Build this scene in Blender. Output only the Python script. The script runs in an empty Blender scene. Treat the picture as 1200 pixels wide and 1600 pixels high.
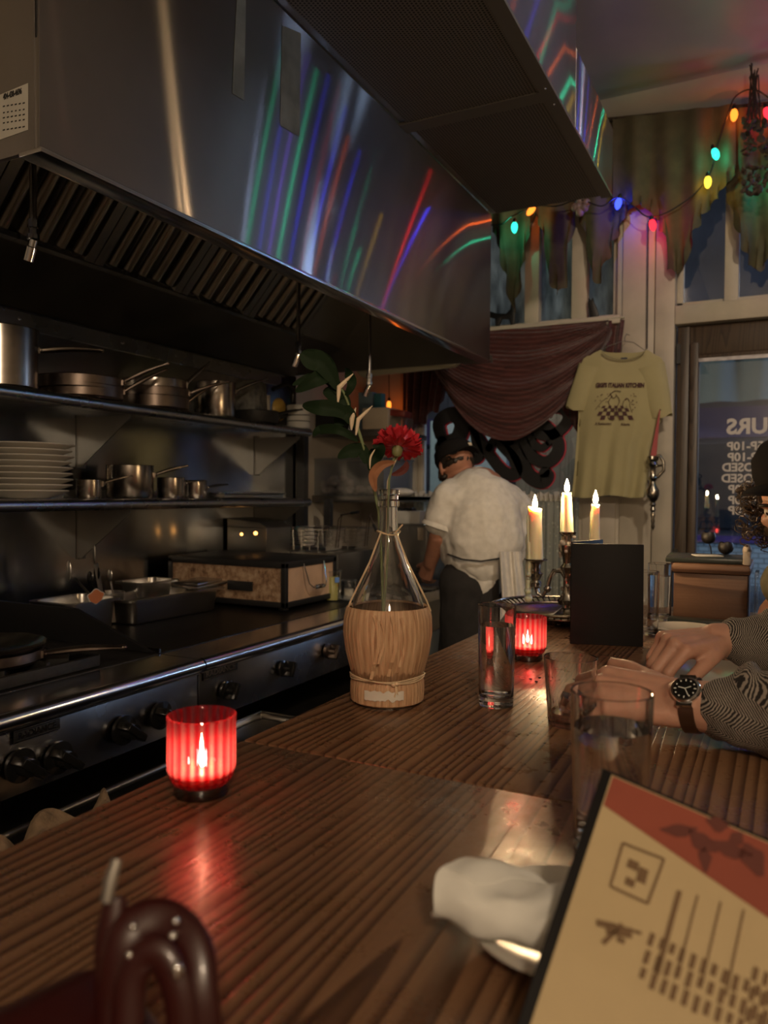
import bpy, bmesh, math, random
from math import sin, cos, pi, radians, sqrt, atan2
from mathutils import Vector, Matrix, Euler, noise
random.seed(7)
SC = bpy.context.scene
COL = SC.collection
V = Vector

# ------------------------------------------------------------------ camera
CAM_YAW, CAM_PITCH, CAM_ROLL, FPX = .4725, .0239, -.0074, 1200.0
CAM_LOC = V((0, 0, 1.38))
_f = V((-sin(CAM_YAW)*cos(CAM_PITCH), cos(CAM_YAW)*cos(CAM_PITCH), -sin(CAM_PITCH)))
_r = V((cos(CAM_YAW), sin(CAM_YAW), 0)); _d = _f.cross(_r)
_R = _r*cos(CAM_ROLL) + _d*sin(CAM_ROLL); _D = -_r*sin(CAM_ROLL) + _d*cos(CAM_ROLL)
cd = bpy.data.cameras.new('camera'); cam = bpy.data.objects.new('camera', cd); COL.objects.link(cam)
M3 = Matrix((_R, -_D, -_f)).transposed()
cam.matrix_world = Matrix.Translation(CAM_LOC) @ M3.to_4x4()
cd.sensor_fit = 'VERTICAL'; cd.sensor_height = 36; cd.sensor_width = 27; cd.lens = FPX*36/1600
cd.clip_start = .02
cd.dof.use_dof = True; cd.dof.focus_distance = 1.45; cd.dof.aperture_fstop = cd.lens/5.2
SC.camera = cam

# ------------------------------------------------------------------ world, lights, exposure
SC.view_settings.view_transform = 'Standard'; SC.view_settings.look = 'None'
SC.view_settings.gamma = 1; SC.view_settings.use_curve_mapping = False
SC.view_settings.exposure = 0.0
W = bpy.data.worlds.new('night'); SC.world = W; W.use_nodes = True
W.node_tree.nodes['Background'].inputs[0].default_value = (.10, .12, .17, 1)
W.node_tree.nodes['Background'].inputs[1].default_value = .16
try:
    SC.cycles.use_denoising = True
    SC.cycles.max_bounces = 12; SC.cycles.transparent_max_bounces = 24
    SC.cycles.transmission_bounces = 10; SC.cycles.sample_clamp_indirect = 4
    SC.cycles.sample_clamp_direct = 0
    SC.cycles.blur_glossy = .5
except Exception: pass

def light(name, kind, loc, power, col, size=.05, target=None, **kw):
    l = bpy.data.lights.new(name, kind); l.energy = power; l.color = col
    if kind == 'AREA':
        l.size = size; l.shape = kw.get('shape', 'SQUARE')
        if 'size_y' in kw: l.shape = 'RECTANGLE'; l.size_y = kw['size_y']
    else: l.shadow_soft_size = size
    if kind == 'SPOT': l.spot_size = kw.get('angle', 1.2); l.spot_blend = kw.get('blend', .6)
    o = bpy.data.objects.new(name, l); COL.objects.link(o); o.location = loc
    if target is not None:
        o.rotation_euler = (V(target)-V(loc)).to_track_quat('-Z', 'Y').to_euler()
    return o
WARM = (1, .70, .42); WARMW = (1, .80, .58)
light('ceiling_lamp_light', 'POINT', (.75, -1.0, 2.35), 76, (1, .77, .54), .10)
light('dining_lamp_light', 'SPOT', (.7, .9, 3.2), 120, WARMW, .07, (-1.35, 4.2, 1.3), angle=1.15, blend=.7)
light('street_lamp_light', 'POINT', (-3.0, 7.0, 3.6), 170, (1, .97, .90), .25)
light('far_street_lamp_light', 'POINT', (5.4, 7.2, 1.9), 260, (.50, .66, 1), .35)
light('near_street_lamp_light', 'POINT', (3.2, 7.1, 2.08), 300, (.55, .70, 1), .32)
light('corner_street_lamp_light', 'POINT', (4.7, 7.8, 3.7), 22, (.50, .60, 1), .9)

# ------------------------------------------------------------------ pixel <-> place
def ray(x, y): return _f + _R*((x-600)/FPX) + _D*((y-800)/FPX)
def at(x, y, ax, val):
    k = 'xyz'.index(ax); v = ray(x, y); return CAM_LOC + v*((val-CAM_LOC[k])/v[k])
def ad(x, y, d): return CAM_LOC + ray(x, y)*d

# ------------------------------------------------------------------ mesh builder
class MB:
    def __init__(s): s.bm = bmesh.new(); s.mi = 0
    def _tag(s, fs):
        for f in fs: f.material_index = s.mi
    def face(s, vs):
        try:
            f = s.bm.faces.new(vs); f.material_index = s.mi; return f
        except ValueError: return None
    def poly(s, pts): return s.face([s.bm.verts.new(p) for p in pts])
    def box(s, a, b):
        a = V(a); b = V(b); c = (a+b)/2; d = b-a
        return s.obox(c, (abs(d.x), abs(d.y), abs(d.z)))
    def obox(s, c, size, rot=None, taper=1.0):
        R_ = rot if rot is not None else Matrix.Identity(3)
        if isinstance(R_, (tuple, list)): R_ = Euler(R_).to_matrix()
        vs = []
        for z in (-.5, .5):
            t = taper if z > 0 else 1
            for x, y in ((-.5, -.5), (.5, -.5), (.5, .5), (-.5, .5)):
                vs.append(s.bm.verts.new(V(c) + R_ @ V((x*size[0]*t, y*size[1]*t, z*size[2]))))
        for f in ((3, 2, 1, 0), (4, 5, 6, 7), (0, 1, 5, 4), (1, 2, 6, 5), (2, 3, 7, 6), (3, 0, 4, 7)): s.face([vs[i] for i in f])
        return vs
    def lathe(s, prof, c=(0, 0, 0), seg=32, rot=None, fn=None, caps=True):
        R_ = rot if rot is not None else Matrix.Identity(3)
        if isinstance(R_, (tuple, list)): R_ = Euler(R_).to_matrix()
        rings = []
        for r, z in prof:
            if r < 1e-6: rings.append([s.bm.verts.new(V(c)+R_ @ V((0, 0, z)))]); continue
            ring = []
            for i in range(seg):
                a = 2*pi*i/seg; rr = r*((fn(a, z) if fn.__code__.co_argcount == 2 else fn(a, z, r)) if fn else 1)
                ring.append(s.bm.verts.new(V(c)+R_ @ V((rr*cos(a), rr*sin(a), z))))
            rings.append(ring)
        for A, B in zip(rings, rings[1:]):
            if len(A) == 1 and len(B) == 1: continue
            for i in range(seg):
                j = (i+1) % seg
                if len(A) == 1: s.face([A[0], B[j], B[i]])
                elif len(B) == 1: s.face([A[i], A[j], B[0]])
                else: s.face([A[i], A[j], B[j], B[i]])
        if caps:
            if len(rings[0]) > 1: s.face(rings[0][::-1])
            if len(rings[-1]) > 1: s.face(rings[-1])
    def tube(s, pts, r, seg=10, caps=True, closed=False, flat=1.0, up=None):
        pts = [V(p) for p in pts]; n = len(pts)
        rs = r if isinstance(r, (list, tuple)) else [r]*n
        rings = []; prev = None
        for i, p in enumerate(pts):
            if closed: t = pts[(i+1) % n]-pts[i-1]
            else: t = pts[min(i+1, n-1)]-pts[max(i-1, 0)]
            if t.length < 1e-9: t = V((0, 0, 1))
            t.normalize()
            if prev is None:
                ref = V(up) if up else (V((0, 0, 1)) if abs(t.z) < .9 else V((1, 0, 0)))
            else: ref = prev
            x = (ref - t*ref.dot(t))
            if x.length < 1e-6: x = V((1, 0, 0)) - t*t.x
            x.normalize(); y = t.cross(x); prev = x
            rings.append([s.bm.verts.new(p + x*cos(2*pi*k/seg)*rs[i]*flat + y*sin(2*pi*k/seg)*rs[i]) for k in range(seg)])
        m = n if closed else n-1
        for i in range(m):
            A, B = rings[i], rings[(i+1) % n]
            for k in range(seg): s.face([A[k], A[(k+1) % seg], B[(k+1) % seg], B[k]])
        if caps and not closed: s.face(rings[0][::-1]); s.face(rings[-1])
    def grid(s, fn, nu, nv, closed_u=False):
        g = [[s.bm.verts.new(fn(i/nu, j/nv)) for j in range(nv+1)] for i in range(nu+(0 if closed_u else 1))]
        n = len(g)
        for i in range(nu):
            for j in range(nv): s.face([g[i][j], g[(i+1) % n][j], g[(i+1) % n][j+1], g[i][j+1]])
        return g
    def slab(s, fn, nu, nv, th):
        """grid with thickness: fn(u,v) -> point, th = offset vector"""
        th = V(th)
        a = s.grid(fn, nu, nv); b = s.grid(lambda u, v: V(fn(u, v))+th, nu, nv)
        for i in range(nu): s.face([a[i][0], b[i][0], b[i+1][0], a[i+1][0]]); s.face([a[i+1][nv], b[i+1][nv], b[i][nv], a[i][nv]])
        for j in range(nv): s.face([a[0][j+1], b[0][j+1], b[0][j], a[0][j]]); s.face([a[nu][j], b[nu][j], b[nu][j+1], a[nu][j+1]])
    def ell(s, c, r, rot=None, seg=20, rings=12):
        prof = [(sin(pi*i/rings), -cos(pi*i/rings)) for i in range(rings+1)]
        prof[0] = (0, -1); prof[-1] = (0, 1)
        R_ = rot if rot is not None else Matrix.Identity(3)
        if isinstance(R_, (tuple, list)): R_ = Euler(R_).to_matrix()
        r = (r, r, r) if isinstance(r, (int, float)) else r
        S = Matrix.Diagonal(r)
        s.lathe(prof, c, seg, R_ @ S)
    def cap(s, a, b, ra, rb, seg=16):
        a = V(a); b = V(b); s.ell(a, ra, seg=seg, rings=8); s.ell(b, rb, seg=seg, rings=8)
        s.tube([a, b], [ra, rb], seg)
    def prism(s, pts, off):
        """planar polygon pts extruded by off"""
        off = V(off); a = [s.bm.verts.new(p) for p in pts]; b = [s.bm.verts.new(V(p)+off) for p in pts]
        s.face(a[::-1]); s.face(b)
        for i in range(len(a)):
            j = (i+1) % len(a); s.face([a[i], a[j], b[j], b[i]])
    def build(s, name, mat, parent=None, smooth=None, bevel=0, remesh=0, smooth_it=0, sub=0, weld=True):
        bm = s.bm
        bmesh.ops.recalc_face_normals(bm, faces=bm.faces)
        me = bpy.data.meshes.new(name); bm.to_mesh(me); bm.free()
        for m in (mat if isinstance(mat, (list, tuple)) else [mat]): me.materials.append(m)
        o = bpy.data.objects.new(name, me); COL.objects.link(o)
        if remesh:
            m = o.modifiers.new('remesh', 'REMESH'); m.mode = 'VOXEL'; m.voxel_size = remesh; m.use_smooth_shade = True
            if smooth_it: m = o.modifiers.new('smooth', 'SMOOTH'); m.iterations = smooth_it; m.factor = .5
            bake(o)
        if bevel:
            m = o.modifiers.new('bevel', 'BEVEL'); m.width = bevel; m.segments = 2; m.limit_method = 'ANGLE'; m.angle_limit = .6
            bake(o)
        if sub: m = o.modifiers.new('sub', 'SUBSURF'); m.levels = m.render_levels = sub; bake(o)
        me = o.data
        if smooth is None: smooth = True
        if smooth:
            me.shade_smooth()
            try: me.set_sharp_from_angle(angle=radians(38))
            except Exception: pass
        if parent is not None: attach(o, parent)
        return o

def bake(o):
    dg = bpy.context.evaluated_depsgraph_get(); dg.update()
    me = bpy.data.meshes.new_from_object(o.evaluated_get(dg)); old = o.data; mats = list(old.materials)
    o.modifiers.clear(); o.data = me
    if not me.materials:
        for m in mats: me.materials.append(m)
    bpy.data.meshes.remove(old)

def spl(P, n=6):
    P = [V(p) for p in P]; o = []
    for i in range(len(P)-1):
        a, b, c, d = P[max(i-1, 0)], P[i], P[i+1], P[min(i+2, len(P)-1)]
        for q in range(n):
            t = q/n; o.append(.5*((2*b)+(c-a)*t+(2*a-5*b+4*c-d)*t*t+(3*b-a-3*c+d)*t**3))
    o.append(P[-1]); return o
def attach(o, parent):
    o.parent = parent
    if parent.parent is None and parent.type == 'EMPTY': o.matrix_parent_inverse = Matrix.Translation(-V(parent.location))

def thing(name, label, cat, loc=(0, 0, 0), group=None):
    o = bpy.data.objects.new(name, None); COL.objects.link(o); o.location = loc; o.empty_display_size = .05
    return tag(o, label, cat, group)
def tag(o, label, cat, group=None):
    o['label'] = label; o['category'] = cat
    if group: o['group'] = group
    return o
def struct(o): o['kind'] = 'structure'; return o
def lab(o, t): o['label'] = t; return o
def dup(root, loc=None, rotz=None, label=None, scale=None):
    def cp(o, p):
        c = o.copy(); COL.objects.link(c)
        if p is not None: c.parent = p
        for ch in list(o.children): cp(ch, c)
        return c
    r = cp(root, None)
    if loc is not None: r.location = loc
    if rotz is not None: r.rotation_euler = (0, 0, rotz)
    if scale: r.scale = (scale,)*3 if isinstance(scale, (int, float)) else scale
    if label: r['label'] = label
    return r

def text(name, s, size, M, mat, parent, ext=.0006, bold=0.0, align='LEFT', sx=1.0):
    c = bpy.data.curves.new('t', 'FONT'); c.body = s; c.size = size; c.extrude = ext; c.align_x = align; c.align_y = 'CENTER'
    c.offset = bold*size; c.resolution_u = 3
    t = bpy.data.objects.new('t', c); COL.objects.link(t)
    dg = bpy.context.evaluated_depsgraph_get(); dg.update()
    me = bpy.data.meshes.new_from_object(t.evaluated_get(dg)); bpy.data.objects.remove(t)
    me.transform(Matrix.Diagonal((sx, 1, 1, 1))); me.transform(M)
    me.materials.clear(); me.materials.append(mat)
    o = bpy.data.objects.new(name, me); COL.objects.link(o)
    if parent is not None: attach(o, parent)
    return o
def frame(o, x, y):
    """matrix with origin o, text running along x, up along y"""
    x = V(x).normalized(); y = V(y); y = (y-x*y.dot(x)).normalized(); z = x.cross(y)
    m = Matrix((x, y, z)).transposed().to_4x4(); m.translation = o; return m

# ------------------------------------------------------------------ materials
MATS = {}
class N:
    """small node helper"""
    def __init__(s, name):
        s.m = bpy.data.materials.new(name); s.m.use_nodes = True; s.nt = s.m.node_tree; s.n = s.nt.nodes; s.l = s.nt.links
        s.b = s.n['Principled BSDF']; s.out = s.n['Material Output']; MATS[name] = s.m
    def new(s, t, **kw):
        n = s.n.new(t)
        for k, v in kw.items():
            if k.startswith('_'): setattr(n, k[1:], v)
            else: s.set(n.inputs[k.replace('__', ' ')], v)
        return n
    def set(s, inp, v):
        if isinstance(v, bpy.types.NodeSocket): s.l.new(v, inp)
        else:
            if isinstance(v, tuple) and len(v) == 3 and inp.type == 'RGBA': v = (*v, 1)
            inp.default_value = v
    def p(s, **kw):
        for k, v in kw.items(): s.set(s.b.inputs[k.replace('__', ' ')], v)
        return s
    def coord(s, scale=(1, 1, 1), kind='Object', rot=(0, 0, 0)):
        tc = s.new('ShaderNodeTexCoord'); mp = s.new('ShaderNodeMapping', Vector=tc.outputs[kind]); mp.inputs['Scale'].default_value = scale; mp.inputs['Rotation'].default_value = rot
        return mp.outputs[0]
    def noise(s, vec, scale, detail=3, rough=.5, dist=0):
        n = s.new('ShaderNodeTexNoise', Vector=vec, Scale=scale, Detail=detail, Roughness=rough, Distortion=dist); return n.outputs['Fac']
    def math(s, op, a, b=0.0, c=0.0, clamp=False):
        n = s.new('ShaderNodeMath', _operation=op, _use_clamp=clamp)
        s.set(n.inputs[0], a); s.set(n.inputs[1], b); s.set(n.inputs[2], c); return n.outputs[0]
    def ramp(s, fac, stops, interp='LINEAR'):
        r = s.new('ShaderNodeValToRGB', Fac=fac); r.color_ramp.interpolation = interp; e = r.color_ramp.elements
        while len(e) < len(stops): e.new(.5)
        for q, (pos, c) in zip(e, stops): q.position = pos; q.color = (*c, 1) if len(c) == 3 else c
        return r.outputs[0]
    def mix(s, f, a, b):
        n = s.new('ShaderNodeMix', _data_type='RGBA'); s.set(n.inputs[0], f); s.set(n.inputs[6], a); s.set(n.inputs[7], b); return n.outputs[2]
    def bump(s, h, strength=.3, dist=.01):
        n = s.new('ShaderNodeBump', Height=h, Strength=strength, Distance=dist); s.set(s.b.inputs['Normal'], n.outputs[0]); return n
    def sep(s, vec): return s.new('ShaderNodeSeparateXYZ', Vector=vec).outputs

def plain(name, col, rough=.5, metal=0.0, nscale=0, namt=.25, bump=0, bscale=40, spec=.5, coat=0, **kw):
    if name in MATS: return MATS[name]
    k = N(name); k.p(Roughness=rough, Metallic=metal); k.b.inputs['Specular IOR Level'].default_value = spec
    if coat: k.b.inputs['Coat Weight'].default_value = coat; k.b.inputs['Coat Roughness'].default_value = .1
    if nscale:
        f = k.noise(k.coord(), nscale, 4); c2 = tuple(c*(1-namt) for c in col); c1 = tuple(min(1, c*(1+namt)) for c in col)
        k.p(**{'Base__Color': k.ramp(f, [(.3, c2), (.7, c1)])})
    else: k.p(**{'Base__Color': col})
    if bump: k.bump(k.noise(k.coord(), bscale, 4), bump, .004)
    for a, b in kw.items(): k.p(**{a: b})
    return k.m
def steel(name, col=(.55, .55, .55), rough=.25, aniso=0, tan=(0, 0, 1), stain=.3, sscale=3, brush=None, bump=0, fine=0):
    k = N(name); k.p(Metallic=1.0)
    f = k.noise(k.coord(), sscale, 5, .6)
    k.p(**{'Base__Color': k.ramp(f, [(.25, tuple(c*(1-stain) for c in col)), (.75, col)])})
    g = k.noise(k.coord(brush or (1, 1, 1)), 8, 3)
    k.p(Roughness=k.math('ADD', k.math('MULTIPLY', g, rough*.5), rough*.75))
    if aniso:
        k.b.inputs['Anisotropic'].default_value = aniso
        cx = k.new('ShaderNodeCombineXYZ', X=tan[0], Y=tan[1], Z=tan[2]); k.l.new(cx.outputs[0], k.b.inputs['Tangent'])
    if bump: k.bump(k.noise(k.coord(), 2.2, 2), bump, .02)
    if fine: k.bump(k.noise(k.coord((1, .004, 1)), 700, 2), fine, .0008)
    return k.m
def emit(name, col, st):
    k = N(name); k.p(**{'Base__Color': col, 'Emission__Color': col, 'Emission__Strength': st}); return k.m
def glass(name, col=(1, 1, 1), rough=0.0, ior=1.45):
    k = N(name); k.p(**{'Base__Color': col, 'Roughness': rough, 'IOR': ior, 'Transmission__Weight': 1.0}); return k.m
def thinglass(name, tint=(1, 1, 1), gl=.12, rough=.03, trans=0, tcol=(1, 1, 1)):
    k = N(name); tr = k.new('ShaderNodeBsdfTransparent', Color=tint); g = k.new('ShaderNodeBsdfGlossy', Color=(1, 1, 1), Roughness=rough)
    fr = k.new('ShaderNodeFresnel', IOR=1.45); m = k.new('ShaderNodeMixShader'); k.l.new(k.math('ADD', fr.outputs[0], gl-.04, clamp=True), m.inputs[0])
    k.l.new(tr.outputs[0], m.inputs[1]); k.l.new(g.outputs[0], m.inputs[2]); o = m
    if trans:
        t = k.new('ShaderNodeBsdfTranslucent', Color=tcol); m2 = k.new('ShaderNodeMixShader', Fac=trans)
        k.l.new(m.outputs[0], m2.inputs[1]); k.l.new(t.outputs[0], m2.inputs[2]); o = m2
    k.l.new(o.outputs[0], k.out.inputs[0]); return k.m

def wood(name, dark, mid, light_, along='y', rings=34, rough=.35, bump=.35, scale=1.0, coat=0.0, wear=0, amp=None):
    k = N(name)
    sc = {'y': (1, .11, 1), 'x': (.16, 1, 1), 'z': (1, 1, .16)}[along]
    base = k.coord(tuple(c*scale for c in sc))
    X = k.sep(k.coord((scale,)*3)); ax = X[{'y': 0, 'x': 1, 'z': 0}[along]]
    warp = k.noise(base, 3.2, 2, .45, .2)
    fine = k.noise(k.coord(tuple(c*scale for c in {'y': (1, .03, 1), 'x': (.03, 1, 1), 'z': (1, 1, .03)}[along])), 160, 4, .6)
    ph = k.math('ADD', k.math('MULTIPLY', ax, rings), k.math('MULTIPLY', warp, amp if amp else rings*.62))
    one = k.new('ShaderNodeCombineXYZ', X=ax); ph = k.math('ADD', ph, k.math('MULTIPLY', k.noise(one.outputs[0], 9, 2), 7.0))
    fr = k.math('FRACT', ph)
    band = k.ramp(fr, [(0, (.95,)*3), (.40, (.85,)*3), (.72, (.40,)*3), (.88, (.08,)*3), (.95, (.15,)*3), (1, (.95,)*3)])
    v = k.math('ADD', k.math('MULTIPLY', band, .72), k.math('MULTIPLY', fine, .35))
    big = k.noise(k.coord((1, .5, 1)), 3, 3)
    c = k.ramp(v, [(.12, dark), (.5, mid), (.92, light_)])
    c = k.mix(k.math('MULTIPLY', big, .55), c, tuple(x*.45 for x in mid))
    k.p(**{'Base__Color': c})
    if wear:
        w = k.noise(k.coord(), 22, 5, .7); k.p(Roughness=k.ramp(w, [(.35, (rough*.75,)*3), (.7, (rough*1.6,)*3)]))
    else: k.p(Roughness=rough)
    if coat: k.b.inputs['Coat Weight'].default_value = coat; k.b.inputs['Coat Roughness'].default_value = .18
    h = k.math('ADD', k.math('MULTIPLY', band, .22), k.math('MULTIPLY', k.noise(k.coord((1, .3, 1) if along == 'y' else (1, 1, 1)), 55, 4, .6), .55))
    h = k.math('ADD', h, k.math('MULTIPLY', fine, .3))
    k.bump(h, bump, .0022)
    return k.m
# steels
def brushed(name, col, stain, sscale):
    k = N(name); f = k.noise(k.coord(), sscale, 5, .6); c = k.ramp(f, [(.25, tuple(x*(1-stain) for x in col)), (.75, col)])
    cx = k.new('ShaderNodeCombineXYZ', X=.12, Y=1.0, Z=0.0); g1 = k.new('ShaderNodeBsdfAnisotropic', Color=c, Roughness=.20, Anisotropy=.89); k.l.new(cx.outputs[0], g1.inputs['Tangent'])
    g2 = k.new('ShaderNodeBsdfAnisotropic', Color=c, Roughness=.50, Anisotropy=.2); k.l.new(cx.outputs[0], g2.inputs['Tangent'])
    mx = k.new('ShaderNodeMixShader', Fac=.30); k.l.new(g1.outputs[0], mx.inputs[1]); k.l.new(g2.outputs[0], mx.inputs[2]); k.l.new(mx.outputs[0], k.out.inputs[0]); return k.m
m_hood = brushed('hood_steel', (.47, .445, .43), .25, 1.6)
m_hoodin = steel('hood_inner_steel', (.30, .29, .27), .42, 0, stain=.35, sscale=2)
m_wallsteel = steel('backsplash_steel', (.52, .54, .55), .17, .75, (0, 0, 1), .45, 2.5, bump=.10)
m_shelf = steel('shelf_steel', (.50, .51, .52), .28, 0, stain=.3)
m_range = steel('range_steel', (.56, .55, .55), .26, .6, (0, 0, 1), .45, 5)
m_rail = steel('range_rail_steel', (.66, .66, .68), .2, 0, stain=.2, sscale=4)
m_pan = steel('cookware_steel', (.50, .45, .40), .24, 0, stain=.5, sscale=14)
m_pandark = steel('burnt_pan_steel', (.24, .19, .16), .38, 0, stain=.6, sscale=12)
m_chrome = steel('polished_chrome', (.8, .8, .8), .10, 0, stain=.1)
m_silver = steel('tarnished_silver', (.52, .47, .40), .25, 0, stain=.55, sscale=40)
m_hotel = steel('hotel_pan_steel', (.62, .60, .57), .30, 0, stain=.2, sscale=6)
m_black = plain('black_paint', (.012, .012, .013), .45, 0, bump=.05)
m_blackgloss = plain('black_plastic', (.01, .01, .01), .18)
m_iron = plain('cast_iron', (.018, .017, .016), .6, .3, nscale=20, bump=.4, bscale=60)
m_griddle = plain('griddle_plate', (.02, .018, .016), .38, .6, nscale=9, bump=.1)
m_counter = wood('bar_top_wood', (.024, .0095, .004), (.130, .062, .031), (.285, .155, .080), 'y', 66, .30, .55, 1.0, .10, 1, amp=17)
m_doorwood = wood('dark_door_wood', (.020, .012, .007), (.055, .034, .020), (.085, .054, .032), 'z', 40, .4, .3)
m_boxwood = wood('old_box_wood', (.045, .018, .010), (.120, .056, .030), (.20, .105, .062), 'x', 30, .55, .5)
m_board = wood('pale_board_wood', (.36, .34, .25), (.52, .50, .38), (.62, .60, .48), 'x', 20, .6, .2)
m_white = plain('aged_white_paint', (.46, .41, .33), .5, 0, 6, .12, .15, 30)
m_ceil = plain('ceiling_paint', (.40, .37, .31), .45, 0, 3, .1, .12, 8)
m_beige = plain('beige_wall_paint', (.42, .37, .30), .6, 0, 4, .1)
m_floor = plain('dark_floor', (.03, .026, .022), .5, 0, 5, .3)
m_china = plain('glazed_china', (.66, .63, .56), .16, 0, 9, .06)
m_wax = N('candle_wax').p(**{'Base__Color': (.85, .72, .48), 'Roughness': .4, 'Subsurface__Weight': .6, 'Subsurface__Radius': (.02, .01, .005), 'Subsurface__Scale': 1.0}).m
m_flame = emit('candle_flame', (1, .66, .33), 700)
m_flamev = emit('votive_flame', (1, .62, .32), 420)
m_wick = plain('wick', (.02, .015, .01), .9)
m_glass = glass('clear_glass')
m_thin = thinglass('thin_clear_glass', (.96, .97, .95), .06)
m_plast = thinglass('cloudy_plastic', (.90, .92, .93), .10, .12, .12, (.6, .65, .7))
m_water = glass('water', (1, 1, 1), 0, 1.33)
m_skin = plain('skin', (.50, .27, .19), .5, 0, 30, .10, .15, 220, spec=.4, Subsurface__Weight=.15)
m_skin2 = plain('skin_tan', (.36, .17, .11), .5, 0, 30, .12, .12, 220, spec=.4)
m_cloth = plain('white_cotton', (.66, .63, .58), .85, 0, 40, .08, .3, 300)
m_napkin = plain('napkin_cotton', (.66, .65, .60), .8, 0, 0, 0, .2, 60)
m_darkcloth = plain('dark_trouser_cloth', (.020, .018, .018), .9, 0, 30, .2)
m_olive = plain('olive_cotton', (.16, .15, .09), .85, 0, 40, .15, .2, 200)
m_paper = plain('cardboard_print', (.52, .44, .33), .7, 0, 8, .1)
m_hair = plain('dark_hair', (.022, .015, .010), .45, 0, 60, .5, .5, 120)
# ================================================================== STRUCTURE
YF, XW = 4.2, -2.3          # facade plane, kitchen wall plane
def sbox(name, a, b, m, bevel=0):
    k = MB(); k.box(a, b); return struct(k.build(name, m, bevel=bevel))
sbox('floor', (-2.6, -1.6, -.05), (2.2, YF+.12, 0), m_floor)
sbox('ceiling', (-2.6, -1.6, 3.42), (2.2, YF+.12, 3.5), m_ceil)
sbox('wall_left', (XW-.12, -1.6, 0), (XW, 3.45, 3.42), m_beige)
sbox('wall_left_far', (XW-.12, 3.45, 0), (XW, YF, 3.42), m_beige)
sbox('wall_back', (-2.6, -1.72, 0), (2.2, -1.6, 3.42), m_beige)
sbox('wall_right', (2.1, -1.6, 0), (2.2, YF, 3.42), m_beige)
k = MB(); k.box((XW, .2, .90), (XW+.004, 3.45, 2.0)); bs = struct(k.build('trim_backsplash', m_wallsteel))
k = MB(); k.box((XW+.004, .2, 1.93), (XW+.012, 3.3, 1.985))
for y in (1.05, 1.35, 1.76, 2.22, 2.52, 2.9): k.lathe([(.006, 0), (.006, .004), (0, .006)], (XW+.012, y, 1.962), 10, (0, pi/2, 0))
struct(k.build('trim_backsplash_cap', m_shelf))

# facade: built as bays between openings
def fx(x, y=500): return at(x, y, 'y', YF).x
def fz(x, y): return at(x, y, 'y', YF).z
XL, XP0, XP1 = -1.93, -.735, -.475       # main window left edge, pillar edges
sbox('wall_front_left', (XW, YF, 0), (XL-.06, YF+.12, 3.42), m_beige)
sbox('wall_front_sill', (XL-.06, YF, 0), (XP0, YF+.12, .78), m_white)
sbox('wall_front_top', (XL-.06, YF, 3.22), (2.1, YF+.12, 3.42), m_white)
sbox('trim_1', (XL-.06, YF-.03, .74), (XL, YF+.11, 3.22), m_white, .004)          # white post left of the main window
k = MB(); k.box((XP0, YF-.05, 0), (XP1-.10, YF+.12, 3.3)); k.box((XP1-.095, YF-.06, 0), (XP1, YF+.12, 3.3)); k.box((XP0-.03, YF-.03, .8), (XP0, YF+.1, 3.22))
struct(k.build('trim_2', m_white, bevel=.004))                                    # painted pillar
k = MB(); k.box((XL, YF-.10, 2.27), (XP0, YF+.1, 2.315)); struct(k.build('trim_3', m_white, bevel=.006))  # ledge
sbox('trim_4', (XP1, YF-.06, 2.245), (2.1, YF+.1, 2.34), m_white, .006)           # door header
# panelling under the T-shirt
k = MB(); k.box((-.95, YF-.035, .6), (XP0, YF-.005, 1.375)); k.box((-.93, YF-.045, .62), (-.755, YF-.034, 1.0)); k.box((-.93, YF-.045, 1.03), (-.755, YF-.034, 1.34))
struct(k.build('trim_5', m_white, bevel=.004))
# crown
k = MB(); k.prism([(XL-.3, YF, 3.42), (XL-.3, YF-.12, 3.42), (XL-.3, YF-.09, 3.36), (XL-.3, YF-.02, 3.30), (XL-.3, YF, 3.30)], (3.4, 0, 0)); struct(k.build('trim_6', m_ceil))
# windows: transom panes + mullions
kk = N('frosted_pane')
st = kk.noise(kk.coord((1, 1, .25)), 16, 5, .65)
tl = kk.new('ShaderNodeBsdfTranslucent', Color=kk.ramp(st, [(.3, (.11, .12, .12)), (.7, (.50, .52, .49))]))
gl = kk.new('ShaderNodeBsdfGlossy', Color=(.5, .55, .55), Roughness=.3)
mm = kk.new('ShaderNodeMixShader', Fac=.15); kk.l.new(tl.outputs[0], mm.inputs[1]); kk.l.new(gl.outputs[0], mm.inputs[2]); kk.l.new(mm.outputs[0], kk.out.inputs[0]); m_frost = kk.m
def window(n, x0, x1, z0, z1, mull, m, fr=.03):
    w = MB(); 
    w.box((x0, YF+.02, z0), (x0+fr, YF+.08, z1)); w.box((x1-fr, YF+.02, z0), (x1, YF+.08, z1)); w.box((x0, YF+.02, z0), (x1, YF+.08, z0+fr)); w.box((x0, YF+.02, z1-fr), (x1, YF+.08, z1))
    for a, b in mull: w.box((a, YF-.01, z0), (b, YF+.09, z1))
    o = struct(w.build('window_%d' % n, m_white, bevel=.003)); g = MB(); g.box((x0+fr*.5, YF+.045, z0+.01), (x1-fr*.5, YF+.051, z1-.01))
    p = g.build('pane', m, o); return o
window(1, XL, XP0-.03, 2.315, 3.22, [(fx(820), fx(842)), (fx(893), fx(917))], m_frost)
m_night = thinglass('window_glass', (.80, .85, .88), .10, .01)
window(2, XL, XP0-.03, .78, 2.27, [], m_night)
window(3, XP1, 1.2, 2.34, 3.22, [(fx(1131), fx(1153)), (.62, .68)], m_night)
sbox('wall_front_right', (.78, YF, 0), (2.1, YF+.12, .78), m_white)
window(4, .80, 2.1, .78, 2.245, [(1.42, 1.46)], m_night)
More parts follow.
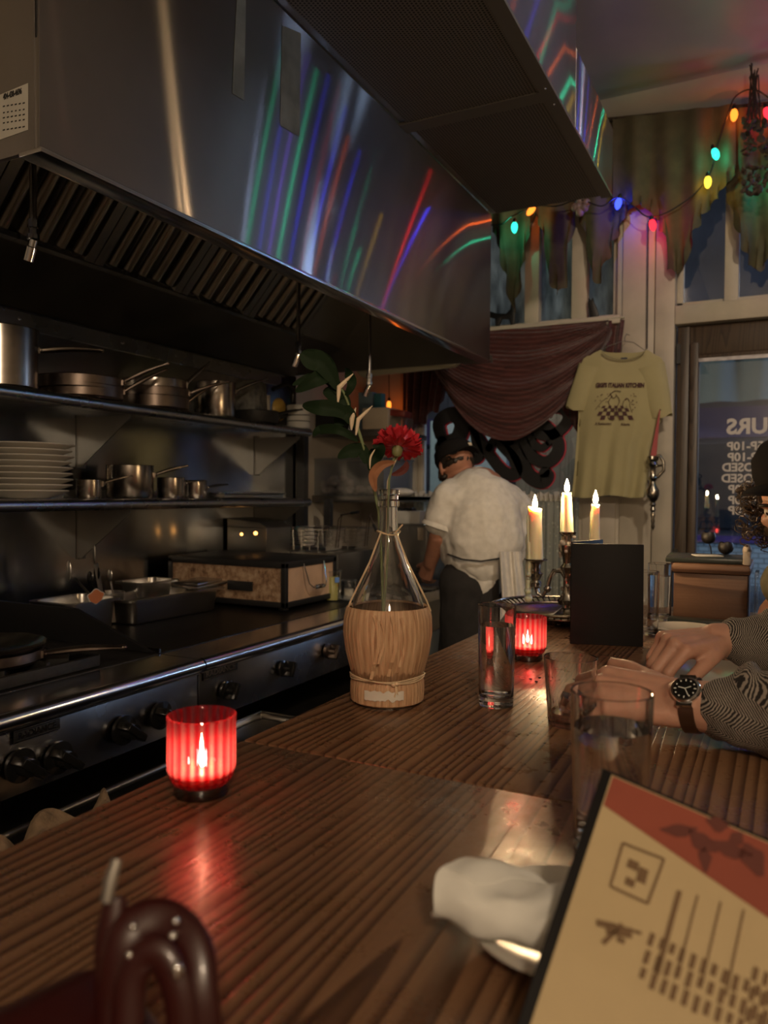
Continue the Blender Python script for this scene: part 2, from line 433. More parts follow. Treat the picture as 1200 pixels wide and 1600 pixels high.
# shop door: dark wood frame and glass with lettering
dr = MB(); xd0 = XP1+.01; xg = fx(1092, 600); zt = fz(1150, 560)
dr.box((xd0, YF-.02, 0), (xg-.045, YF+.08, 2.24)); dr.box((xg-.04, YF-.045, 0), (xg, YF+.05, 2.15)); dr.box((xg-.045, YF-.01, zt+.03), (1.1, YF+.08, 2.24))
dr.box((xg, YF-.03, zt), (.75, YF+.04, zt+.028)); dr.box((.60, YF-.045, 0), (.75, YF+.05, 2.15)); dr.box((xg, YF-.03, 0), (.75, YF+.04, .72))
door = struct(dr.build('door_1', m_doorwood, bevel=.004))
g = MB(); g.box((xg, YF+.0, .72), (.60, YF+.006, zt)); g.build('pane', m_night, door)
k = MB(); k.box((xg, YF-.04, zt-.012), (.62, YF-.03, zt+.006)); k.build('glazing_bead', plain('worn_bead', (.35, .33, .34), .4, .3, 14, .6), door)
k = MB(); k.obox((xd0+.008, YF-.03, 1.05), (.02, .02, .12)); k.obox((xd0+.008, YF-.03, 2.1), (.02, .02, .1)); k.build('hinge', m_black, door)
m_letter = plain('white_vinyl_letter', (.62, .58, .55), .6)
def mtext(s, px, py, size, bold=.03):
    """lettering on the outside of the glass: mirrored from here; ends at px"""
    p = at(px, py, 'y', YF-.002)
    return text('lettering', s, size, Matrix.Translation(p) @ Matrix.Rotation(pi/2, 4, 'X') @ Matrix.Diagonal((-1, 1, 1, 1)), m_letter, door, .0005, bold, 'RIGHT')
mtext('HOURS', 1135, 668, .105, .035)
for s, py, px in (('5P-10P', 698, 1136), ('5P-10P', 715, 1137), ('CLOSED', 731, 1128), ('CLOSED', 748, 1127), ('5P-10P', 765, 1138), ('5P-10P', 782, 1138), ('5P-10P', 798, 1138)):
    mtext(s, px, py, .058, .03)

# ------------------------------------------------------------------ street outside
sbox('ground_street', (-9, YF+.13, -.06), (9, 14, -.01), plain('wet_asphalt', (.09, .12, .15), .25, 0, 6, .5, .4, 30))
k = N('painted_brick'); bt = k.new('ShaderNodeTexBrick', Vector=k.coord((1, 1, 1), rot=(pi/2, 0, 0)), Scale=4.2, Color1=(.42, .52, .56), Color2=(.36, .46, .50), Mortar=(.16, .2, .22)); bt.inputs['Mortar Size'].default_value = .03
k.p(**{'Base__Color': bt.outputs['Color'], 'Roughness': .5}); m_brick = k.m
bd = thing('shop_building', 'dark shop building across the street with pale blue painted brick base', 'building', (0, 10, 0))
k = MB(); k.box((-9, 10, .33), (6, 10.3, .83)); k.build('brick_base', m_brick, bd)
k = MB(); k.box((-9, 9.3, 0), (6, 10.3, .33)); k.build('pavement', MATS['wet_asphalt'], bd)
k = MB(); k.box((-9, 9.95, .83), (6, 10.3, .91)); k.build('purple_band', plain('purple_paint', (.09, .05, .22), .5), bd)
k = MB(); k.box((-9, 10, .91), (6, 10.3, 6.5)); k.build('upper_wall', plain('dark_facade', (.05, .05, .065), .6, 0, 2, .4), bd)
k = MB(); k.box((-9, 9.9, 2.07), (6, 10.0, 2.43)); k.build('fascia', plain('purple_fascia', (.05, .035, .10), .5), bd)
for x in (-2.2, -1.2, -.2):
    k = MB(); k.box((x, 9.93, 1.0), (x+.85, 9.99, 2.0)); w = k.build('shop_window', plain('dark_shop_glass', (.02, .025, .035), .1), bd)
k = MB(); k.grid(lambda u, v: V((-3+6*u, 9.85-.5*v+.06*sin(u*90), 2.95+.12*abs(sin(u*7*pi))-(.52+.12*abs(sin(u*7*pi)))*v)), 120, 6); k.build('awning', plain('grey_awning', (.20, .24, .22), .7), bd)
# bits of street seen through the main window
k = MB(); k.lathe([(.09, 0), (.07, 4)], (-3.35, 6.6, 0), 12, fn=lambda a, z: 1+.12*sin(3*a)); tr = k.build('street_tree', plain('bark', (.05, .045, .04), .8, 0, 12, .4)); tag(tr, 'dark tree trunk standing outside behind the main window', 'tree')
k = MB(); k.box((-3.9, 8.9, 0), (-2.9, 9.0, 2.3)); o = k.build('door_shutter', plain('pale_shutter', (.34, .40, .38), .6)); tag(o, 'pale shutter across the street seen past the cook', 'shutter')
k = MB()
k.box((-2.5, 8.0, 0), (-1.6, 8.1, 2.3))
o = k.build('wooden_hoarding', wood('hoarding_wood', (.10, .07, .04), (.26, .20, .13), (.36, .28, .19), 'z', 12)); tag(o, 'weathered wooden hoarding outside behind the curling sign', 'hoarding')
k = MB(); k.box((-4.6, 7.6, 0), (-2.6, 7.8, .95)); k.box((-4.6, 7.55, .95), (-2.2, 7.85, 1.02)); o = k.build('parked_trailer', plain('slate_blue_panel', (.10, .12, .20), .5)); tag(o, 'slate blue trailer parked in the street', 'trailer')
for nm, lb, x, y, z, c, p in (('street_light', 'small white street light glowing across the road', -1.15, 8.8, 1.75, (.8, .9, 1), 60), ('signal_light', 'tiny red light glowing outside behind the lace curtain', fx(690, 790)*1.35, 5.8, 1.35, (1, .05, .03), 40), ('shop_light', 'tiny green light seen through the door glass', .06, 9.6, 1.72, (.1, 1, .5), 30)):
    k = MB(); k.ell((x, y, z), .018, seg=10, rings=6); o = k.build(nm, emit(nm+'_glow', c, p)); tag(o, lb, 'light'); k = MB(); k.tube([(x, y+.03, -.01), (x, y+.03, z+.03)], .012, 8); k.build('pole', m_black, o)

# ================================================================== HOOD
XH, ZH, ZT, YH0, YH1 = -1.2, 2.0, 2.675, .965, 3.42
hood = thing('range_hood', 'large stainless steel range hood over the cook line', 'range hood', (XW, YH0, ZH))
k = MB(); t = .012
k.box((XH-t, YH0, ZH), (XH, YH1, ZT))                 # front sheet
k.build('front_panel', m_hood, hood, bevel=.003)
k = MB(); k.box((XW+.01, YH0, ZH), (XH-t, YH0+t, 3.4)); k.box((XH-t, YH0, ZT), (XH, YH0+t, 3.4)); k.build('near_end_panel', m_hood, hood, bevel=.002)
k = MB(); k.box((XW+.01, YH1-t, ZH), (XH-t, YH1, ZT)); k.build('far_end_panel', m_hoodin, hood)
k = MB(); k.box((XW+.01, YH0+t, ZT-.01), (XH-t, YH1-t, ZT)); k.build('top_panel', m_hoodin, hood)
k = MB(); k.box((XH-.055, YH0, ZH-.006), (XH+.006, YH1, ZH+.004)); k.box((XH-.06, YH0, ZH+.0), (XH-.05, YH1, ZH+.03)); k.build('grease_lip', m_rail, hood, bevel=.002)
# inner back panel sloping from filter foot down to the wall, and filter frame
FX0, FZ0, FX1, FZ1 = -2.0, 2.125, -1.60, 2.56
k = MB(); k.slab(lambda u, v: V((XW+.012+(FX0-XW-.012)*v, YH0+t+(YH1-YH0-2*t)*u, ZH+(FZ0-ZH)*v)), 1, 1, (0, 0, -.006)); k.build('back_slope', m_hoodin, hood)
k = MB(); k.slab(lambda u, v: V((FX0+(FX1-FX0)*v, 3.02+(YH1-t-3.02)*u, FZ0+(FZ1-FZ0)*v)), 1, 1, (-.006, 0, 0)); k.build('blanking_panel', m_hoodin, hood)
k = MB(); k.box((FX0-.02, YH0+t, FZ0-.012), (FX0+.022, 3.03, FZ0+.004))
for y in (1.15, 1.52, 1.93, 2.3, 2.7): k.box((FX0-.0, y, FZ0-.014), (FX0+.03, y+.05, FZ0+.012))
k.build('filter_rail', m_rail, hood)
# baffle filters
m_filt = steel('filter_steel', (.40, .36, .30), .30, 0, stain=.3, sscale=5)
dirv = V((FX1-FX0, 0, FZ1-FZ0)); nrm = V((dirv.z, 0, -dirv.x)).normalized(); L_ = dirv.length
yy = YH0+.02; nf = 5; fw = (3.02-yy)/nf
fil = None
for i in range(nf):
    y0 = yy+i*fw
    k = MB(); R_ = Matrix((V((0, 1, 0)), dirv.normalized(), V((0, 1, 0)).cross(dirv.normalized()))).transposed()
    nb = 5
    def P(yl, s, n): return V((FX0, y0+yl, FZ0)) + dirv*s + nrm*n
    k.prism([P(.0, 0, -.02), P(fw-.004, 0, -.02), P(fw-.004, 1, -.02), P(0, 1, -.02)], nrm*.002)       # dark back
    for a, b in ((0, .035), (fw-.038, fw-.004)):
        k.prism([P(a, 0, -.018), P(b, 0, -.018), P(b, 1, -.018), P(a, 1, -.018)], nrm*.04)
    fo = k.build('filter_panel', m_hoodin, hood, bevel=.002)
    bm_ = MB()
    gap = (fw-.075)/nb
    for j in range(nb):
        ya = .04+gap*j+gap*.22; w = gap*.56; n_ = 10
        ends = []
        for s in (.04, .96):
            ends.append([P(ya+w*.5-w*.5*cos(pi*q/n_), s, .006+.02*sin(pi*q/n_)) for q in range(n_+1)])
        va = [bm_.bm.verts.new(p) for p in ends[0]]; vb = [bm_.bm.verts.new(p) for p in ends[1]]
        for q in range(n_): bm_.face([va[q], va[q+1], vb[q+1], vb[q]])
        bm_.face(va[::-1]); bm_.face(vb)
    bm_.build('baffles', m_filt, fo)
    for dy in (-.012, .026):
        h = MB(); pts = [P(dy+.012, .42, .018), P(dy-.006, .44, .045), P(dy-.006, .56, .045), P(dy+.012, .58, .018)]
        h.tube(pts, .0022, 6); h.build('filter_handle', m_pandark, fo)
# fire-suppression drop pipes
def nozzle(px, py0, py1, X):
    a = at(px, py0, 'x', X); b = at(px+1, py1-28, 'x', X); k = MB()
    k.tube([(b.x, b.y, a.z+.05), b], .008, 12); p = k.build('drop_pipe', m_chrome, hood)
    k = MB(); k.lathe([(.013, 0), (.013, -.018), (.010, -.02), (.010, -.032), (.014, -.034), (.014, -.045)], b, 8); d = V((-.012, 0, -.03)).normalized()
    k.tube([b+V((0, 0, -.045)), b+V((0, 0, -.045))+d*.016, b+V((0, 0, -.045))+d*.018, b+V((0, 0, -.045))+d*.05], [.010, .010, .013, .012], 10); k.build('nozzle_tip', m_chrome, p)
nozzle(51, 243, 372, -1.55); nozzle(465, 432, 562, -1.62); nozzle(576, 486, 612, -1.5)
# film strips left on the front sheet, rating sticker on the near end
m_tape = plain('film_strip', (.30, .34, .34), .22, .6, 10, .3)
def tape(pts):
    k = MB(); k.prism([at(x, y, 'x', XH+.0015) for x, y in pts], (.0006, 0, 0)); k.build('tape_strip', m_tape, hood)
tape([(370, 0), (384, 0), (383, 60), (381, 157), (363, 146), (366, 80)])
tape([(441, 40), (470, 52), (468, 214), (438, 196)])
m_stick = plain('sticker_paper', (.50, .48, .42), .6, 0, 20, .05); m_ink = plain('black_ink', (.02, .02, .02), .6)
YS = YH0-.0008
def es(x, y, o=0): p = at(x, y, 'y', YS-o); return p
k = MB(); k.prism([es(44, 130), es(44, 203), es(-4, 220), es(-4, 150)], (0, -.0006, 0)); stk = k.build('sticker', m_stick, hood)
ex = (es(44, 130, .0008)-es(2, 149, .0008)); ez = V((0, 0, 1))
text('lettering', '404-438-4696', .0145, frame(es(3, 153, .0012), (1, 0, 0), ez) @ Matrix.Shear('XZ', 4, (0, 0)) if False else frame(es(5, 152, .0012), (1, 0, 0), ez), m_ink, stk, .0002, .05, sx=.62)
for i, (py, sc) in enumerate(((166, .6), (176, .4), (184, .6), (192, .5), (203, .7))):
    for j in range(6):
        k = MB(); c = es(6+j*6.2, py-j*1.0, .001); k.obox(c, (.0062*sc+.002, .0003, .0024)); k.build('lettering', m_ink, stk)
k = MB(); k.box((es(56, 35).x-.001, YH0-.002, 2.2), (es(57, 35).x+.001, YH0, 2.27)); k.build('seam_mark', m_black, hood)

# supply-air plenum in front of the hood
XPN0, XPN1 = XH+.001, -.655
k = N('perforated_steel'); vor = k.coord(); X = k.sep(vor)
fxn = k.math('FRACT', k.math('MULTIPLY', X[0], 95)); fyn = k.math('FRACT', k.math('ADD', k.math('MULTIPLY', X[1], 95), k.math('MULTIPLY', k.math('FLOOR', k.math('MULTIPLY', X[0], 95)), .5)))
dd = k.math('ADD', k.math('POWER', k.math('SUBTRACT', fxn, .5), 2), k.math('POWER', k.math('SUBTRACT', fyn, .5), 2))
hole = k.math('LESS_THAN', dd, .10)
k.p(**{'Base__Color': k.mix(hole, (.16, .14, .12), (.012, .011, .010)), 'Metallic': .6, 'Roughness': .5}); m_perf = k.m
pl = thing('supply_air_plenum', 'grey metal air box with perforated underside fixed in front of the hood', 'air duct', (XPN0, .2, ZT))
k = MB(); k.box((XPN0, -.4, ZT+.004), (XPN1, 2.74, 3.41)); k.build('main_box', m_hood, pl, bevel=.002)
k = MB(); k.box((XPN0, 2.746, ZT+.004), (XPN1, YH1, 2.955)); k.build('end_box', m_hood, pl, bevel=.002)
for y0, y1 in ((-.4, 1.2), (1.25, 2.44), (2.505, YH1-.02)):
    k = MB(); k.box((XPN0+.03, y0, ZT-.004), (XPN1-.045, y1, ZT+.003)); k.build('perforated_panel', m_perf, pl)
m_trim = plain('dull_steel_trim', (.14, .125, .105), .45, .6)
k = MB(); k.box((XPN0, 2.44, ZT-.008), (XPN1, 2.505, ZT+.003)); k.box((XPN1-.045, -.4, ZT-.008), (XPN1, 2.44, ZT+.003)); k.box((XPN1-.045, 2.505, ZT-.008), (XPN1, YH1, ZT+.003)); k.build('panel_frame', m_trim, pl)
for y in (2.42, 2.53):
    k = MB(); k.ell((XPN1-.02, y, ZT-.009), .004, seg=8, rings=5); k.build('screw', m_chrome, pl)
# painted board under the hood end
k = MB(); a, b, c_, d_ = [at(*q, 'y', 3.45) for q in ((556, 557), (561, 590), (714, 549), (708, 574))]
x0, x1 = -1.945, -1.36; k.prism([(x0, 3.44, 2.03), (x0+.035, 3.44, 2.075), (x1-.03, 3.44, 2.075), (x1, 3.44, 2.055), (x1, 3.44, 2.01), (x1-.03, 3.44, 1.99), (x0+.05, 3.44, 1.975)], (0, .03, 0))
o = k.build('painted_board', m_board, bevel=.003); tag(o, 'pale green painted board with cut corners under the far end of the hood', 'board')
k = MB(); k.box((-1.34, 3.43, 1.999), (XH, 3.46, 2.03)); k.box((-1.9, 3.47, 2.02), (-1.5, 3.485, 2.62)); o = k.build('hood_bracket', m_hoodin); tag(o, 'steel bracket carrying the board at the hood end', 'bracket')

# ================================================================== WALL SHELVES
def wall_shelf(z, label):
    r = thing('wall_shelf', label, 'shelf', (XW, 1.0, z), 'steel wall shelves')
    k = MB(); k.box((XW+.005, .3, z-.006), (-2.02, 3.14, z)); k.box((XW+.005, .3, z), (XW+.012, 3.14, z+.03))
    k.tube([(-2.015, .3, z-.019), (-2.015, 3.14, z-.019)], .019, 16); k.build('shelf_board', m_shelf, r, bevel=0)
    for y in (.75, 2.005, 3.085):
        k = MB(); k.prism([(XW+.008, y-.002, z-.04), (-2.03, y-.002, z-.04), (-2.03, y-.002, z-.05), (-2.27, y-.002, z-.22), (XW+.008, y-.002, z-.22)], (0, .004, 0))
        k.box((XW+.006, y-.004, z-.225), (XW+.01, y+.035, z-.03)); k.build('bracket', m_hoodin, r)
    return r
wall_shelf(1.69, 'upper steel wall shelf loaded with pans and pots under the hood')
wall_shelf(1.355, 'lower steel wall shelf holding plates and small saucepans')
Z1, Z2 = 1.6915, 1.3565

def rim(k, r, z, c=(0, 0, 0), t=.0022): k.lathe([(r-t, z-t), (r+t, z-t), (r+t, z+t), (r-t, z+t), (r-t, z-t)], c, 32, caps=False)
def pot(name, label, r, h, hl, loc, ang, m=None, tilt=.35, cat='saucepan', thick=.003, hz=.82, flat=.55, group=None, hr=.008, dark_handle=False):
    m = m or m_pan; t = thing(name, label, cat, (0, 0, 0), group)
    k = MB(); k.lathe([(0, 0), (r*.94, 0), (r, .008), (r, h), (r+.004, h+.002), (r-thick, h), (r-thick, .008), (0, .006)], seg=36); k.build('pan_body', m, t)
    z = h*hz; a = V((r-.002, 0, z)); e = V((r+hl*cos(tilt), 0, z+hl*sin(tilt))); k = MB()
    n = 9; pts = []; rs = []
    for i in range(n+1):
        u = i/n; p = a.lerp(e, u) + V((0, 0, .10*hl*(sin(pi*u)*.5 - (1-u)*u))); pts.append(p); rs.append(hr*(.7+.5*sin(pi*min(1, u*1.15))**.6 if u < 1 else .75))
    rs = [q*1.35 for q in rs]; k.tube(pts, rs, 10, flat=flat); k.ell(e, (hr*1.1, hr*.9, hr*.7), seg=10, rings=6); hd = k.build('handle', m_black if dark_handle else m, t)
    k = MB(); k.obox((r+.002, 0, z), (.006, .026, .018), (0, 0, 0))
    for s in (-.010, .010): k.ell((r+.010, s, z), (.004, .005, .005), seg=8, rings=6)
    k.build('rivet_plate', m, hd)
    t.location = loc; t.rotation_euler = (0, 0, ang); return t
def wx(px, py, X, z):  # where a shelf item stands: X plane, given shelf height
    p = at(px, py, 'x', X); return V((p.x, p.y, z))
FW = radians(78)   # handles swing toward +Y and a little outward
pot('stock_pot', 'tall steel pot at the near end of the upper shelf', .105, .185, .20, wx(2, 560, -2.14, Z1), radians(66), tilt=.13, cat='pot', hr=.012, hz=.72)
pot('saute_pan', 'wide saute pan, lower of the two beside the tall pot', .135, .045, .17, wx(128, 600, -2.13, Z1), radians(52), m_pandark, .55, 'pan', group='stacked saute pans')
pot('saute_pan', 'wide saute pan nested on top of the pan beside the tall pot', .135, .045, .17, wx(126, 600, -2.13, Z1+.028), radians(40), m_pandark, .45, 'pan', group='stacked saute pans')
for i, (dz, an, ti, lb) in enumerate(((0, 64, .62, 'bottom'), (.032, 50, .35, 'second'), (.064, 72, .75, 'top'))):
    pot('frying_pan', lb+' frying pan of the stack of three mid upper shelf', .125-.002*i, .048, .165, wx(243, 610, -2.13, Z1+dz), radians(an), m_pandark if i < 2 else m_pan, ti, 'pan', group='stacked frying pans')
pot('saucepan', 'steel saucepan with raised handle beside the stacked frying pans', .080, .150, .17, wx(338, 620, -2.12, Z1), radians(62), m_pan, .42, hz=.8)
k = MB(); c = wx(392, 610, -2.15, Z1); k.obox(c+V((0, 0, .10)), (.12, .15, .2), (0, 0, .2), .9); o = k.build('stone_jar', plain('speckled_grey_stone', (.12, .12, .11), .6, 0, 30, .6, .3, 50), bevel=.02); tag(o, 'speckled grey block jar standing behind the saucepan', 'jar')
pot('skillet', 'black iron skillet leaning low near the shelf end', .10, .05, .18, wx(400, 650, -2.09, Z1), radians(75), m_iron, .25, 'pan', dark_handle=True)
k = MB(); c = wx(415, 640, -2.16, Z1); k.box(c+V((-.02, -.012, 0)), c+V((.02, .012, .15))); o = k.build('cutting_board_edge', m_white, bevel=.004); o.name = 'cutting_board'; tag(o, 'pale cutting board stood on edge behind the skillet', 'cutting board')
k = MB(); c = wx(436, 640, -2.14, Z1); k.ell(c+V((0, 0, .09)), (.02, .055, .055)); o = k.build('yellow_lid', plain('yellow_plastic', (.50, .33, .08), .4)); tag(o, 'yellow oval plastic lid on the upper shelf', 'lid')
k = MB(); c = wx(445, 650, -2.10, Z1); n = 14
k.tube([c+V((0, -.12+.0, .02)), c+V((0, -.05, .05)), c+V((0, .02, .07)), c+V((0, .07, .12)), c+V((0, .06, .19)), c+V((0, .01, .21)), c+V((0, -.10, .17))], [.02, .018, .016, .014, .014, .013, .010], 10); o = k.build('rubber_hose', m_blackgloss); tag(o, 'thick black curved hose looped at the shelf end', 'hose')
k = MB(); c = wx(466, 655, -2.06, Z1); k.lathe([(.052, 0), (.055, .01), (.055, .105), (.05, .11), (.018, .11), (.018, 0)], c, 28, caps=False); o = k.build('paper_roll', plain('paper_towel', (.50, .50, .47), .8)); tag(o, 'white paper roll with cord round it at the shelf end', 'paper roll')
k = MB(); k.lathe([(.057, .03), (.058, .032), (.057, .034)], c, 28, caps=False); k.lathe([(.057, .06), (.058, .062), (.057, .064)], c, 28, (0.06, 0, 0), caps=False); k2 = k.build('cord', m_black, o)

# plates
pt = None; zz = Z2
pc = wx(42, 760, -2.155, Z2)
def plate_prof(r, h=.022): return [(0, 0), (r*.55, 0), (r*.6, .004), (r*.97, h), (r, h+.002), (r*.98, h+.005), (r*.6, .009), (0, .006)]
for i in range(9):
    k = MB() if pt is None else None
    if pt is None:
        k.lathe(plate_prof(.142), seg=48); pt = k.build('dinner_plate', m_china); o = pt
        tag(pt, 'bottom plate of the tall cream plate stack on the lower shelf', 'plate', 'plates stacked on the lower shelf')
    else:
        o = dup(pt, label=('%s cream plate of the tall stack on the lower shelf' % ['', 'second from bottom', 'third from bottom', 'fourth from bottom', 'middle', 'fourth from top', 'third from top', 'second from top', 'topmost'][i]))
    o.location = pc + V((random.uniform(-.004, .004), random.uniform(-.006, .006), i*.0185)); 
    s = 1.0 if i != 0 else .93; o.scale = (s, s, 1)
pot('small_saucepan', 'tiny steel saucepan right beside the plate stack', .040, .062, .105, wx(139, 768, -2.07, Z2), radians(60), m_pan, .28, hr=.005, hz=.8)
pot('deep_pot', 'large straight sided pot behind the tiny saucepan', .085, .120, .13, wx(203, 768, -2.15, Z2), radians(52), m_pan, .30, cat='pot', hr=.008, hz=.72)
pot('small_saucepan', 'steel saucepan in the middle of the lower shelf', .052, .078, .10, wx(267, 768, -2.09, Z2), radians(72), m_pan, .12, hr=.005, hz=.75)
pot('small_saucepan', 'small saucepan with black handle on the lower shelf', .045, .070, .11, wx(305, 770, -2.09, Z2), radians(74), m_pan, .14, hr=.006, hz=.6, dark_handle=True)
k = MB(); c = wx(375, 772, -2.10, Z2); k.obox(c+V((.0, -.02, .009)), (.26, .42, .016)); k.obox(c+V((0, -.02, .02)), (.28, .44, .006)); o = k.build('sheet_tray', m_shelf, bevel=.004); tag(o, 'flat steel tray at the far end of the lower shelf', 'tray'); o.location.x -= 0.03

# ================================================================== RANGES
XR, ZR = -1.40, .93
YJ = 1.63
def knob(parent, px, py, m, r=.030, l=.035, ang=.6):
    p = at(px, py, 'x', XR+.004); k = MB()
    k.lathe([(r*.9, 0), (r, .004), (r, .012), (r*.55, .016), (r*.5, l), (0, l+.002)], p, 20, (0, pi/2, 0)); q = k.build('knob', m, parent)
    k = MB(); k.obox(p+V((l*.8, 0, 0)), (l*.9, r*.5, r*1.9), (ang, 0, 0)); k.build('knob_grip', m, q, bevel=.003); return q
def badge(parent, px, py, w, h):
    p = at(px, py, 'x', XR+.004); k = MB(); k.box(p+V((0, -w/2, -h/2)), p+V((.002, w/2, h/2))); b = k.build('badge', m_black, parent, bevel=.001)
    k = MB(); k.box(p+V((.002, -w/2+.002, h/2-.003)), p+V((.003, w/2-.002, h/2-.0015))); k.box(p+V((.002, -w/2+.002, -h/2+.0015)), p+V((.003, w/2-.002, -h/2+.003))); k.build('badge_border', m_rail, b)
    text('lettering', 'RADIANCE', h*.72, frame(p+V((.0028, -w/2+.008, 0)), (0, 1, 0), (0, 0, 1)), m_rail, b, .0004, .03, sx=(w-.016)/(h*.72*5.1)); return b
def range_unit(name, label, y0, y1, topm):
    r = thing(name, label, 'stove', (-1.8, (y0+y1)/2, 0))
    k = MB(); k.box((XW+.02, y0+.003, .74), (XR-.02, y1-.003, .885)); k.box((XW+.02, y0+.01, .10), (XR-.06, y1-.01, .30)); k.build('body', m_range, r, bevel=.003)
    k = MB(); k.box((XR-.02, y0+.003, .745), (XR, y1-.003, .915)); k.build('control_panel', m_range, r, bevel=.002)
    k = MB(); k.box((XR-.14, y0+.003, .885), (XR+.01, y1-.003, ZR-.006)); k.tube([(XR+.008, y0+.003, ZR-.022), (XR+.008, y1-.003, ZR-.022)], .020, 16); k.build('front_rail', m_rail, r)
    k = MB(); k.box((XW+.02, y0+.004, .885), (XR-.14, y1-.004, ZR-.004)); k.build('cook_top', topm, r)
    return r
rg = range_unit('burner_range', 'open burner range with heavy iron grates at the near end', .25, YJ, m_iron)
rh = range_unit('griddle_range', 'flat top griddle range with black knobs beyond the burners', YJ, 3.02, m_griddle)
for px, py in ((28, 1195), (88, 1183), (190, 1140), (248, 1117)): knob(rg, px, py, m_blackgloss, .036, .045, .9)
for px, py in ((350, 1078), (440, 1044), (510, 1017)): knob(rh, px, py, m_blackgloss if px != 510 else m_pandark, .026, .040, -.5)
badge(rg, 58, 1141, .115, .026); badge(rh, 345, 1047, .15, .030)
# griddle side splash
k = MB(); k.box((-2.27, YJ+.01, ZR-.006), (XR-.15, YJ+.016, ZR+.004)); k.build('griddle_edge', m_range, rh)
# grates
for gy in (.62, .95, 1.28):
    for gx in (-2.02, -1.70):
        k = MB(); w = .145
        for a in (-w, w): k.box((gx+a-.007, gy-w, ZR+.0), (gx+a+.007, gy+w, ZR+.028)); k.box((gx-w, gy+a-.007, ZR+.0), (gx+w, gy+a+.007, ZR+.028))
        for q in range(8):
            an = q*pi/4; d = V((cos(an), sin(an), 0)); c = V((gx, gy, ZR+.02)); k.obox(c+d*.09, (.09, .011, .03), (0, 0, an))
        k.lathe([(.045, -.018), (.05, 0), (.03, .008), (0, .008)], (gx, gy, ZR+.004), 18); g_ = k.build('grate', m_iron, rg, bevel=.002)
k = MB(); k.box((-2.28, .27, ZR), (-2.24, 1.6, ZR+.11)); k.build('back_riser', m_black, rg)
k = MB(); k.prism([(XR-.15, YJ-.02, ZR+.0), (-2.24, YJ-.02, ZR+.0), (-2.24, YJ-.02, ZR+.10), (-1.85, YJ-.02, ZR+.10)], (0, .012, 0)); k.build('side_riser', m_black, rg)
# under-range shelf with trays and towel
k = MB(); k.box((XW+.02, .25, .52), (XR-.02, 3.0, .54))
for y in (.3, 1.6, 2.95):
    k.box((XR-.07, y, 0), (XR-.03, y+.04, .74))
o = k.build('range_stand', m_hoodin, bevel=.003); tag(o, 'steel stand with undershelf carrying the ranges', 'stand')
def sheet_pan(loc, lx, ly, label):
    k = MB(); k.obox((0, 0, .004), (lx*.93, ly*.93, .004)); 
    for a, b, c2, d2 in ((-1, 0, .004, ly), (1, 0, .004, ly)): k.obox((a*lx/2, 0, .014), (.003, ly, .024), (0, a*.25, 0))
    for a in (-1, 1): k.obox((0, a*ly/2, .014), (lx, .003, .024), (a*-.25, 0, 0))
    k.tube([(-lx/2, -ly/2, .027), (lx/2, -ly/2, .027), (lx/2, ly/2, .027), (-lx/2, ly/2, .027)], .004, 8, closed=True)
    o = k.build('sheet_pan', m_hotel, bevel=.001); o.location = loc; return tag(o, label, 'tray')
sheet_pan(V((-1.42, 1.95, .60)), .30, .40, 'empty sheet pan on the undershelf below the griddle'); 
k = MB(); k.box((-1.60, 1.72, .541), (-1.24, 2.18, .5985)); o = k.build('pan_rack', m_hoodin); tag(o, 'low steel rack holding the empty sheet pan', 'rack')
def cl(u, v):
    p = V((-1.33+.10*v+.02*sin(u*9), .92+.30*u, .70-.10*v*v+.02*sin(u*14+v*4)+.015*noise.noise(V((u*5, v*5, 0))))); return p
k = MB(); k.slab(cl, 24, 16, (0, 0, -.012)); o = k.build('kitchen_towel', plain('tan_towel', (.26, .18, .11), .95, 0, 30, .3, .5, 150)); tag(o, 'crumpled tan towel hanging below the burner knobs', 'towel')
k = MB(); k.tube([(XR+.03, .3, .685), (XR+.03, 1.6, .685)], .008, 10)
for y in (.35, 1.55): k.tube([(XR-.03, y, .75), (XR+.01, y, .70), (XR+.03, y, .685)], .006, 8)
o = k.build('towel_bar', m_hoodin); tag(o, 'thin steel towel bar under the burner range', 'rail')
# foil-lined pan on burner
fp = pot('foil_pan', 'foil lined pan with steel handle on the near burner', .13, .03, .19, at(-22, 1035, 'z', ZR+.03), radians(38), m_pandark, .05, 'pan', hr=.010, hz=.6)
k = MB(); k.lathe([(0, .012), (.06, .012), (.11, .02), (.128, .036), (.138, .046), (.132, .05), (.10, .03), (.05, .022), (0, .02)], (0, 0, 0), 40, fn=lambda a, z: 1+.02*sin(9*a+z*200)+.01*sin(23*a)); o = k.build('foil_liner', steel('foil', (.7, .66, .6), .22, 0, stain=.4, sscale=25, bump=.5)); o.parent = fp

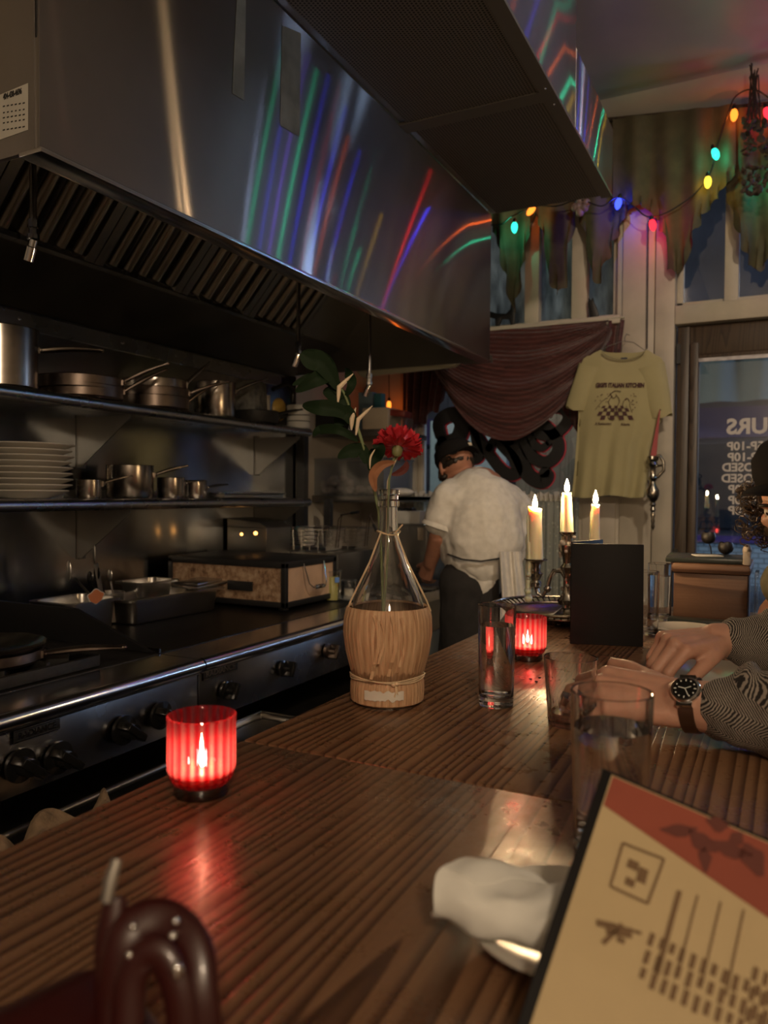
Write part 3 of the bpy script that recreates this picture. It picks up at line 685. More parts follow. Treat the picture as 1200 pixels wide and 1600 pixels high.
# hotel pans
def hotel(name, label, p0, lx, ly, h, ang, m=m_hotel, cat='pan'):
    """open pan, rounded corners, corner p0 = centre"""
    def ringp(sx, sy, z, rc=.03):
        o = []
        for cx, cy, a0 in ((1, 1, 0), (-1, 1, pi/2), (-1, -1, pi), (1, -1, 3*pi/2)):
            for q in range(5):
                a = a0+q*pi/8; o.append(V((cx*(sx/2-rc)+rc*cos(a), cy*(sy/2-rc)+rc*sin(a), z)))
        return o
    k = MB(); rings = [ringp(lx*.86, ly*.9, 0), ringp(lx*.9, ly*.93, .006), ringp(lx*.97, ly*.97, h-.01), ringp(lx, ly, h), ringp(lx+.03, ly+.03, h), ringp(lx+.03, ly+.03, h-.006), ringp(lx+.032, ly+.032, h+.002), ringp(lx-.004, ly-.004, h+.002), ringp(lx*.96, ly*.96, h-.01), ringp(lx*.88, ly*.92, .008)]
    vr = [[k.bm.verts.new(p) for p in r] for r in rings]; n = len(vr[0])
    for A, B in zip(vr, vr[1:]):
        for i in range(n): k.face([A[i], A[(i+1) % n], B[(i+1) % n], B[i]])
    k.face(vr[0][::-1]); k.face(vr[-1])
    o = k.build(name, m); o.location = p0; o.rotation_euler = (0, 0, ang); return tag(o, label, cat)
g0 = ZR-.002
hotel('steam_pan', 'deep square steel pan left of the long pan on the griddle', V((-2.03, 1.77, g0)), .17, .20, .10, .0)
lp = hotel('steam_pan', 'long shallow steel pan lying on the griddle', V((-2.0, 2.13, g0)), .17, .46, .085, -.03)
hotel('steam_pan', 'small steel pan sitting on the back of the long pan', V((-2.11, 2.17, g0+.062)), .13, .17, .055, -.03)
k = MB(); k.obox((0, 0, .006), (.17, .22, .010)); k.obox((0, 0, .014), (.12, .16, .008)); o = k.build('steel_cover', m_hotel, bevel=.004); o.location = (-2.02, 2.36, g0+.089); o.rotation_euler = (.04, 0, 0); tag(o, 'dark dull pan lid resting on the long pan end', 'lid')
k = MB(); k.lathe([(0, 0), (.045, 0), (.05, .1), (.047, .1), (.043, .006), (0, .006)], (-2.05, 1.93, g0+.005), 24); o = k.build('utensil_pot', m_hotel); tag(o, 'round steel pot of utensils between the pans', 'pot')
k = MB(); s = at(150, 932, 'x', -1.93); pp = []
for q in range(24): a = q*2*pi/24; pp.append(s+V((0, .030*cos(a)*(1+.12*sin(5*a)), .020*sin(a)*(1+.15*cos(4*a)))))
k.prism(pp, (.001, 0, 0)); 
k2 = MB(); k2.prism([q+(q-s)*.12+V((-.0006, 0, 0)) for q in pp], (.0005, 0, 0)); 
st_ = k2.build('vinyl_sticker', plain('sticker_white', (.6, .58, .52), .5)); tag(st_, 'small orange sticker on the steel pan rim', 'sticker'); k.build('print', plain('sticker_orange', (.55, .18, .06), .5), st_)
def utensil(name, label, a, b, m, w=.02, hw=.006):
    k = MB(); a = V(a); b = V(b); k.tube([a, a.lerp(b, .75)], hw, 8, flat=.5); o1 = k.build('x', m); me = o1
    k2 = MB(); k2.ell(a.lerp(b, .88), (w, .004, (b-a).length*.13), seg=12, rings=8); h = k2.build('blade', m, o1); o1.name = name; return tag(o1, label, 'utensil')
u0 = V((-2.05, 1.93, g0+.02))
def up(px, py): return at(px, py, 'x', -2.06)
utensil('serving_tongs', 'long dark tongs leaning out of the utensil pot', u0+V((0, -.02, .0)), up(145, 852), m_hoodin, .006, .010)
utensil('steel_spatula', 'short pale spatula leaning left from the utensil pot', u0+V((.01, -.01, .0)), up(98, 882), m_hotel, .012, .006)
utensil('serving_spoon', 'slim spoon standing upright in the utensil pot', u0+V((0, .03, 0)), up(170, 890), m_hotel, .012, .004)
utensil('black_spoon', 'black plastic spoon in the utensil pot', u0+V((0, .01, 0)), up(148, 886), m_blackgloss, .016, .005)
utensil('whisk_handle', 'black handled whisk in the utensil pot', u0+V((0, 0, 0)), up(136, 895), m_blackgloss, .014, .005)

# warmer box: black frame, speckled tan panels, wire handle
k = N('speckled_tan'); n1 = k.noise(k.coord(), 26, 6, .75); n2 = k.noise(k.coord((1, 1, .35)), 60, 3)
k.p(**{'Base__Color': k.ramp(k.math('ADD', k.math('MULTIPLY', n1, .7), k.math('MULTIPLY', n2, .3)), [(.36, (.06, .025, .012)), (.47, (.28, .17, .10)), (.6, (.46, .33, .22))]), 'Roughness': .6}); m_tan = k.m
wb = thing('countertop_warmer', 'black framed countertop box with speckled tan panels on the griddle', 'warmer', (-1.98, 2.6, g0))
bx0, bx1, by0, by1, bz0, bz1 = -2.24, -1.66, 2.42, 2.80, g0+.012, g0+.185
bx1 = -1.655
E2 = .022
k = MB()
for x in (bx0, bx1-E2):
    for y in (by0, by1-E2): k.box((x, y, bz0), (x+E2, y+E2, bz1))
k.box((bx0, by0, bz1-E2*1.0), (bx1, by1, bz1+.004)); k.box((bx0, by0, bz0), (bx1, by1, bz0+E2))
for x in (bx0+.01, bx1-.04):
    for y in (by0+.01, by1-.04): k.box((x, y, g0), (x+.03, y+.03, bz0))
k.build('frame', m_black, wb, bevel=.003)
k = MB(); k.box((bx0+E2, by0+.006, bz0+E2), (bx1-E2, by0+.012, bz1-E2)); k.build('long_panel', m_tan, wb)
k = MB(); k.box((bx1-.012, by0+E2, bz0+E2), (bx1-.006, by1-E2, bz1-E2)); dp = k.build('door_panel', plain('clean_tan', (.46, .31, .21), .6, 0, 14, .12), wb)
k = MB(); k.box((bx0+E2, by1-.012, bz0+E2), (bx1-E2, by1-.006, bz1-E2)); k.box((bx0+.006, by0+E2, bz0+E2), (bx0+.012, by1-E2, bz1-E2)); k.build('rear_panel', m_black, wb)
k = MB(); a = at(375, 915, 'y', by0-.001); k.box(a+V((-.06, -.003, -.018)), a+V((.06, .003, .018))); k.build('name_plate', m_black, wb)
k = MB(); X_ = bx1+.004; ya, yb = by0+.12, by0+.27
k.tube([(X_, ya, bz1-.01), (X_+.02, ya+.012, bz1-.09), (X_+.028, ya+.03, bz1-.105), (X_+.028, yb-.03, bz1-.105), (X_+.02, yb-.012, bz1-.09), (X_, yb, bz1-.01)], .0028, 8); hd = k.build('wire_handle', m_chrome, wb)
k = MB(); k.lathe([(.006, -.035), (.009, -.03), (.009, .03), (.006, .035)], (X_+.028, (ya+yb)/2, bz1-.105), 12, (pi/2, 0, 0)); k.build('grip_coil', m_chrome, hd)

# deli cups
def deli(label, c, r, h, lm, fill):
    t = thing('deli_container', label, 'container', c); k = MB(); C0 = V(c)
    k.lathe([(0, 0), (r*.86, 0), (r, h), (r+.004, h), (r+.004, h-.006)], C0, 28, caps=False); k.build('cup', m_plast, t)
    k = MB(); k.lathe([(0, .002), (r*.855, .002), (r*(.86+.14*fill)-.002, h*fill), (0, h*fill)], C0, 28); k.build('contents', lm, t); return t
dl = deli('tall clear tub of yellow green stock beside the warmer', at(519, 937, 'z', ZR+.0), .040, .125, plain('yellow_broth', (.42, .38, .12), .3), .80)
k = MB(); c = at(519, 937, 'z', ZR); k.lathe([(.0395, .075), (.0395, .10)], c, 28, caps=False); o = k.build('tub_label', plain('blue_print', (.10, .22, .55), .5), None); bpy.data.objects.remove(o)
k = MB(); k.obox(V(c)+V((.036, -.022, .088)), (.003, .02, .022), (0, 0, -.5)); k.build('blue_label', plain('blue_print', (.10, .22, .55), .5), dl)
k = MB(); k.tube([V(c)+V((-.01, -.033, .02)), V(c)+V((.033, -.01, .065))], .004, 8); k.build('red_stripe', plain('red_print', (.5, .12, .05), .5), dl)
deli('small clear tub of white crumbs on the griddle corner', at(545, 932, 'z', ZR), .034, .072, plain('white_crumbs', (.5, .44, .36), .9, 0, 60, .3, .8, 90), .45)
k = MB(); k.lathe([(0, 0), (.06, 0), (.075, .006), (.073, .008), (.058, .003), (0, .003)], at(553, 936, 'z', ZR+.001), 28); o = k.build('saucer', m_plast); tag(o, 'clear shallow dish under the small crumb tub', 'dish')

# prep counter beyond the griddle
pc_ = thing('prep_counter', 'dark steel prep counter running on past the griddle', 'counter', (-1.9, 3.6, 0))
k = MB(); k.box((XW+.01, 3.03, .88), (-1.42, 4.05, .93)); k.build('worktop', m_range, pc_, bevel=.004)
k = MB(); k.box((XW+.01, 3.04, .08), (-1.46, 4.0, .88)); k.build('base', m_hoodin, pc_)
k = MB(); k.box((-1.46, 3.10, .12), (-1.452, 3.55, .72)); k.build('side_panel', plain('pale_green_panel', (.25, .28, .24), .5), pc_)
# fryer with baskets
fr = thing('deep_fryer', 'steel deep fryer with control box behind the warmer', 'fryer', (-2.15, 3.2, .93))
k = MB(); k.box((-2.28, 3.06, .931), (-1.80, 3.42, 1.10)); k.build('tank', m_hoodin, fr, bevel=.004)
k = MB(); a = at(335, 830, 'x', -2.2); k.box((-2.285, 2.86, 1.08), (-2.06, 3.055, 1.22)); k.prism([(-2.285, 2.86, 1.22), (-2.06, 2.86, 1.22), (-2.10, 2.86, 1.245), (-2.285, 2.86, 1.26)], (0, .195, 0)); k.box((-2.285, 2.86, .931), (-2.25, 3.05, 1.08)); cb = k.build('control_box', m_hoodin, fr, bevel=.003)
m_amber = emit('amber_indicator', (1, .42, .10), 5)
for px, py, rr in ((378, 820, .007), (400, 817, .009)):
    p = at(px, py, 'x', -2.055); k = MB(); k.ell((-2.057, min(3.03, p.y), 1.20), rr, seg=10, rings=6); k.build('indicator_light', m_amber, cb)
def basket(label, c, ly, lx, h, hp):
    t = thing('fryer_basket', label, 'basket', c, 'fryer baskets'); C0 = V(c); k = MB(); R0 = .0014
    for q in range(6):
        z = h*q/5; sh = .9+.1*q/5; a, b = lx/2*sh, ly/2*sh
        k.tube([C0+V((-a, -b, z)), C0+V((a, -b, z)), C0+V((a, b, z)), C0+V((-a, b, z))], R0 if q < 5 else .003, 6, closed=True)
    for q in range(15):
        u = -1+2*q/14
        for s in (-1, 1): k.tube([C0+V((s*lx/2*.9, u*ly/2*.9, 0)), C0+V((s*lx/2, u*ly/2, h))], R0, 4)
        k.tube([C0+V((-lx/2*.9, u*ly/2*.9, 0)), C0+V((lx/2*.9, u*ly/2*.9, 0))], R0, 4)
    for q in range(8):
        u = -1+2*q/7
        for s in (-1, 1): k.tube([C0+V((u*lx/2*.9, s*ly/2*.9, 0)), C0+V((u*lx/2, s*ly/2, h))], R0, 4)
        k.tube([C0+V((u*lx/2*.9, -ly/2*.9, 0)), C0+V((u*lx/2*.9, ly/2*.9, 0))], R0, 4)
    k.build('wire_mesh', m_hotel, t)
    k = MB(); e = C0+V((lx/2, 0, h)); k.tube([e+V((0, -.012, -.09)), e+V((.015, -.012, .05)), e+V((.03, 0, .075))], .0025, 6); k.tube([e+V((0, .012, -.09)), e+V((.015, .012, .05)), e+V((.03, 0, .075))], .0025, 6)
    k.tube([e+V((.02, 0, .07)), V(hp)], .0032, 8); hh = k.build('wire_stem', m_pandark, t); k = MB(); k.tube([(e+V((.02, 0, .07))).lerp(V(hp), .6), V(hp)], .007, 8); k.build('black_grip', m_black, hh); return t
b1 = at(420, 852, 'y', 3.12)
basket('empty wire fryer basket, nearer of the two on the fryer', (-2.07, 3.20, 1.105), .16, .36, .10, at(560, 800, 'y', 3.15))
basket('empty wire fryer basket, farther of the two on the fryer', (-2.02, 3.40, 1.105), .16, .36, .10, at(588, 830, 'y', 3.38))
k = MB(); k.box((-2.285, 3.44, .931), (-2.235, 3.48, 1.72)); k.box((-2.15, 3.5, .931), (-2.11, 3.53, 1.35)); o = k.build('shelf_post', m_black); tag(o, 'dark steel post standing behind the fryer', 'post')

# corner shelves past the hood with boxes and tubs
def cshelf(z, x1, label):
    k = MB(); k.box((XW+.002, 3.62, z-.022), (x1, 4.12, z)); k.box((x1-.004, 3.62, z-.03), (x1, 4.12, z)); k.box((XW+.002, 3.615, z-.034), (x1, 3.622, z+.002))
    o = k.build('corner_shelf', m_hoodin, bevel=.002); return tag(o, label, 'shelf', 'corner shelves')
cshelf(1.365, -1.78, 'lower corner shelf holding the clear tub past the hood'); cshelf(1.72, -1.83, 'upper corner shelf with cartons and black jars')
k = MB(); k.box((-2.28, 4.13, 1.40), (-1.97, 4.16, 1.695)); o = k.build('wood_plank', m_white); tag(o, 'pale wood plank behind the clear tub on the corner shelf', 'plank')
def carton(name, label, px0, px1, py0, py1, Y, dy, m, txt=None, cat='box', zb=None):
    a = at(px0, py1, 'y', Y); b = at(px1, py0, 'y', Y); z0 = zb if zb is not None else a.z
    k = MB(); k.box((a.x, Y, z0), (b.x, Y+dy, b.z)); o = k.build(name, m, bevel=.002); tag(o, label, cat)
    for s, fx_, fy_, sz in (txt or []):
        text('lettering', s, sz, frame(V((a.x+(b.x-a.x)*fx_, Y-.001, z0+(b.z-z0)*fy_)), (1, 0, 0), (0, 0, 1)), m_ink, o, .0003, .02)
    return o
m_cream = plain('cream_carton', (.52, .50, .40), .65, 0, 8, .06)
carton('foil_carton', 'cream printed carton wedged in the shelf corner', 412, 472, 702, 772, 3.66, .14, m_cream, [('1', .05, .52, .11), ('#1', .78, .55, .03)], zb=1.366)
tb = thing('clear_tub', 'large clear plastic tub of garlic on the lower corner shelf', 'tub', (-2.05, 3.8, 1.366))
a = at(476, 775, 'y', 3.64); b = at(600, 716, 'y', 3.64); x0, x1, z1 = a.x, b.x, b.z
k = MB()
for A_, B_ in (((x0, 3.64, 1.366), (x1, 3.645, z1)), ((x0, 4.0, 1.366), (x1, 4.005, z1)), ((x0, 3.645, 1.366), (x0+.004, 4.0, z1)), ((x1-.004, 3.645, 1.366), (x1, 4.0, z1)), ((x0+.004, 3.645, 1.366), (x1-.004, 4.0, 1.370))): k.box(A_, B_)
k.build('tub_wall', m_plast, tb)
k = MB(); k.tube([(x0-.004, 3.635, z1), (x1+.004, 3.635, z1), (x1+.004, 4.01, z1), (x0-.004, 4.01, z1)], .006, 6, closed=True); k.build('tub_rim', m_plast, tb)
k = MB()
for i in range(46):
    k.ell((random.uniform(x0+.03, x1-.03), random.uniform(3.67, 3.96), 1.388+random.random()*.018), (.018+.008*random.random(), .02, .016), (random.random(), random.random(), 0), 8, 6)
for i in range(8): k.ell((random.uniform(x0+.05, x0+.16), random.uniform(3.68, 3.9), 1.43+random.random()*.04), (.028, .03, .022), (random.random(), 0, random.random()), 8, 6)
o = k.build('garlic_filling', plain('garlic', (.50, .40, .33), .6, 0, 20, .35)); o['kind'] = 'stuff'; o.parent = tb; o.matrix_parent_inverse = Matrix.Translation(-V(tb.location))
k = MB(); k.ell((-1.80, 3.72, 1.388), (.075, .05, .024), seg=16, rings=10); o = k.build('folded_rag', m_cloth, sub=0); tag(o, 'crumpled white rag at the lower corner shelf edge', 'rag')
carton('black_canister_box', 'black boxed gadget with white label on the upper corner shelf', 489, 530, 628, 668, 3.65, .12, m_black, zb=1.721, cat='gadget')
a = at(513, 640, 'y', 3.648); k = MB(); k.box((a.x, 3.646, a.z-.01), (a.x+.05, 3.6495, a.z+.035)); o = k.build('paper_label', m_paper); tag(o, 'small white printed label on the black boxed gadget', 'label')
for px, py, r_, h_, lb in ((540, 600, .022, .24, 'slim black bottle standing behind the leaves'), (545, 634, .035, .12, 'squat black jar beside the slim bottle')):
    p = at(px, 668, 'y', 3.80 if r_ < .03 else 3.70); k = MB(); k.lathe([(0, 0), (r_, 0), (r_, h_*.7), (r_*.8, h_*.78), (r_*.55, h_*.85), (r_*.55, h_), (0, h_)], (p.x, p.y, 1.721), 20); o = k.build('black_bottle', m_blackgloss); tag(o, lb, 'bottle')
carton('knife_carton', 'brown and white printed carton on the upper corner shelf', 566, 606, 636, 668, 3.66, .16, m_paper, zb=1.721)
k = MB(); a = at(567, 660, 'y', 3.657); 
carton('blue_carton', 'pale blue carton standing behind the knife box', 560, 582, 612, 640, 3.84, .06, plain('pale_blue_card', (.25, .38, .45), .6), zb=1.721)
carton('teal_carton', 'narrow teal carton on the upper corner shelf', 584, 596, 614, 640, 3.84, .05, plain('teal_card', (.08, .30, .36), .6), zb=1.721)
p = at(622, 668, 'y', 3.72); k = MB(); k.box((p.x-.055, 3.68, 1.721), (p.x+.045, 3.82, 1.79)); o = k.build('small_tub', m_plast, bevel=.006); tag(o, 'small clear tub of red packets at the upper shelf end', 'tub')
k = MB(); k.obox((p.x-.005, 3.75, 1.812), (.10, .12, .035), (0, .12, .1)); k2 = k.build('red_lid', plain('dark_red_plastic', (.20, .03, .02), .4), o, bevel=.006)

# grinder machine in front of the cook, box of gloves on top
gm = thing('meat_slicer', 'grey steel kitchen machine with round knob left of the cook', 'machine', (-1.62, 3.5, .93))
a = at(616, 925, 'y', 3.42); b = at(668, 820, 'y', 3.42)
k = MB(); k.box((a.x, 3.42, .931), (b.x, 3.72, b.z)); k.build('housing', steel('machine_steel', (.30, .30, .29), .35, 0), gm, bevel=.01)
k = MB(); c = at(668, 893, 'y', 3.40); k.tube([V(c)+V((-.06, .03, 0)), c], .018, 14); k.lathe([(.012, 0), (.028, .004), (.028, .018), (.02, .022), (0, .024)], c, 20, (0, pi/2, .3)); k.build('clamp_knob', m_pandark, gm)
k = MB(); p = at(656, 828, 'y', 3.415); k.box((p.x-.012, 3.417, p.z-.05), (p.x+.018, 3.4195, p.z+.01)); k.build('rating_label', m_paper, gm)
gx = carton('glove_box', 'white printed glove box on top of the grey machine', 612, 656, 799, 819, 3.46, .12, plain('white_card', (.5, .49, .45), .7), zb=b.z+.0015)
k = MB(); 
for i in range(9): k.ell((at(606+i*5, 797, 'y', 3.52).x, 3.52, b.z+.062+.008*random.random()), (.018, .03, .012), (0, random.random(), 0), 8, 6)
o = k.build('black_glove', m_black, remesh=.005); tag(o, 'black gloves bunched on top of the white box', 'gloves'); 
k = MB(); p = at(690, 924, 'y', 3.35); k.box((p.x-.12, 3.3, .931), (p.x+.03, 3.6, .948)); o = k.build('order_pad', plain('grey_paper', (.2, .2, .19), .6)); tag(o, 'thin grey board lying on the prep counter', 'board')
# ================================================================== BAR COUNTER
ZC = 1.05
ct = thing('bar_counter', 'long varnished wood bar top with raised grain', 'bar counter', (-.25, 1.2, 0))
CX0, CX1, CY0, CY1, CJ = -.63, .13, -.45, 2.42, .822
k = MB(); k.box((CX0, CY0, ZC-.045), (CX1, CJ-.0008, ZC)); k.build('bar_board', m_counter, ct, bevel=.004)
k = MB(); k.box((CX0, CJ+.0008, ZC-.045), (CX1, CY1, ZC)); k.build('bar_board', m_counter, ct, bevel=.004)
k = MB(); k.box((CX0+.06, CY0+.05, 0), (CX0+.10, CY1-.05, ZC-.045)); k.box((CX0+.10, CY0+.05, .0), (CX1-.2, CY1-.05, .12)); k.build('front_panel', m_doorwood, ct)
# ================================================================== TABLE THINGS
def on(px, py, z=ZC): return at(px, py, 'z', z)
# --- ribbed red votives
k = N('red_ribbed_glass'); X = k.sep(k.coord()); an = k.math('ARCTAN2', X[1], X[0]); rib = k.math('POWER', k.math('ABSOLUTE', k.math('COSINE', k.math('MULTIPLY', an, 11.0))), 3.0)
tint_ = k.mix(rib, (1, .24, .32), (1, .82, .84)); k2n = k.mix(rib, (1, .16, .22), (1, .50, .54))
tr = k.new('ShaderNodeBsdfTransparent', Color=tint_); tl = k.new('ShaderNodeBsdfTranslucent', Color=k2n); g = k.new('ShaderNodeBsdfGlossy', Color=(1, .55, .6), Roughness=.08)
rf = k.new('ShaderNodeBsdfRefraction', Color=tint_, IOR=1.40, Roughness=.0); m0 = k.new('ShaderNodeMixShader', Fac=.5); k.l.new(tr.outputs[0], m0.inputs[1]); k.l.new(rf.outputs[0], m0.inputs[2])
m1 = k.new('ShaderNodeMixShader', Fac=.20); k.l.new(m0.outputs[0], m1.inputs[1]); k.l.new(tl.outputs[0], m1.inputs[2])
lw = k.new('ShaderNodeLayerWeight', Blend=.25); m2 = k.new('ShaderNodeMixShader'); k.l.new(k.math('MULTIPLY', lw.outputs['Fresnel'], .6, clamp=True), m2.inputs[0]); k.l.new(m1.outputs[0], m2.inputs[1]); k.l.new(g.outputs[0], m2.inputs[2]); k.l.new(m2.outputs[0], k.out.inputs[0]); m_redglass = k.m
m_redbase = thinglass('votive_foot_glass', (.75, .25, .22), .12)
m_redwax = N('red_lit_wax').p(**{'Base__Color': (.9, .25, .14), 'Roughness': .4, 'Subsurface__Weight': .5, 'Subsurface__Radius': (.02, .008, .004), 'Subsurface__Scale': 1.0}).m
def votive(label, c, r=.0365, h=.086):
    t = thing('votive_candle_holder', label, 'candle holder', (0, 0, 0), 'red ribbed glass votives'); n = 22
    k = MB(); seg = n*6; wave = lambda a, z, rq: 1+(.075*abs(cos(n*a/2))-.05 if z > .02 and z < h-.003 and rq > r*.97 else 0)
    k.lathe([(r*.80, .0125), (r*.93, .018), (r, .030), (r, h-.004), (r+.0012, h), (r-.001, h+.001), (r-.0035, h-.003), (r-.004, .024), (r*.6, .016)], (0, 0, 0), seg, fn=wave, caps=False); k.build('ribbed_glass', m_redglass, t)
    k = MB(); k.lathe([(0, 0), (r*.80, 0), (r*.84, .004), (r*.80, .0125), (0, .0125)], seg=40); k.build('glass_foot', m_redbase, t)
    k = MB(); k.lathe([(0, .0165), (r*.60, .0165), (r*.78, .020), (r*.80, .029), (0, .0295)], seg=32); w = k.build('tealight_wax', m_redwax, t)
    k = MB(); k.tube([(0, 0, .029), (0, 0, .036)], .0007, 6); k.build('wick', m_wick, w)
    k = MB(); k.lathe([(0, .033), (.0022, .035), (.0034, .039), (.0028, .045), (.0012, .051), (0, .055)], seg=12); k.build('flame', m_flamev, t)
    t.location = c; return t
v1 = votive('red ribbed glass votive glowing alone at the near left of the bar', on(315, 1238))
v2 = dup(v1, on(824, 1030), label='red ribbed glass votive glowing just behind the tall water glass')

# --- fiasco bottle
FB = on(605, 1096); FB = V((FB.x, FB.y, ZC+.0005))
fb = thing('wine_flask', 'round clear wine bottle wrapped in pale straw used as a vase', 'bottle', FB)
k = MB()
prof = [(0, .012), (.050, .012), (.054, .02), (.060, .05), (.066, .09), (.0655, .13), (.060, .155), (.047, .19), (.033, .225), (.021, .255), (.0155, .28), (.0145, .30), (.0145, .318), (.0175, .319), (.0178, .328), (.0155, .330), (.0155, .336), (.0172, .338), (.0172, .346), (.013, .347), (.0118, .34), (.0118, .30), (.013, .28), (.0185, .255), (.030, .225), (.044, .19), (.057, .155), (.0625, .13), (.063, .09), (.057, .05), (.05, .022), (0, .016)]
S_ = .97
k.lathe([(r*S_, z*S_) for r, z in prof], FB, 48); k.build('glass_flask', m_glass, fb)
k = MB(); k.lathe([(0, .0165), (.049, .0225), (.0563, .05), (.0622, .09), (.0622, .122), (0, .122)], FB, 40)
k.build('water', m_water, fb)
k = N('straw'); X = k.sep(k.coord()); an = k.math('ARCTAN2', k.math('SUBTRACT', X[1], FB.y), k.math('SUBTRACT', X[0], FB.x))
cm = k.new('ShaderNodeCombineXYZ', X=k.math('MULTIPLY', an, 9), Y=k.math('MULTIPLY', X[2], 8)); ns = k.noise(cm.outputs[0], 1.6, 4, .65, .3)
cm2 = k.new('ShaderNodeCombineXYZ', X=k.math('MULTIPLY', an, 40), Y=k.math('MULTIPLY', X[2], 12)); ns2 = k.noise(cm2.outputs[0], 2, 3)
v = k.math('ADD', k.math('MULTIPLY', ns, .6), k.math('MULTIPLY', ns2, .4))
k.p(**{'Base__Color': k.ramp(v, [(.33, (.22, .10, .045)), (.46, (.48, .28, .15)), (.65, (.66, .45, .27))]), 'Roughness': .55}); k.bump(v, .6, .003); m_straw = k.m
NS = 44
def strawfn(a, z): 
    ph = (a*NS/(2*pi)+.7*noise.noise(V((cos(a)*2, sin(a)*2, z*5)))) % 1
    return 1+.014*(1-2*abs(ph-.5))+.012*noise.noise(V((cos(a)*5, sin(a)*5, z*12)))
k = MB(); k.lathe([(.052, .003), (.057, .006), (.058, .02), (.0575, .033), (.0545, .044), (.058, .052), (.0655, .08), (.0700, .11), (.0692, .135), (.0655, .150), (.0630, .153), (.060, .150)], FB, 44*5, fn=strawfn, caps=False); sw = k.build('straw_basket', m_straw, fb)
k = MB()
for i in range(3):
    k.tube([FB+V((.0585*cos(a)*(1+.006*i), .0585*sin(a)*(1+.006*i), .044+.0016*(i-1)+.0018*sin(a*3+i))) for a in [2*pi*q/60 for q in range(60)]], .0011, 5, closed=True)
tc = (CAM_LOC-FB); tc.z = 0; tc.normalize(); sd = V((-tc.y, tc.x, 0))
kn = FB+tc*.0595+sd*.012+V((0, 0, .044)); 
for i in range(5): k.ell(kn+V((random.uniform(-.003, .003), random.uniform(-.003, .003), random.uniform(-.003, .003))), (.0035, .003, .0035), seg=8, rings=6)
k.tube([kn, kn+sd*.001+V((0, 0, -.014)), kn-sd*.001+V((0, 0, -.022))], .0012, 5); k.tube([kn, kn+sd*.004+V((0, 0, -.018))], .001, 5)
m_raff = plain('raffia', (.66, .50, .32), .6, 0, 60, .2); k.build('raffia_tie', m_raff, sw)
# loose straw leaves & cut gap with white glass showing near the foot
k = MB()
for s0, w0, z0, z1 in ((-.020, .005, .148, .050), (-.010, .004, .14, .075), (.006, .005, .147, .055), (.02, .004, .145, .06)):
    pts = []
    for q in range(9):
        u = q/8; z = z0+(z1-z0)*u; rr = .0725 if .07 < z < .15 else .066; b = FB+tc*(sqrt(max(0, rr*rr-s0*s0))+.001)+sd*(s0+.006*sin(u*4))+V((0, 0, z)); pts.append(b)
    for a, b in zip(pts, pts[1:]): k.prism([a-sd*w0/2, a+sd*w0/2, b+sd*w0/2, b-sd*w0/2], tc*.0008)
k.build('loose_straw', m_straw, sw)
k = MB(); n = 10
k.slab(lambda u, v: FB+V((cos(atan2(tc.y, tc.x)+(-.62+1.05*u))*.0600, sin(atan2(tc.y, tc.x)+(-.62+1.05*u))*.0600, .016+.014*v+.005*noise.noise(V((u*9, v*3, 1))))), 24, 1, tc*.0006); k.build('bare_patch', plain('chalky_patch', (.62, .58, .50), .6, 0, 30, .1), sw)
k = MB(); nk = FB+V((0, 0, .268)); 
k.tube([nk+V((cos(a)*.0185, sin(a)*.0185, .003*sin(a*2))) for a in [2*pi*q/30 for q in range(30)]], .0012, 5, closed=True)
for s, e in ((-1, -.064), (1, .067)):
    k.tube([nk+sd*s*.012+tc*.016, nk+sd*(e*.45)+tc*.026+V((0, 0, -.045)), nk+sd*(e*.9)+tc*.020+V((0, 0, -.105)), nk+sd*(e)+tc*.012+V((0, 0, -.122))], .0016, 6)
k.tube([nk+tc*.0185+sd*.01, nk+tc*.020+sd*.022+V((0, 0, .014))], .0013, 5)
k.build('neck_cord', m_raff, fb)
# --- flowers: depth d0 = bottle
DF = (FB-CAM_LOC).dot(_f)
def fl(px, py, dz=0): return ad(px, py, DF+dz)
m_stem = plain('green_stem', (.16, .20, .08), .5, 0, 20, .2); m_leaf = N('leaf').p(**{'Base__Color': (.010, .022, .008), 'Roughness': .65, 'Specular__IOR__Level': .15}).m
m_cream_petal = plain('cream_petal', (.72, .58, .40), .6, 0, 30, .12); m_browned = plain('browned_leaf', (.30, .13, .06), .6, 0, 30, .4)
def blade(k, pts, w, bend=(0, 0, 1), th=.0006, fold=.25):
    """leaf along pts, half width w(u)"""
    pts = [V(p) for p in pts]; n = 12
    def cur(u):
        f_ = u*(len(pts)-1); i = min(int(f_), len(pts)-2); q = f_-i
        p0, p1, p2, p3 = pts[max(i-1, 0)], pts[i], pts[i+1], pts[min(i+2, len(pts)-1)]
        return .5*((2*p1)+(p2-p0)*q+(2*p0-5*p1+4*p2-p3)*q*q+(3*p1-p0-3*p2+p3)*q**3)
    def fn(u, v):
        c = cur(u); t = (cur(min(1, u+.02))-cur(max(0, u-.02))).normalized(); side = t.cross(V(bend)).normalized(); up = side.cross(t)
        ww = w*max(.02, sin(pi*min(1, u*.93+.04))**.8); s = (v-.5)*2
        return c+side*s*ww+up*fold*ww*abs(s)
    k.slab(fn, n, 6, V(bend)*th)
br = thing('lily_branch', 'leafy lily branch with closed cream buds standing in the wine bottle', 'flower branch', fl(600, 960))
k = MB(); k.tube([fl(600, 1010), fl(597, 900), fl(592, 800, .01), fl(575, 720, .01), fl(556, 660, 0), fl(538, 615, 0), fl(520, 585, 0)], [.0022, .0024, .0024, .0026, .0026, .002, .0015], 8); k.build('stem', m_stem, br)
view = -_f
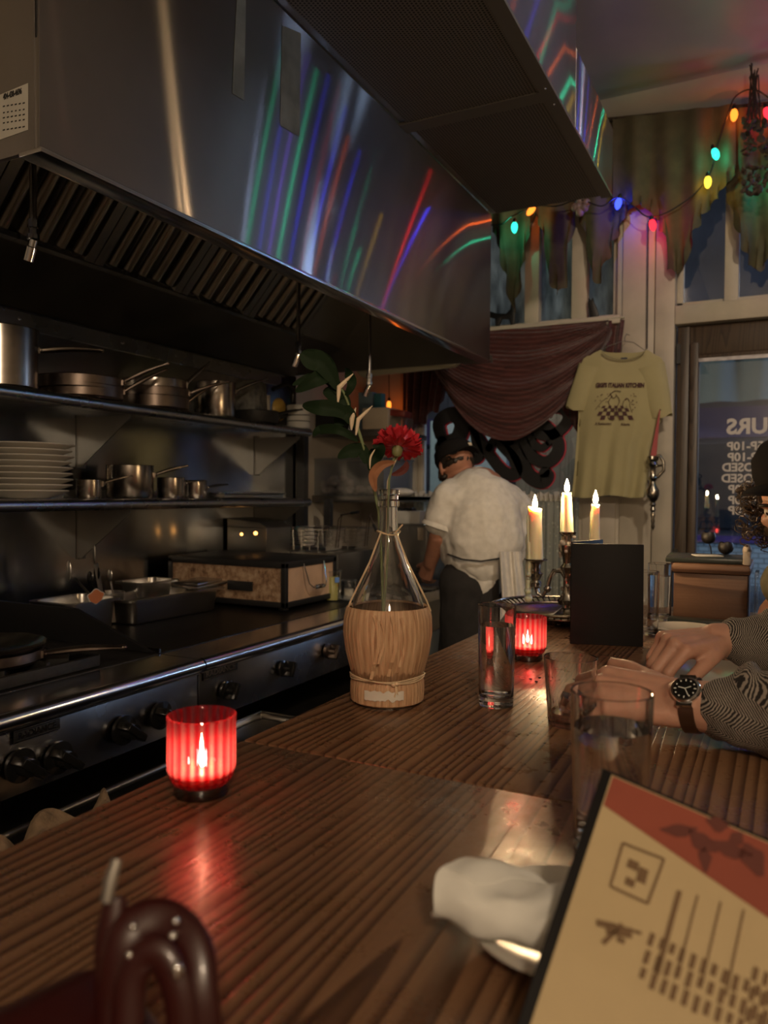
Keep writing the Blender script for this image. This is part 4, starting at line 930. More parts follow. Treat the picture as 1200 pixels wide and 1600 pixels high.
for pts, w in (([(553, 655), (525, 640), (497, 637), (473, 633)], .013), ([(535, 622), (515, 590), (497, 592), (462, 612)], .014), ([(530, 610), (505, 570), (485, 563), (470, 552)], .016), ([(525, 600), (500, 590), (480, 592), (457, 602)], .008), ([(556, 668), (542, 645), (532, 655), (523, 662)], .014),
               ([(560, 690), (530, 672), (500, 672), (490, 682)], .008), ([(572, 725), (566, 705), (545, 706), (528, 716)], .012), ([(577, 735), (585, 715), (592, 700), (584, 690)], .012), ([(528, 600), (515, 575), (498, 558), (473, 550)], .012), ([(540, 620), (550, 600), (545, 585), (540, 575)], .008), ([(545, 640), (535, 625), (520, 615), (505, 612)], .014)):
    k = MB(); P_ = [fl(x, y, .012*math.sin(i*2+x)) for i, (x, y) in enumerate(pts)]; P_[0] = fl(pts[0][0], pts[0][1], 0); blade(k, P_, w, view, fold=.3); k.build('leaf', m_leaf, br)
for pts, w in (([(508, 592), (509, 580), (513, 563)], .0042), ([(528, 630), (530, 605), (552, 584)], .0040), ([(549, 672), (550, 655), (556, 637)], .0040), ([(556, 680), (560, 655), (582, 634)], .0034)):
    k = MB(); P_ = [fl(x, y, -.006) for x, y in pts]; n = len(P_)
    q_ = [P_[0], P_[0].lerp(P_[1], .5), P_[1], P_[1].lerp(P_[2], .55), P_[2]]; k.tube(q_, [.0012, w*.8, w, w*.7, .0006], 8); k.build('bud', m_cream_petal, br)
cn = thing('carnation', 'red carnation with ruffled petals leaning right in the wine bottle', 'flower', fl(604, 960, .01))
k = MB(); k.tube([fl(597, 1005, .012), fl(606, 860, .012), fl(606, 800, .006), fl(608, 750, 0), fl(615, 718, 0), fl(619, 712, 0)], [.0016, .0018, .0018, .0018, .002, .0025], 8); k.build('stem', m_stem, cn)
C_ = fl(621, 703, -.005); ax = (fl(622, 690, .0)-fl(618, 715, 0)).normalized()+view*-.35; ax.normalize()
zq = V((0, 0, 1)).rotation_difference(ax).to_matrix()
m_pet = N('carnation_petal').p(**{'Base__Color': (.62, .030, .045), 'Roughness': .6, 'Subsurface__Weight': .3, 'Subsurface__Radius': (.01, .002, .002), 'Subsurface__Scale': 1.0}).m
k = MB()
for layer, (n, R1, tilt, z0) in enumerate(((11, .036, .0, .004), (10, .033, .35, .009), (9, .027, .7, .013), (7, .020, 1.05, .017))):
    for i in range(n):
        a0 = 2*pi*i/n+layer*.4; 
        def pf(u, v, a0=a0, R1=R1, tilt=tilt, z0=z0, i=i, layer=layer):
            ang = a0+(v-.5)*(.95+.2*u); rr = .003+R1*u*(1+.09*sin(v*19+i)*u); z = z0+rr*sin(tilt)*.9+.0045*u*u*sin(v*14+i*2+layer)
            return C_+zq @ V((rr*cos(tilt)*cos(ang), rr*cos(tilt)*sin(ang), z))
        k.grid(pf, 6, 10)
k.build('petals', m_pet, cn)
k = MB(); k.lathe([(.003, -.012), (.0075, -.008), (.009, 0), (.008, .010), (.006, .014)], C_, 14, zq); k.build('calyx', plain('calyx_green', (.20, .20, .08), .5), cn)
br2 = thing('lily_spray', 'wilted curling lily leaf spray beside the carnation stem', 'flower', fl(606, 960, .02))
k = MB(); k.tube([fl(600, 1000, .018), fl(602, 870, .018), fl(603, 800, .02), fl(606, 752, .01), fl(613, 730, .01), fl(624, 708, 0)], .0014, 8); k.build('stem', m_cream_petal, br2)
for pts, w, m in (([(587, 768), (583, 745), (595, 728), (617, 722)], .008, m_browned), ([(612, 742), (625, 738), (634, 730), (635, 720)], .006, plain('dried_red_petal', (.10, .02, .015), .6)), ([(578, 733), (579, 715), (586, 702)], .0015, m_cream_petal)):
    k = MB(); blade(k, [fl(x, y, -.01) for x, y in pts], w, view, fold=.5); k.build('leaf', m, br2)

# --- glasses
def tumbler(name, label, c, r0, r1, h, water=0, thick=.002, base=.010, flutes=0, group=None, gm=None):
    t = thing(name, label, 'glass', (0, 0, 0), group); k = MB(); n = 9
    o_ = [(r0+(r1-r0)*u, h*u) for u in [q/n for q in range(n+1)]]
    i_ = [(r-thick, z) for r, z in o_[::-1] if z > base+.002]; rb = i_[-1][0]
    fn = (lambda a, z: 1+(.028*abs(cos(flutes*a/2))-.014)*(1 if z < h*.45 else 0)) if flutes else None
    prof = [(0, .001), (r0*.7, .001), (r0*.95, .0)]+[(r0, .0015)]+o_[1:-1]+[(r1-.0003, h-.0006), (r1-thick*.5, h), (r1-thick, h-.0008)]+i_[1:]+[(rb-.001, base+.001), (rb*.8, base), (0, base)]
    k.lathe(prof, seg=flutes*8 if flutes else 56, fn=fn, caps=False); k.build('glass_body', gm or m_glass, t)
    if water:
        zt_ = h*water; ri = lambda z: r0+(r1-r0)*z/h-thick-.0002
        k = MB(); k.lathe([(0, base+.0006), (ri(base)*.82, base+.0006), (ri(base+.003)-.0008, base+.0035), (ri(zt_), zt_), (0, zt_)], seg=56, caps=False); k.build('water', m_water, t)
    t.location = c; return t
tumbler('tall_water_glass', 'tall straight water glass in front of the back red votive', on(775, 1101), .0268, .0300, .158, .80, base=.014)
tumbler('rocks_glass', 'short fluted rocks glass with a little red drink between the water glasses', on(890, 1132), .0300, .0385, .098, 0, base=.010, flutes=14, thick=.0025)
P_ = on(890, 1132); k = MB(); k.lathe([(0, .0108), (.0265, .0108), (.0285, .020), (0, .020)], P_, 40); k.obox(P_+V((-.001, -.006, .033)), (.022, .020, .020), (.4, .3, .5)); o = k.build('ice_remnant', glass('ice', (.95, .9, .88), .1, 1.31)); tag(o, 'melting ice in the fluted rocks glass', 'ice')
tumbler('pint_glass', 'large near water glass standing by the open menu', on(952, 1330), .0325, .0375, .150, .78, base=.016, thick=.0025)
tumbler('tall_water_glass', 'clear water glass left of the wooden box behind the black menu', on(1030, 968), .0290, .0310, .150, .78, base=.010, group='water glasses by the wooden box')
tumbler('tall_water_glass', 'part hidden water glass right against the edge of the black menu', on(1008, 990), .0290, .0310, .150, .0, base=.012, group='water glasses by the wooden box')

# --- candelabra on silver tray
TR = on(880, 968); TR = V((-.50, 2.04, ZC))
tr_ = thing('silver_tray', 'oval silver tray with pierced rim under the candelabra', 'tray', TR)
def oval(r): return lambda a, z: 1/ sqrt((cos(a))**2+(sin(a)*1.0)**2)
k = MB(); RT = .165
k.lathe([(0, 0), (RT*.74, 0), (RT*.78, .004), (RT*.96, .018), (RT, .019), (RT, .021), (RT*.96, .0205), (RT*.78, .0065), (RT*.74, .003), (0, .003)], TR, 64); k.build('tray_plate', m_silver, tr_)
k = MB()
for i in range(64):
    a = 2*pi*i/64; k.tube([TR+V((cos(a)*RT*.97, sin(a)*RT*.97, .021)), TR+V((cos(a)*RT*1.06, sin(a)*RT*1.06, .030)), TR+V((cos(a)*RT*1.14, sin(a)*RT*1.14, .034))], .0024, 6)
k.tube([TR+V((cos(a)*RT*1.15, sin(a)*RT*1.15, .034)) for a in [2*pi*q/72 for q in range(72)]], .004, 8, closed=True)
k.tube([TR+V((cos(a)*RT*.97, sin(a)*RT*.97, .0215)) for a in [2*pi*q/72 for q in range(72)]], .0025, 8, closed=True); k.build('pierced_rim', m_silver, tr_)
ZB = ZC+.0035
DCN = 1.965
def cp(px, py, d=DCN): return ad(px, py, d)
cb0 = cp(886, 960); cb0 = V((-.455, 1.975, ZB))
# find px of base to align: use at() on plane through centre
def cy_(px, py): return at(px, py, 'y', cb0.y)
cx = cy_(886, 900).x; cb0.x = cx
cdl = thing('candelabra', 'tarnished silver candelabra crusted with wax standing on the silver tray', 'candelabra', cb0)
zs = lambda py: cy_(886, py).z
k = MB(); k.lathe([(0, 0), (.055, 0), (.06, .006), (.05, .014), (.035, .018), (.022, .028), (.013, .036), (.012, .05)], cb0, 28, fn=lambda a, z: 1+.05*sin(7*a)); k.build('base', m_silver, cdl)
Z = lambda py: zs(py)-cb0.z
col_ = [(.012, .048), (.018, Z(945)), (.024, Z(937)), (.014, Z(930)), (.009, Z(922)), (.009, Z(900)), (.013, Z(893)), (.018, Z(886)), (.010, Z(880)), (.012, Z(870)), (.020, Z(862)), (.022, Z(852)), (.012, Z(846)), (.013, Z(838)), (.020, Z(834)), (.021, Z(831)), (.0, Z(831))]
k = MB(); k.lathe(col_, cb0, 24, fn=lambda a, z: 1+.04*sin(6*a)); k.build('column', m_silver, cdl)
def arm(px_c, base_py, py_sock):
    c = V((cy_(px_c, 900).x, cb0.y, 0)); z1 = cy_(px_c, base_py).z; s = 1 if c.x > cb0.x else -1; k = MB()
    x0 = cb0.x; za = cy_(px_c, 915).z; dx = c.x-x0
    k.tube([(x0, cb0.y, zs(905)), (x0+dx*.18, cb0.y, zs(893)), (x0+dx*.42, cb0.y, zs(893)), (x0+dx*.55, cb0.y, zs(905)), (x0+dx*.62, cb0.y, zs(922)), (x0+dx*.76, cb0.y, zs(934)), (x0+dx*.93, cb0.y, zs(930)), (x0+dx, cb0.y, zs(915)), (c.x, cb0.y, z1)], [.007, .006, .006, .006, .006, .006, .006, .006, .007], 10)
    k.ell((x0+dx*.62, cb0.y, zs(922)), (.010, .008, .010)); a_ = k.build('arm', m_silver, cdl)
    k = MB(); k.lathe([(.006, -.03), (.014, -.022), (.015, -.012), (.010, -.006), (.015, .004), (.019, .012), (.012, .018), (.012, .030), (.017, .042), (.029, .047), (.030, .050), (.018, .050), (0, .050)], (c.x, cb0.y, z1), 20, fn=lambda a, z: 1+.05*sin(8*a)); k.build('candle_cup', m_silver, a_)
    return V((c.x, cb0.y, z1+.05))
c_left = arm(837, 903, 0); c_right = arm(929, 903, 0); c_mid = V((cb0.x, cb0.y, zs(831)))
# wax crust
def crust(name, seeds, m):
    k = MB()
    for c, r in seeds: k.ell(c, r, seg=10, rings=8)
    return k.build(name, m, cdl, remesh=.003, smooth_it=2)
sd_ = []
for i in range(26):
    a = random.random()*6.28; z = random.uniform(zs(870), zs(838)); sd_.append((V((cb0.x+.018*cos(a), cb0.y+.018*sin(a), z)), .004+.004*random.random()))
for i in range(14): sd_.append((V((cb0.x+.012*cos(i), cb0.y+.012*sin(i), zs(random.uniform(886, 940)))), .004+.003*random.random()))
for i in range(12):
    u = i/11; dx = (c_left.x-cb0.x); sd_.append((V((cb0.x+dx*(.2+.5*u), cb0.y, zs(892+34*u*u)+.003)), .0055-.002*abs(u-.5)))
for i in range(20):
    a = random.random()*6.28; r = random.uniform(.02, .075); sd_.append((V((cb0.x+r*cos(a), cb0.y+r*sin(a)*.8, cb0.z+.007)), .007+.005*random.random()))
m_crust = plain('old_dripped_wax', (.42, .36, .30), .55, 0, 30, .25, .3, 80)
crust('wax_crust', sd_[:-20], m_crust); crust('wax_drips_on_base', sd_[-20:], m_crust)
def candle(label, c, r0, r1, h, lean, drips, fh=.026, jag=0):
    t = thing('taper_candle', label, 'candle', c, 'lit candles of the candelabra'); c = V(c); k = MB(); n = 12
    for i in range(n): pass
    def cen(z): return c+V((lean*z/h, 0, z))
    seg = 22; rings = []
    for i in range(n+1):
        z = h*i/n; r = r0+(r1-r0)*i/n; rings.append([k.bm.verts.new(cen(z)+V((r*cos(a)*(1+.02*sin(3*a+z*40)), r*sin(a), (.004*sin(2*a)+jag*max(0, cos(a-2.8))) if i == n else 0))) for a in [2*pi*q/seg for q in range(seg)]])
    for A, B in zip(rings, rings[1:]):
        for i in range(seg): k.face([A[i], A[(i+1) % seg], B[(i+1) % seg], B[i]])
    k.face(rings[0][::-1]); k.face([rings[-1][i] for i in range(seg)])
    b = k.build('wax_body', m_wax, t)
    k = MB()
    for ang, z0, z1, rr in drips:
        p = V((cos(ang), sin(ang), 0)); m_ = 8
        pts = [cen(max(0, z0+(z1-z0)*q/m_))+p*((r0+(r1-r0)*(z0+(z1-z0)*q/m_)/h)*1.0+.0008) + V((0, 0, min(0, z0+(z1-z0)*q/m_))) for q in range(m_+1)]
        k.tube(pts, [rr*(.6+.5*abs(sin(q*1.7+ang))) for q in range(m_+1)], 8); k.ell(pts[-1], rr*1.3, seg=8, rings=6)
    k.build('wax_drip', m_wax, b)
    top = cen(h); k = MB(); k.tube([top, top+V((0, 0, .006)), top+V((.001, 0, .009))], .0008, 6); k.build('wick', m_wick, b)
    k = MB(); k.lathe([(0, .004), (.0045, .008), (.0065, .014), (.0052, .024), (.0024, fh+.006), (0, fh+.014)], top, 14); k.build('flame', m_flame, t)
    return t
hl = at(834, 797, 'y', cb0.y).z-c_left.z
candle('thick yellowed candle burning on the left arm with a heavy wax run', c_left, .0185, .0178, hl, -.004, [(3.6, hl*.9, -.05, .0045), (3.3, hl*.5, -.085, .008), (3.05, hl*.3, -.105, .009), (3.9, hl*.35, -.04, .006)], jag=.010)
hm = at(883, 772, 'y', cb0.y).z-c_mid.z
candle('tallest cream candle burning in the centre of the candelabra', c_mid, .0150, .0115, hm, -.003, [(3.1, hm*.95, hm*.1, .003), (2.7, hm*.7, -.02, .0028), (3.5, hm*.55, .0, .003)])
hr_ = at(928, 790, 'y', cb0.y).z-c_right.z
candle('slim cream candle burning on the right arm above the black menu', c_right, .0125, .0098, hr_, 0, [(3.0, hr_*.9, .02, .0025), (3.3, hr_*.5, .0, .0025)])

# --- black standing menu
k = MB(); A_ = on(891, 1006); B_ = on(1005, 1011); up_ = V((0, 0, 1)); ht = (at(893, 847, 'y', A_.y).z-ZC)
dn = (B_-A_).normalized(); nr = V((-dn.y, dn.x, 0))
def leaf_(o, wdir, w, h, th=.004, lean=V((0, 0, 0))):
    k.prism([o, o+wdir*w, o+wdir*w+V((0, 0, h))+lean, o+V((0, 0, h))+lean], wdir.cross(V((0, 0, 1))).normalized()*-th)
w_ = (B_-A_).length
leaf_(A_, dn, w_, ht*.985, lean=nr*.012)
mn = k.build('standing_menu', plain('black_menu_cover', (.009, .008, .008), .6, spec=.2), bevel=.0015); tag(mn, 'black menu folder standing upright on the bar in front of the candelabra', 'menu')
k = MB(); d2 = (dn*.55+nr*.83).normalized(); leaf_(A_+nr*.004+dn*.002, d2, w_*.9, ht, lean=nr*.012); k.build('back_cover', MATS['black_menu_cover'], mn, bevel=.0015)
k = MB(); k.box(tuple(A_+dn*w_*.3+nr*.02+V((0, 0, .01))), tuple(A_+dn*w_*.3+nr*.05+V((.03, 0, .03)))); bpy.data.objects.remove(k.build('x', m_black))

# --- old wooden box and what stands on it
bc = V((-.150, 2.18, ZC)); bw = .185
wbx = thing('wooden_box', 'old worn wooden box with moulded top edge at the end of the bar', 'box', bc)
bl = on(1048, 975); brr = on(1168, 978); x0, x1, y0 = bl.x+.003, brr.x, 2.11; zt2 = at(1110, 897, 'y', y0).z
k = MB(); k.box((x0, y0, ZC+.0005), (x1, y0+.24, zt2)); k.build('box_body', m_boxwood, wbx, bevel=.003)
k = MB(); k.box((x0-.006, y0-.012, zt2), (x1+.008, y0+.25, zt2+.026)); k.build('lid_moulding', m_boxwood, wbx, bevel=.009)
k = MB(); k.box((x1-.012, y0-.006, zt2+.026), (x1+.006, y0+.05, zt2+.060)); k.ell((x1-.003, y0+.02, zt2+.062), (.011, .02, .016)); k.build('corner_block', m_crust, wbx, bevel=.004)
zb_ = zt2+.0265
def folder(name, label, px0, py0, w, d, z, m, ang=0, h=.016, x=None, y=None, cat='folder'):
    k = MB(); k.obox((0, 0, h/2), (w, d, h)); o = k.build(name, m, bevel=.003); o.location = (x, y, z); o.rotation_euler = (0, 0, ang); return tag(o, label, cat)
m_fold = plain('black_green_folder', (.025, .03, .027), .35)
folder('menu_folder', 'dark green black folder lying on top of the wooden box', 0, 0, .19, .17, zb_, m_fold, .05, .014, x0+.070, y0+.085)
m_bill = plain('bill_paper', (.55, .53, .47), .7)
folder('paper_slip', 'white paper slip lying on the dark folder', 0, 0, .07, .05, zb_+.0145, m_bill, .3, .003, x0+.075, y0+.06, 'paper')
k = MB(); k.obox((0, 0, .010), (.205, .045, .020)); o = k.build('check_holder', m_fold, bevel=.003); o.location = ((x0+x1)/2+.008, y0-.034, ZC+.001); tag(o, 'black check holder lying at the foot of the wooden box', 'check holder')
k = MB(); k.box((x1+.014, y0-.03, ZC+.0005), (x1+.024, y0+.16, ZC+.135)); o = k.build('glass_card_stand', m_thin, bevel=.002); tag(o, 'clear upright card stand at the right side of the wooden box', 'card stand')
k = MB(); P0 = on(1065, 990); k.tube([P0+V((-.02, 0, .004)), P0+V((.03, -.02, .006)), P0+V((.07, -.05, .004))], [.0045, .003, .006], 8, flat=.5); o = k.build('steel_fork', m_chrome); tag(o, 'steel fork lying beyond the white plate rim', 'fork')
# artificial rose silhouettes
def rose(label, px, py, r, stem_to):
    y_ = y0+.16; c = at(px, py, 'y', y_); t = thing('black_rose', label, 'flower', (c.x, c.y, zb_)); k = MB()
    for L in range(4):
        n = 5; R0 = r*(1-.2*L)
        for i in range(n):
            a0 = 2*pi*i/n+L*.6
            k.grid(lambda u, v: V(c)+V((R0*sin(.15+u*2.1)*cos(a0+(v-.5)*1.7), R0*sin(.15+u*2.1)*sin(a0+(v-.5)*1.7), -R0*cos(.15+u*2.1)*.9+.25*r*u*u*(1-4*(v-.5)**2))), 7, 6)
    k.build('petals', plain('black_petal', (.015, .012, .012), .5), t)
    k = MB(); k.tube([V(c)+V((0, 0, -r*.6)), V(c)+V((.006, 0, -r*1.4)), V((c.x+.01, c.y, zb_+.001))], .0018, 6); k.build('stem', m_black, t)
rose('black artificial rose standing up behind the folder on the box', 1107, 840, .019, 0)
rose('second black artificial rose sitting low beside the taller one', 1134, 856, .020, 0)

# --- plate + cutlery for the neighbour
PL = on(1098, 1078); k = MB(); k.lathe(plate_prof(.120), seg=56); o = k.build('side_plate', m_china); o.location = (PL.x+.03, PL.y+.02, ZC+.0003); tag(o, 'wide cream plate between the hands of the tweed sleeved guest', 'plate')
PL2 = on(1075, 985); k = MB(); k.lathe(plate_prof(.075, .012), seg=48); o = k.build('bread_plate', m_china); o.location = (PL2.x+.0, PL2.y-.05, ZC+.0003); tag(o, 'small cream plate behind the far hand', 'plate')

# --- foreground plate + napkin
FP = V((-.098, .617, ZC+.0004)); FPp = on(850, 1450)
k = MB(); k.lathe([(0, 0), (.042, 0), (.047, .003), (.070, .012), (.078, .015), (.079, .018), (.069, .0155), (.046, .0065), (0, .005)], seg=64); o = k.build('napkin_plate', m_china); o.location = (on(892, 1470).x, on(892, 1470).y, ZC+.0004); tag(o, 'small white plate under the rolled napkin by the open menu', 'plate')
NPc = o.location
na = on(688, 1378, ZC+.040); nb = on(905, 1440, ZC+.040); ndir = (nb-na); ndir.z = 0; nlen = ndir.length; ndir.normalize(); nside = V((-ndir.y, ndir.x, 0))
nc0 = V((na.x, na.y, ZC))
def napf(u, v):
    L = .012+nlen*.98*u; a = 2*pi*v; wv = .029*(1+.07*sin(u*4+.6)); hh = .018*(1+.10*sin(u*7+1))
    ca, sa = cos(a), sin(a); se = lambda t: (abs(t)**.75)*(1 if t > 0 else -1)
    z = ZC+.020+hh+hh*se(sa)+.004*noise.noise(V((u*5, ca*1.5, sa*1.5)))
    s = wv*se(ca)+.004*noise.noise(V((u*6, ca*2, 3)))
    L += (.012*sin(a+.9)+.008*sin(2*a+1))*(1-u)
    r_ = 1-.0*u
    return nc0+ndir*L+nside*s*r_+V((0, 0, z-ZC))
k = MB(); g_ = k.grid(lambda u, v: napf(u, v), 30, 48); k.face([g_[30][j] for j in range(48)][::-1])
bmesh.ops.remove_doubles(k.bm, verts=k.bm.verts, dist=1e-5)
def inner(sc_, u, v): c_ = nc0+ndir*(nlen*.98*u)+V((0, 0, .041)); p = napf(u, v); ax_ = (p-c_); return c_+ndir*ax_.dot(ndir)+(ax_-ndir*ax_.dot(ndir))*sc_
k.grid(lambda u, v: inner(1-.75*u, .004+.05*u, v*1.0), 10, 48)
k.slab(lambda u, v: inner(1.05, .0+.60*u*(1-.55*v)+.004, .02+.30*v), 12, 16, (0, 0, -.0015))
nk_ = k.build('rolled_napkin', m_napkin); tag(nk_, 'rolled white cloth napkin lying across the small plate', 'napkin')

# --- open menu in the foreground, leaning with its lower edge on the bar
A_ = ad(951, 1203, .56); 
dB = (.33)/( -(ray(785, 1705)).z ); B_ = ad(785, 1705, dB)
e1 = (A_-B_)                                                  # up along the left edge
r2 = ray(1215, 1316); tt = (A_-CAM_LOC).dot(e1)/r2.dot(e1); T_ = CAM_LOC+r2*tt; eu = (T_-A_).normalized(); ev = e1.normalized(); H_ = e1.length; W_ = .205
en = eu.cross(ev).normalized()
if en.dot(CAM_LOC-A_) < 0: en = -en
mo = thing('open_menu', 'open printed menu with red header and cream page leaning in the foreground', 'menu', B_)
def mp(x, y, n=0): return B_+ev*(y*H_)+eu*(x)+en*n       # x metres from left edge, y 0..1 up
k = MB(); k.prism([mp(-.004, 0), mp(W_, 0), mp(W_, 1.0), mp(-.004, 1.0)], en*-.0035); k.build('black_cover', MATS['black_menu_cover'], mo, bevel=.001)
m_mpaper = plain('menu_paper', (.43, .33, .18), .7, 0, 6, .08); m_mred = plain('menu_red_header', (.24, .050, .026), .7, 0, 10, .1); m_mink = plain('menu_brown_ink', (.14, .08, .035), .7); m_mdark = plain('menu_dark_art', (.10, .022, .014), .7)
def mxy(px, py):
    r_ = ray(px, py); t_ = (B_-CAM_LOC).dot(en)/r_.dot(en); p = CAM_LOC+r_*t_-B_; return p.dot(eu), p.dot(ev)/H_
def mpoly(pts, n, m, name='print', par=None, th=.0003):
    k = MB(); k.prism([mp(*mxy(x, y), n) if isinstance(x, (int, float)) and x > 5 else mp(x, y, n) for x, y in pts], en*th); return k.build(name, m, par or mo)
x_s, y_s = mxy(932, 1255); x_e, y_e = mxy(1200, 1437)
sl = (y_e-y_s)/(x_e-x_s)
k = MB(); yc = mxy(868, 1482)[1]
k.prism([mp(.003, .02, .0002), mp(W_-.003, .02, .0002), mp(W_-.003, yc, .004), mp(.003, yc, .004)], en*.0003)
k.prism([mp(.003, yc, .004), mp(W_-.003, yc, .004), mp(W_-.003, .985, .0004), mp(.003, .985, .0004)], en*.0003); pg = k.build('cream_page', m_mpaper, mo)
def pn(y): return .0046 if y < yc else .004+(.0004-.004)*(y-yc)/(.985-yc)+.0006
def mq(x, y, o=0): return mp(x, y, pn(y)+o)
k = MB(); k.prism([mq(.004, y_s+0*sl), mq(W_-.004, y_s+sl*(W_-x_s)), mq(W_-.004, .98), mq(.004, .98)], en*.0003); k.build('red_header', m_mred, pg)
k = MB()
for cx_, cy2, rx, ry, ro in ((1060, 1300, .012, .004, .5), (1095, 1318, .010, .006, -.3), (1120, 1290, .007, .005, .2), (1140, 1330, .013, .005, .1), (1175, 1345, .008, .010, .6), (1100, 1345, .004, .008, .2), (1150, 1312, .006, .004, 1)):
    x_, y_ = mxy(cx_, cy2); pts = []
    for q in range(14):
        a = 2*pi*q/14; dx = rx*cos(a)*(1+.25*sin(3*a)); dy = ry*sin(a)*(1+.2*cos(4*a)); pts.append(mq(x_+dx*cos(ro)-dy*sin(ro), y_+(dx*sin(ro)+dy*cos(ro))/H_, .0006))
    k.prism(pts, en*.0002)
k.build('header_drawing', m_mdark, pg)
k = MB()
def mline(a, b, w, kk=None):
    (xa, ya), (xb, yb) = a, b; d = V((xb-xa, (yb-ya)*H_, 0)).normalized(); n_ = V((-d.y, d.x, 0))*w/2
    (kk or k).prism([mq(xa+n_.x, ya+n_.y/H_, .0006), mq(xb+n_.x, yb+n_.y/H_, .0006), mq(xb-n_.x, yb-n_.y/H_, .0006), mq(xa-n_.x, ya-n_.y/H_, .0006)], en*.0002)
fr_ = [mxy(*p) for p in ((972, 1320), (1036, 1345), (1010, 1415), (952, 1388))]
for i in range(4): mline(fr_[i], fr_[(i+1) % 4], .0016)
c4 = V((sum(p[0] for p in fr_)/4, sum(p[1] for p in fr_)/4, 0))
for dx, dy, w, h in ((-.003, .004, .007, .006), (.004, 0, .006, .010), (-.002, -.008, .006, .005)): mline((c4.x+dx-w/2, c4.y+dy/H_), (c4.x+dx+w/2, c4.y+dy/H_), h)
for a, b, w in (((930, 1445), (960, 1452), .004), ((945, 1455), (985, 1462), .006), ((940, 1478), (970, 1448), .003), ((962, 1470), (974, 1476), .003), ((960, 1450), (1000, 1462), .002)): mline(mxy(*a), mxy(*b), w)
k.build('stamp_drawing', m_mink, pg)
k = MB(); ang0 = mxy(1050, 1400)
rnd = random.Random(3)
for r_i, (px_, py_) in enumerate(((1060, 1395), (1088, 1402), (1124, 1412), (1160, 1424))):
    s_ = mxy(px_, py_); 
    mline((s_[0], s_[1]), (s_[0]-.002, s_[1]-.055/H_), .0012 if r_i else .003)
for r_i in range(14):
    x_ = mxy(1050+rnd.random()*2, 1470)[0]-.012+.0062*r_i
    for q in range(3):
        y_ = mxy(1040, 1470)[1]-.004-(.011*q)/H_-.02*0; L_k = (.006+.004*rnd.random())/H_
        mline((x_, y_-rnd.random()*.002), (x_-.0006, y_-L_k), .0030)
for r_i in range(8):
    x_ = mxy(1180, 1510)[0]+.006*r_i
    for q in range(3):
        y_ = mxy(1180, 1515)[1]-(.012*q)/H_; mline((x_, y_), (x_-.0006, y_-.008/H_), .0028)
k.build('menu_print', m_mink, pg)

# --- dark red handbag in the near left corner
m_bag = N('oxblood_patent_leather').p(**{'Base__Color': (.030, .004, .0035), 'Roughness': .32, 'Coat__Weight': .15}).m
hb = thing('handbag', 'glossy dark red leather handbag in the near left corner of the bar', 'handbag', (-.45, .26, ZC))
def hp(px, py, d): return ad(px, py, d)
k = MB(); 
bagpts = [hp(-60, 1590, .45), hp(60, 1545, .44), hp(170, 1492, .44), hp(235, 1560, .42), hp(300, 1640, .40)]
vs = [V((p.x, p.y, p.z)) for p in bagpts]
cam_l = V((-.02, -.10, 0))
k.prism([V((p.x, p.y, p.z)) for p in bagpts]+[V((bagpts[-1].x, bagpts[-1].y, ZC+.002)), V((bagpts[2].x, bagpts[2].y, ZC+.002)), V((bagpts[0].x, bagpts[0].y, ZC+.002))], cam_l)
k.build('bag_body', m_bag, hb, bevel=.012)
k = MB(); loop = [hp(186, 1560, .40), hp(196, 1480, .405), hp(222, 1447, .41), (hp(262, 1447, .41)), hp(298, 1487, .40), hp(306, 1560, .39), hp(318, 1660, .385)]
k.tube(spl(loop), .0125, 16, flat=.55, up=view); k.build('strap_loop', m_bag, hb)
k = MB(); loop = [hp(200, 1600, .385), hp(205, 1530, .39), hp(228, 1492, .392), hp(258, 1500, .39), hp(280, 1560, .385), hp(288, 1660, .38)]
k.tube(spl(loop), .0085, 14, flat=.6, up=view); k.build('strap_loop', m_bag, hb)
k = MB(); k.tube([hp(178, 1650, .40), hp(174, 1540, .405), hp(175, 1460, .41), hp(180, 1402, .415)], [.008, .0095, .0095, .006], 12, flat=.6, up=view); sp_ = k.build('strap_end', m_bag, hb)
k = MB(); k.tube([hp(166, 1410, .408), hp(173, 1375, .411), hp(183, 1342, .414)], [.0032, .0038, .003], 10, flat=.7, up=view); k.build('metal_tip', m_hotel, sp_)
k = MB()
for px, py, dd in ((208, 1448, .402), (275, 1440, .40), (270, 1462, .385), (203, 1492, .39)): k.ell(hp(px, py, dd), .0022, seg=10, rings=6)
k.ell(hp(277, 1517, .379), (.003, .003, .0045), seg=10, rings=6)
k.build('metal_stud', m_chrome, hb)
k = MB(); k.tube([hp(100, 1600, .43), hp(165, 1560, .43)], .004, 8); k.build('piping', plain('dusty_pink_edge', (.25, .12, .10), .4), hb)
# --- crumbs
k = MB()
for px, py in ((829, 1062), (838, 1066), (843, 1060)): k.ell(on(px, py)+V((0, 0, .0015)), (.003, .002, .0015), seg=6, rings=4)
o = k.build('bread_crumbs', m_black); o['kind'] = 'stuff'

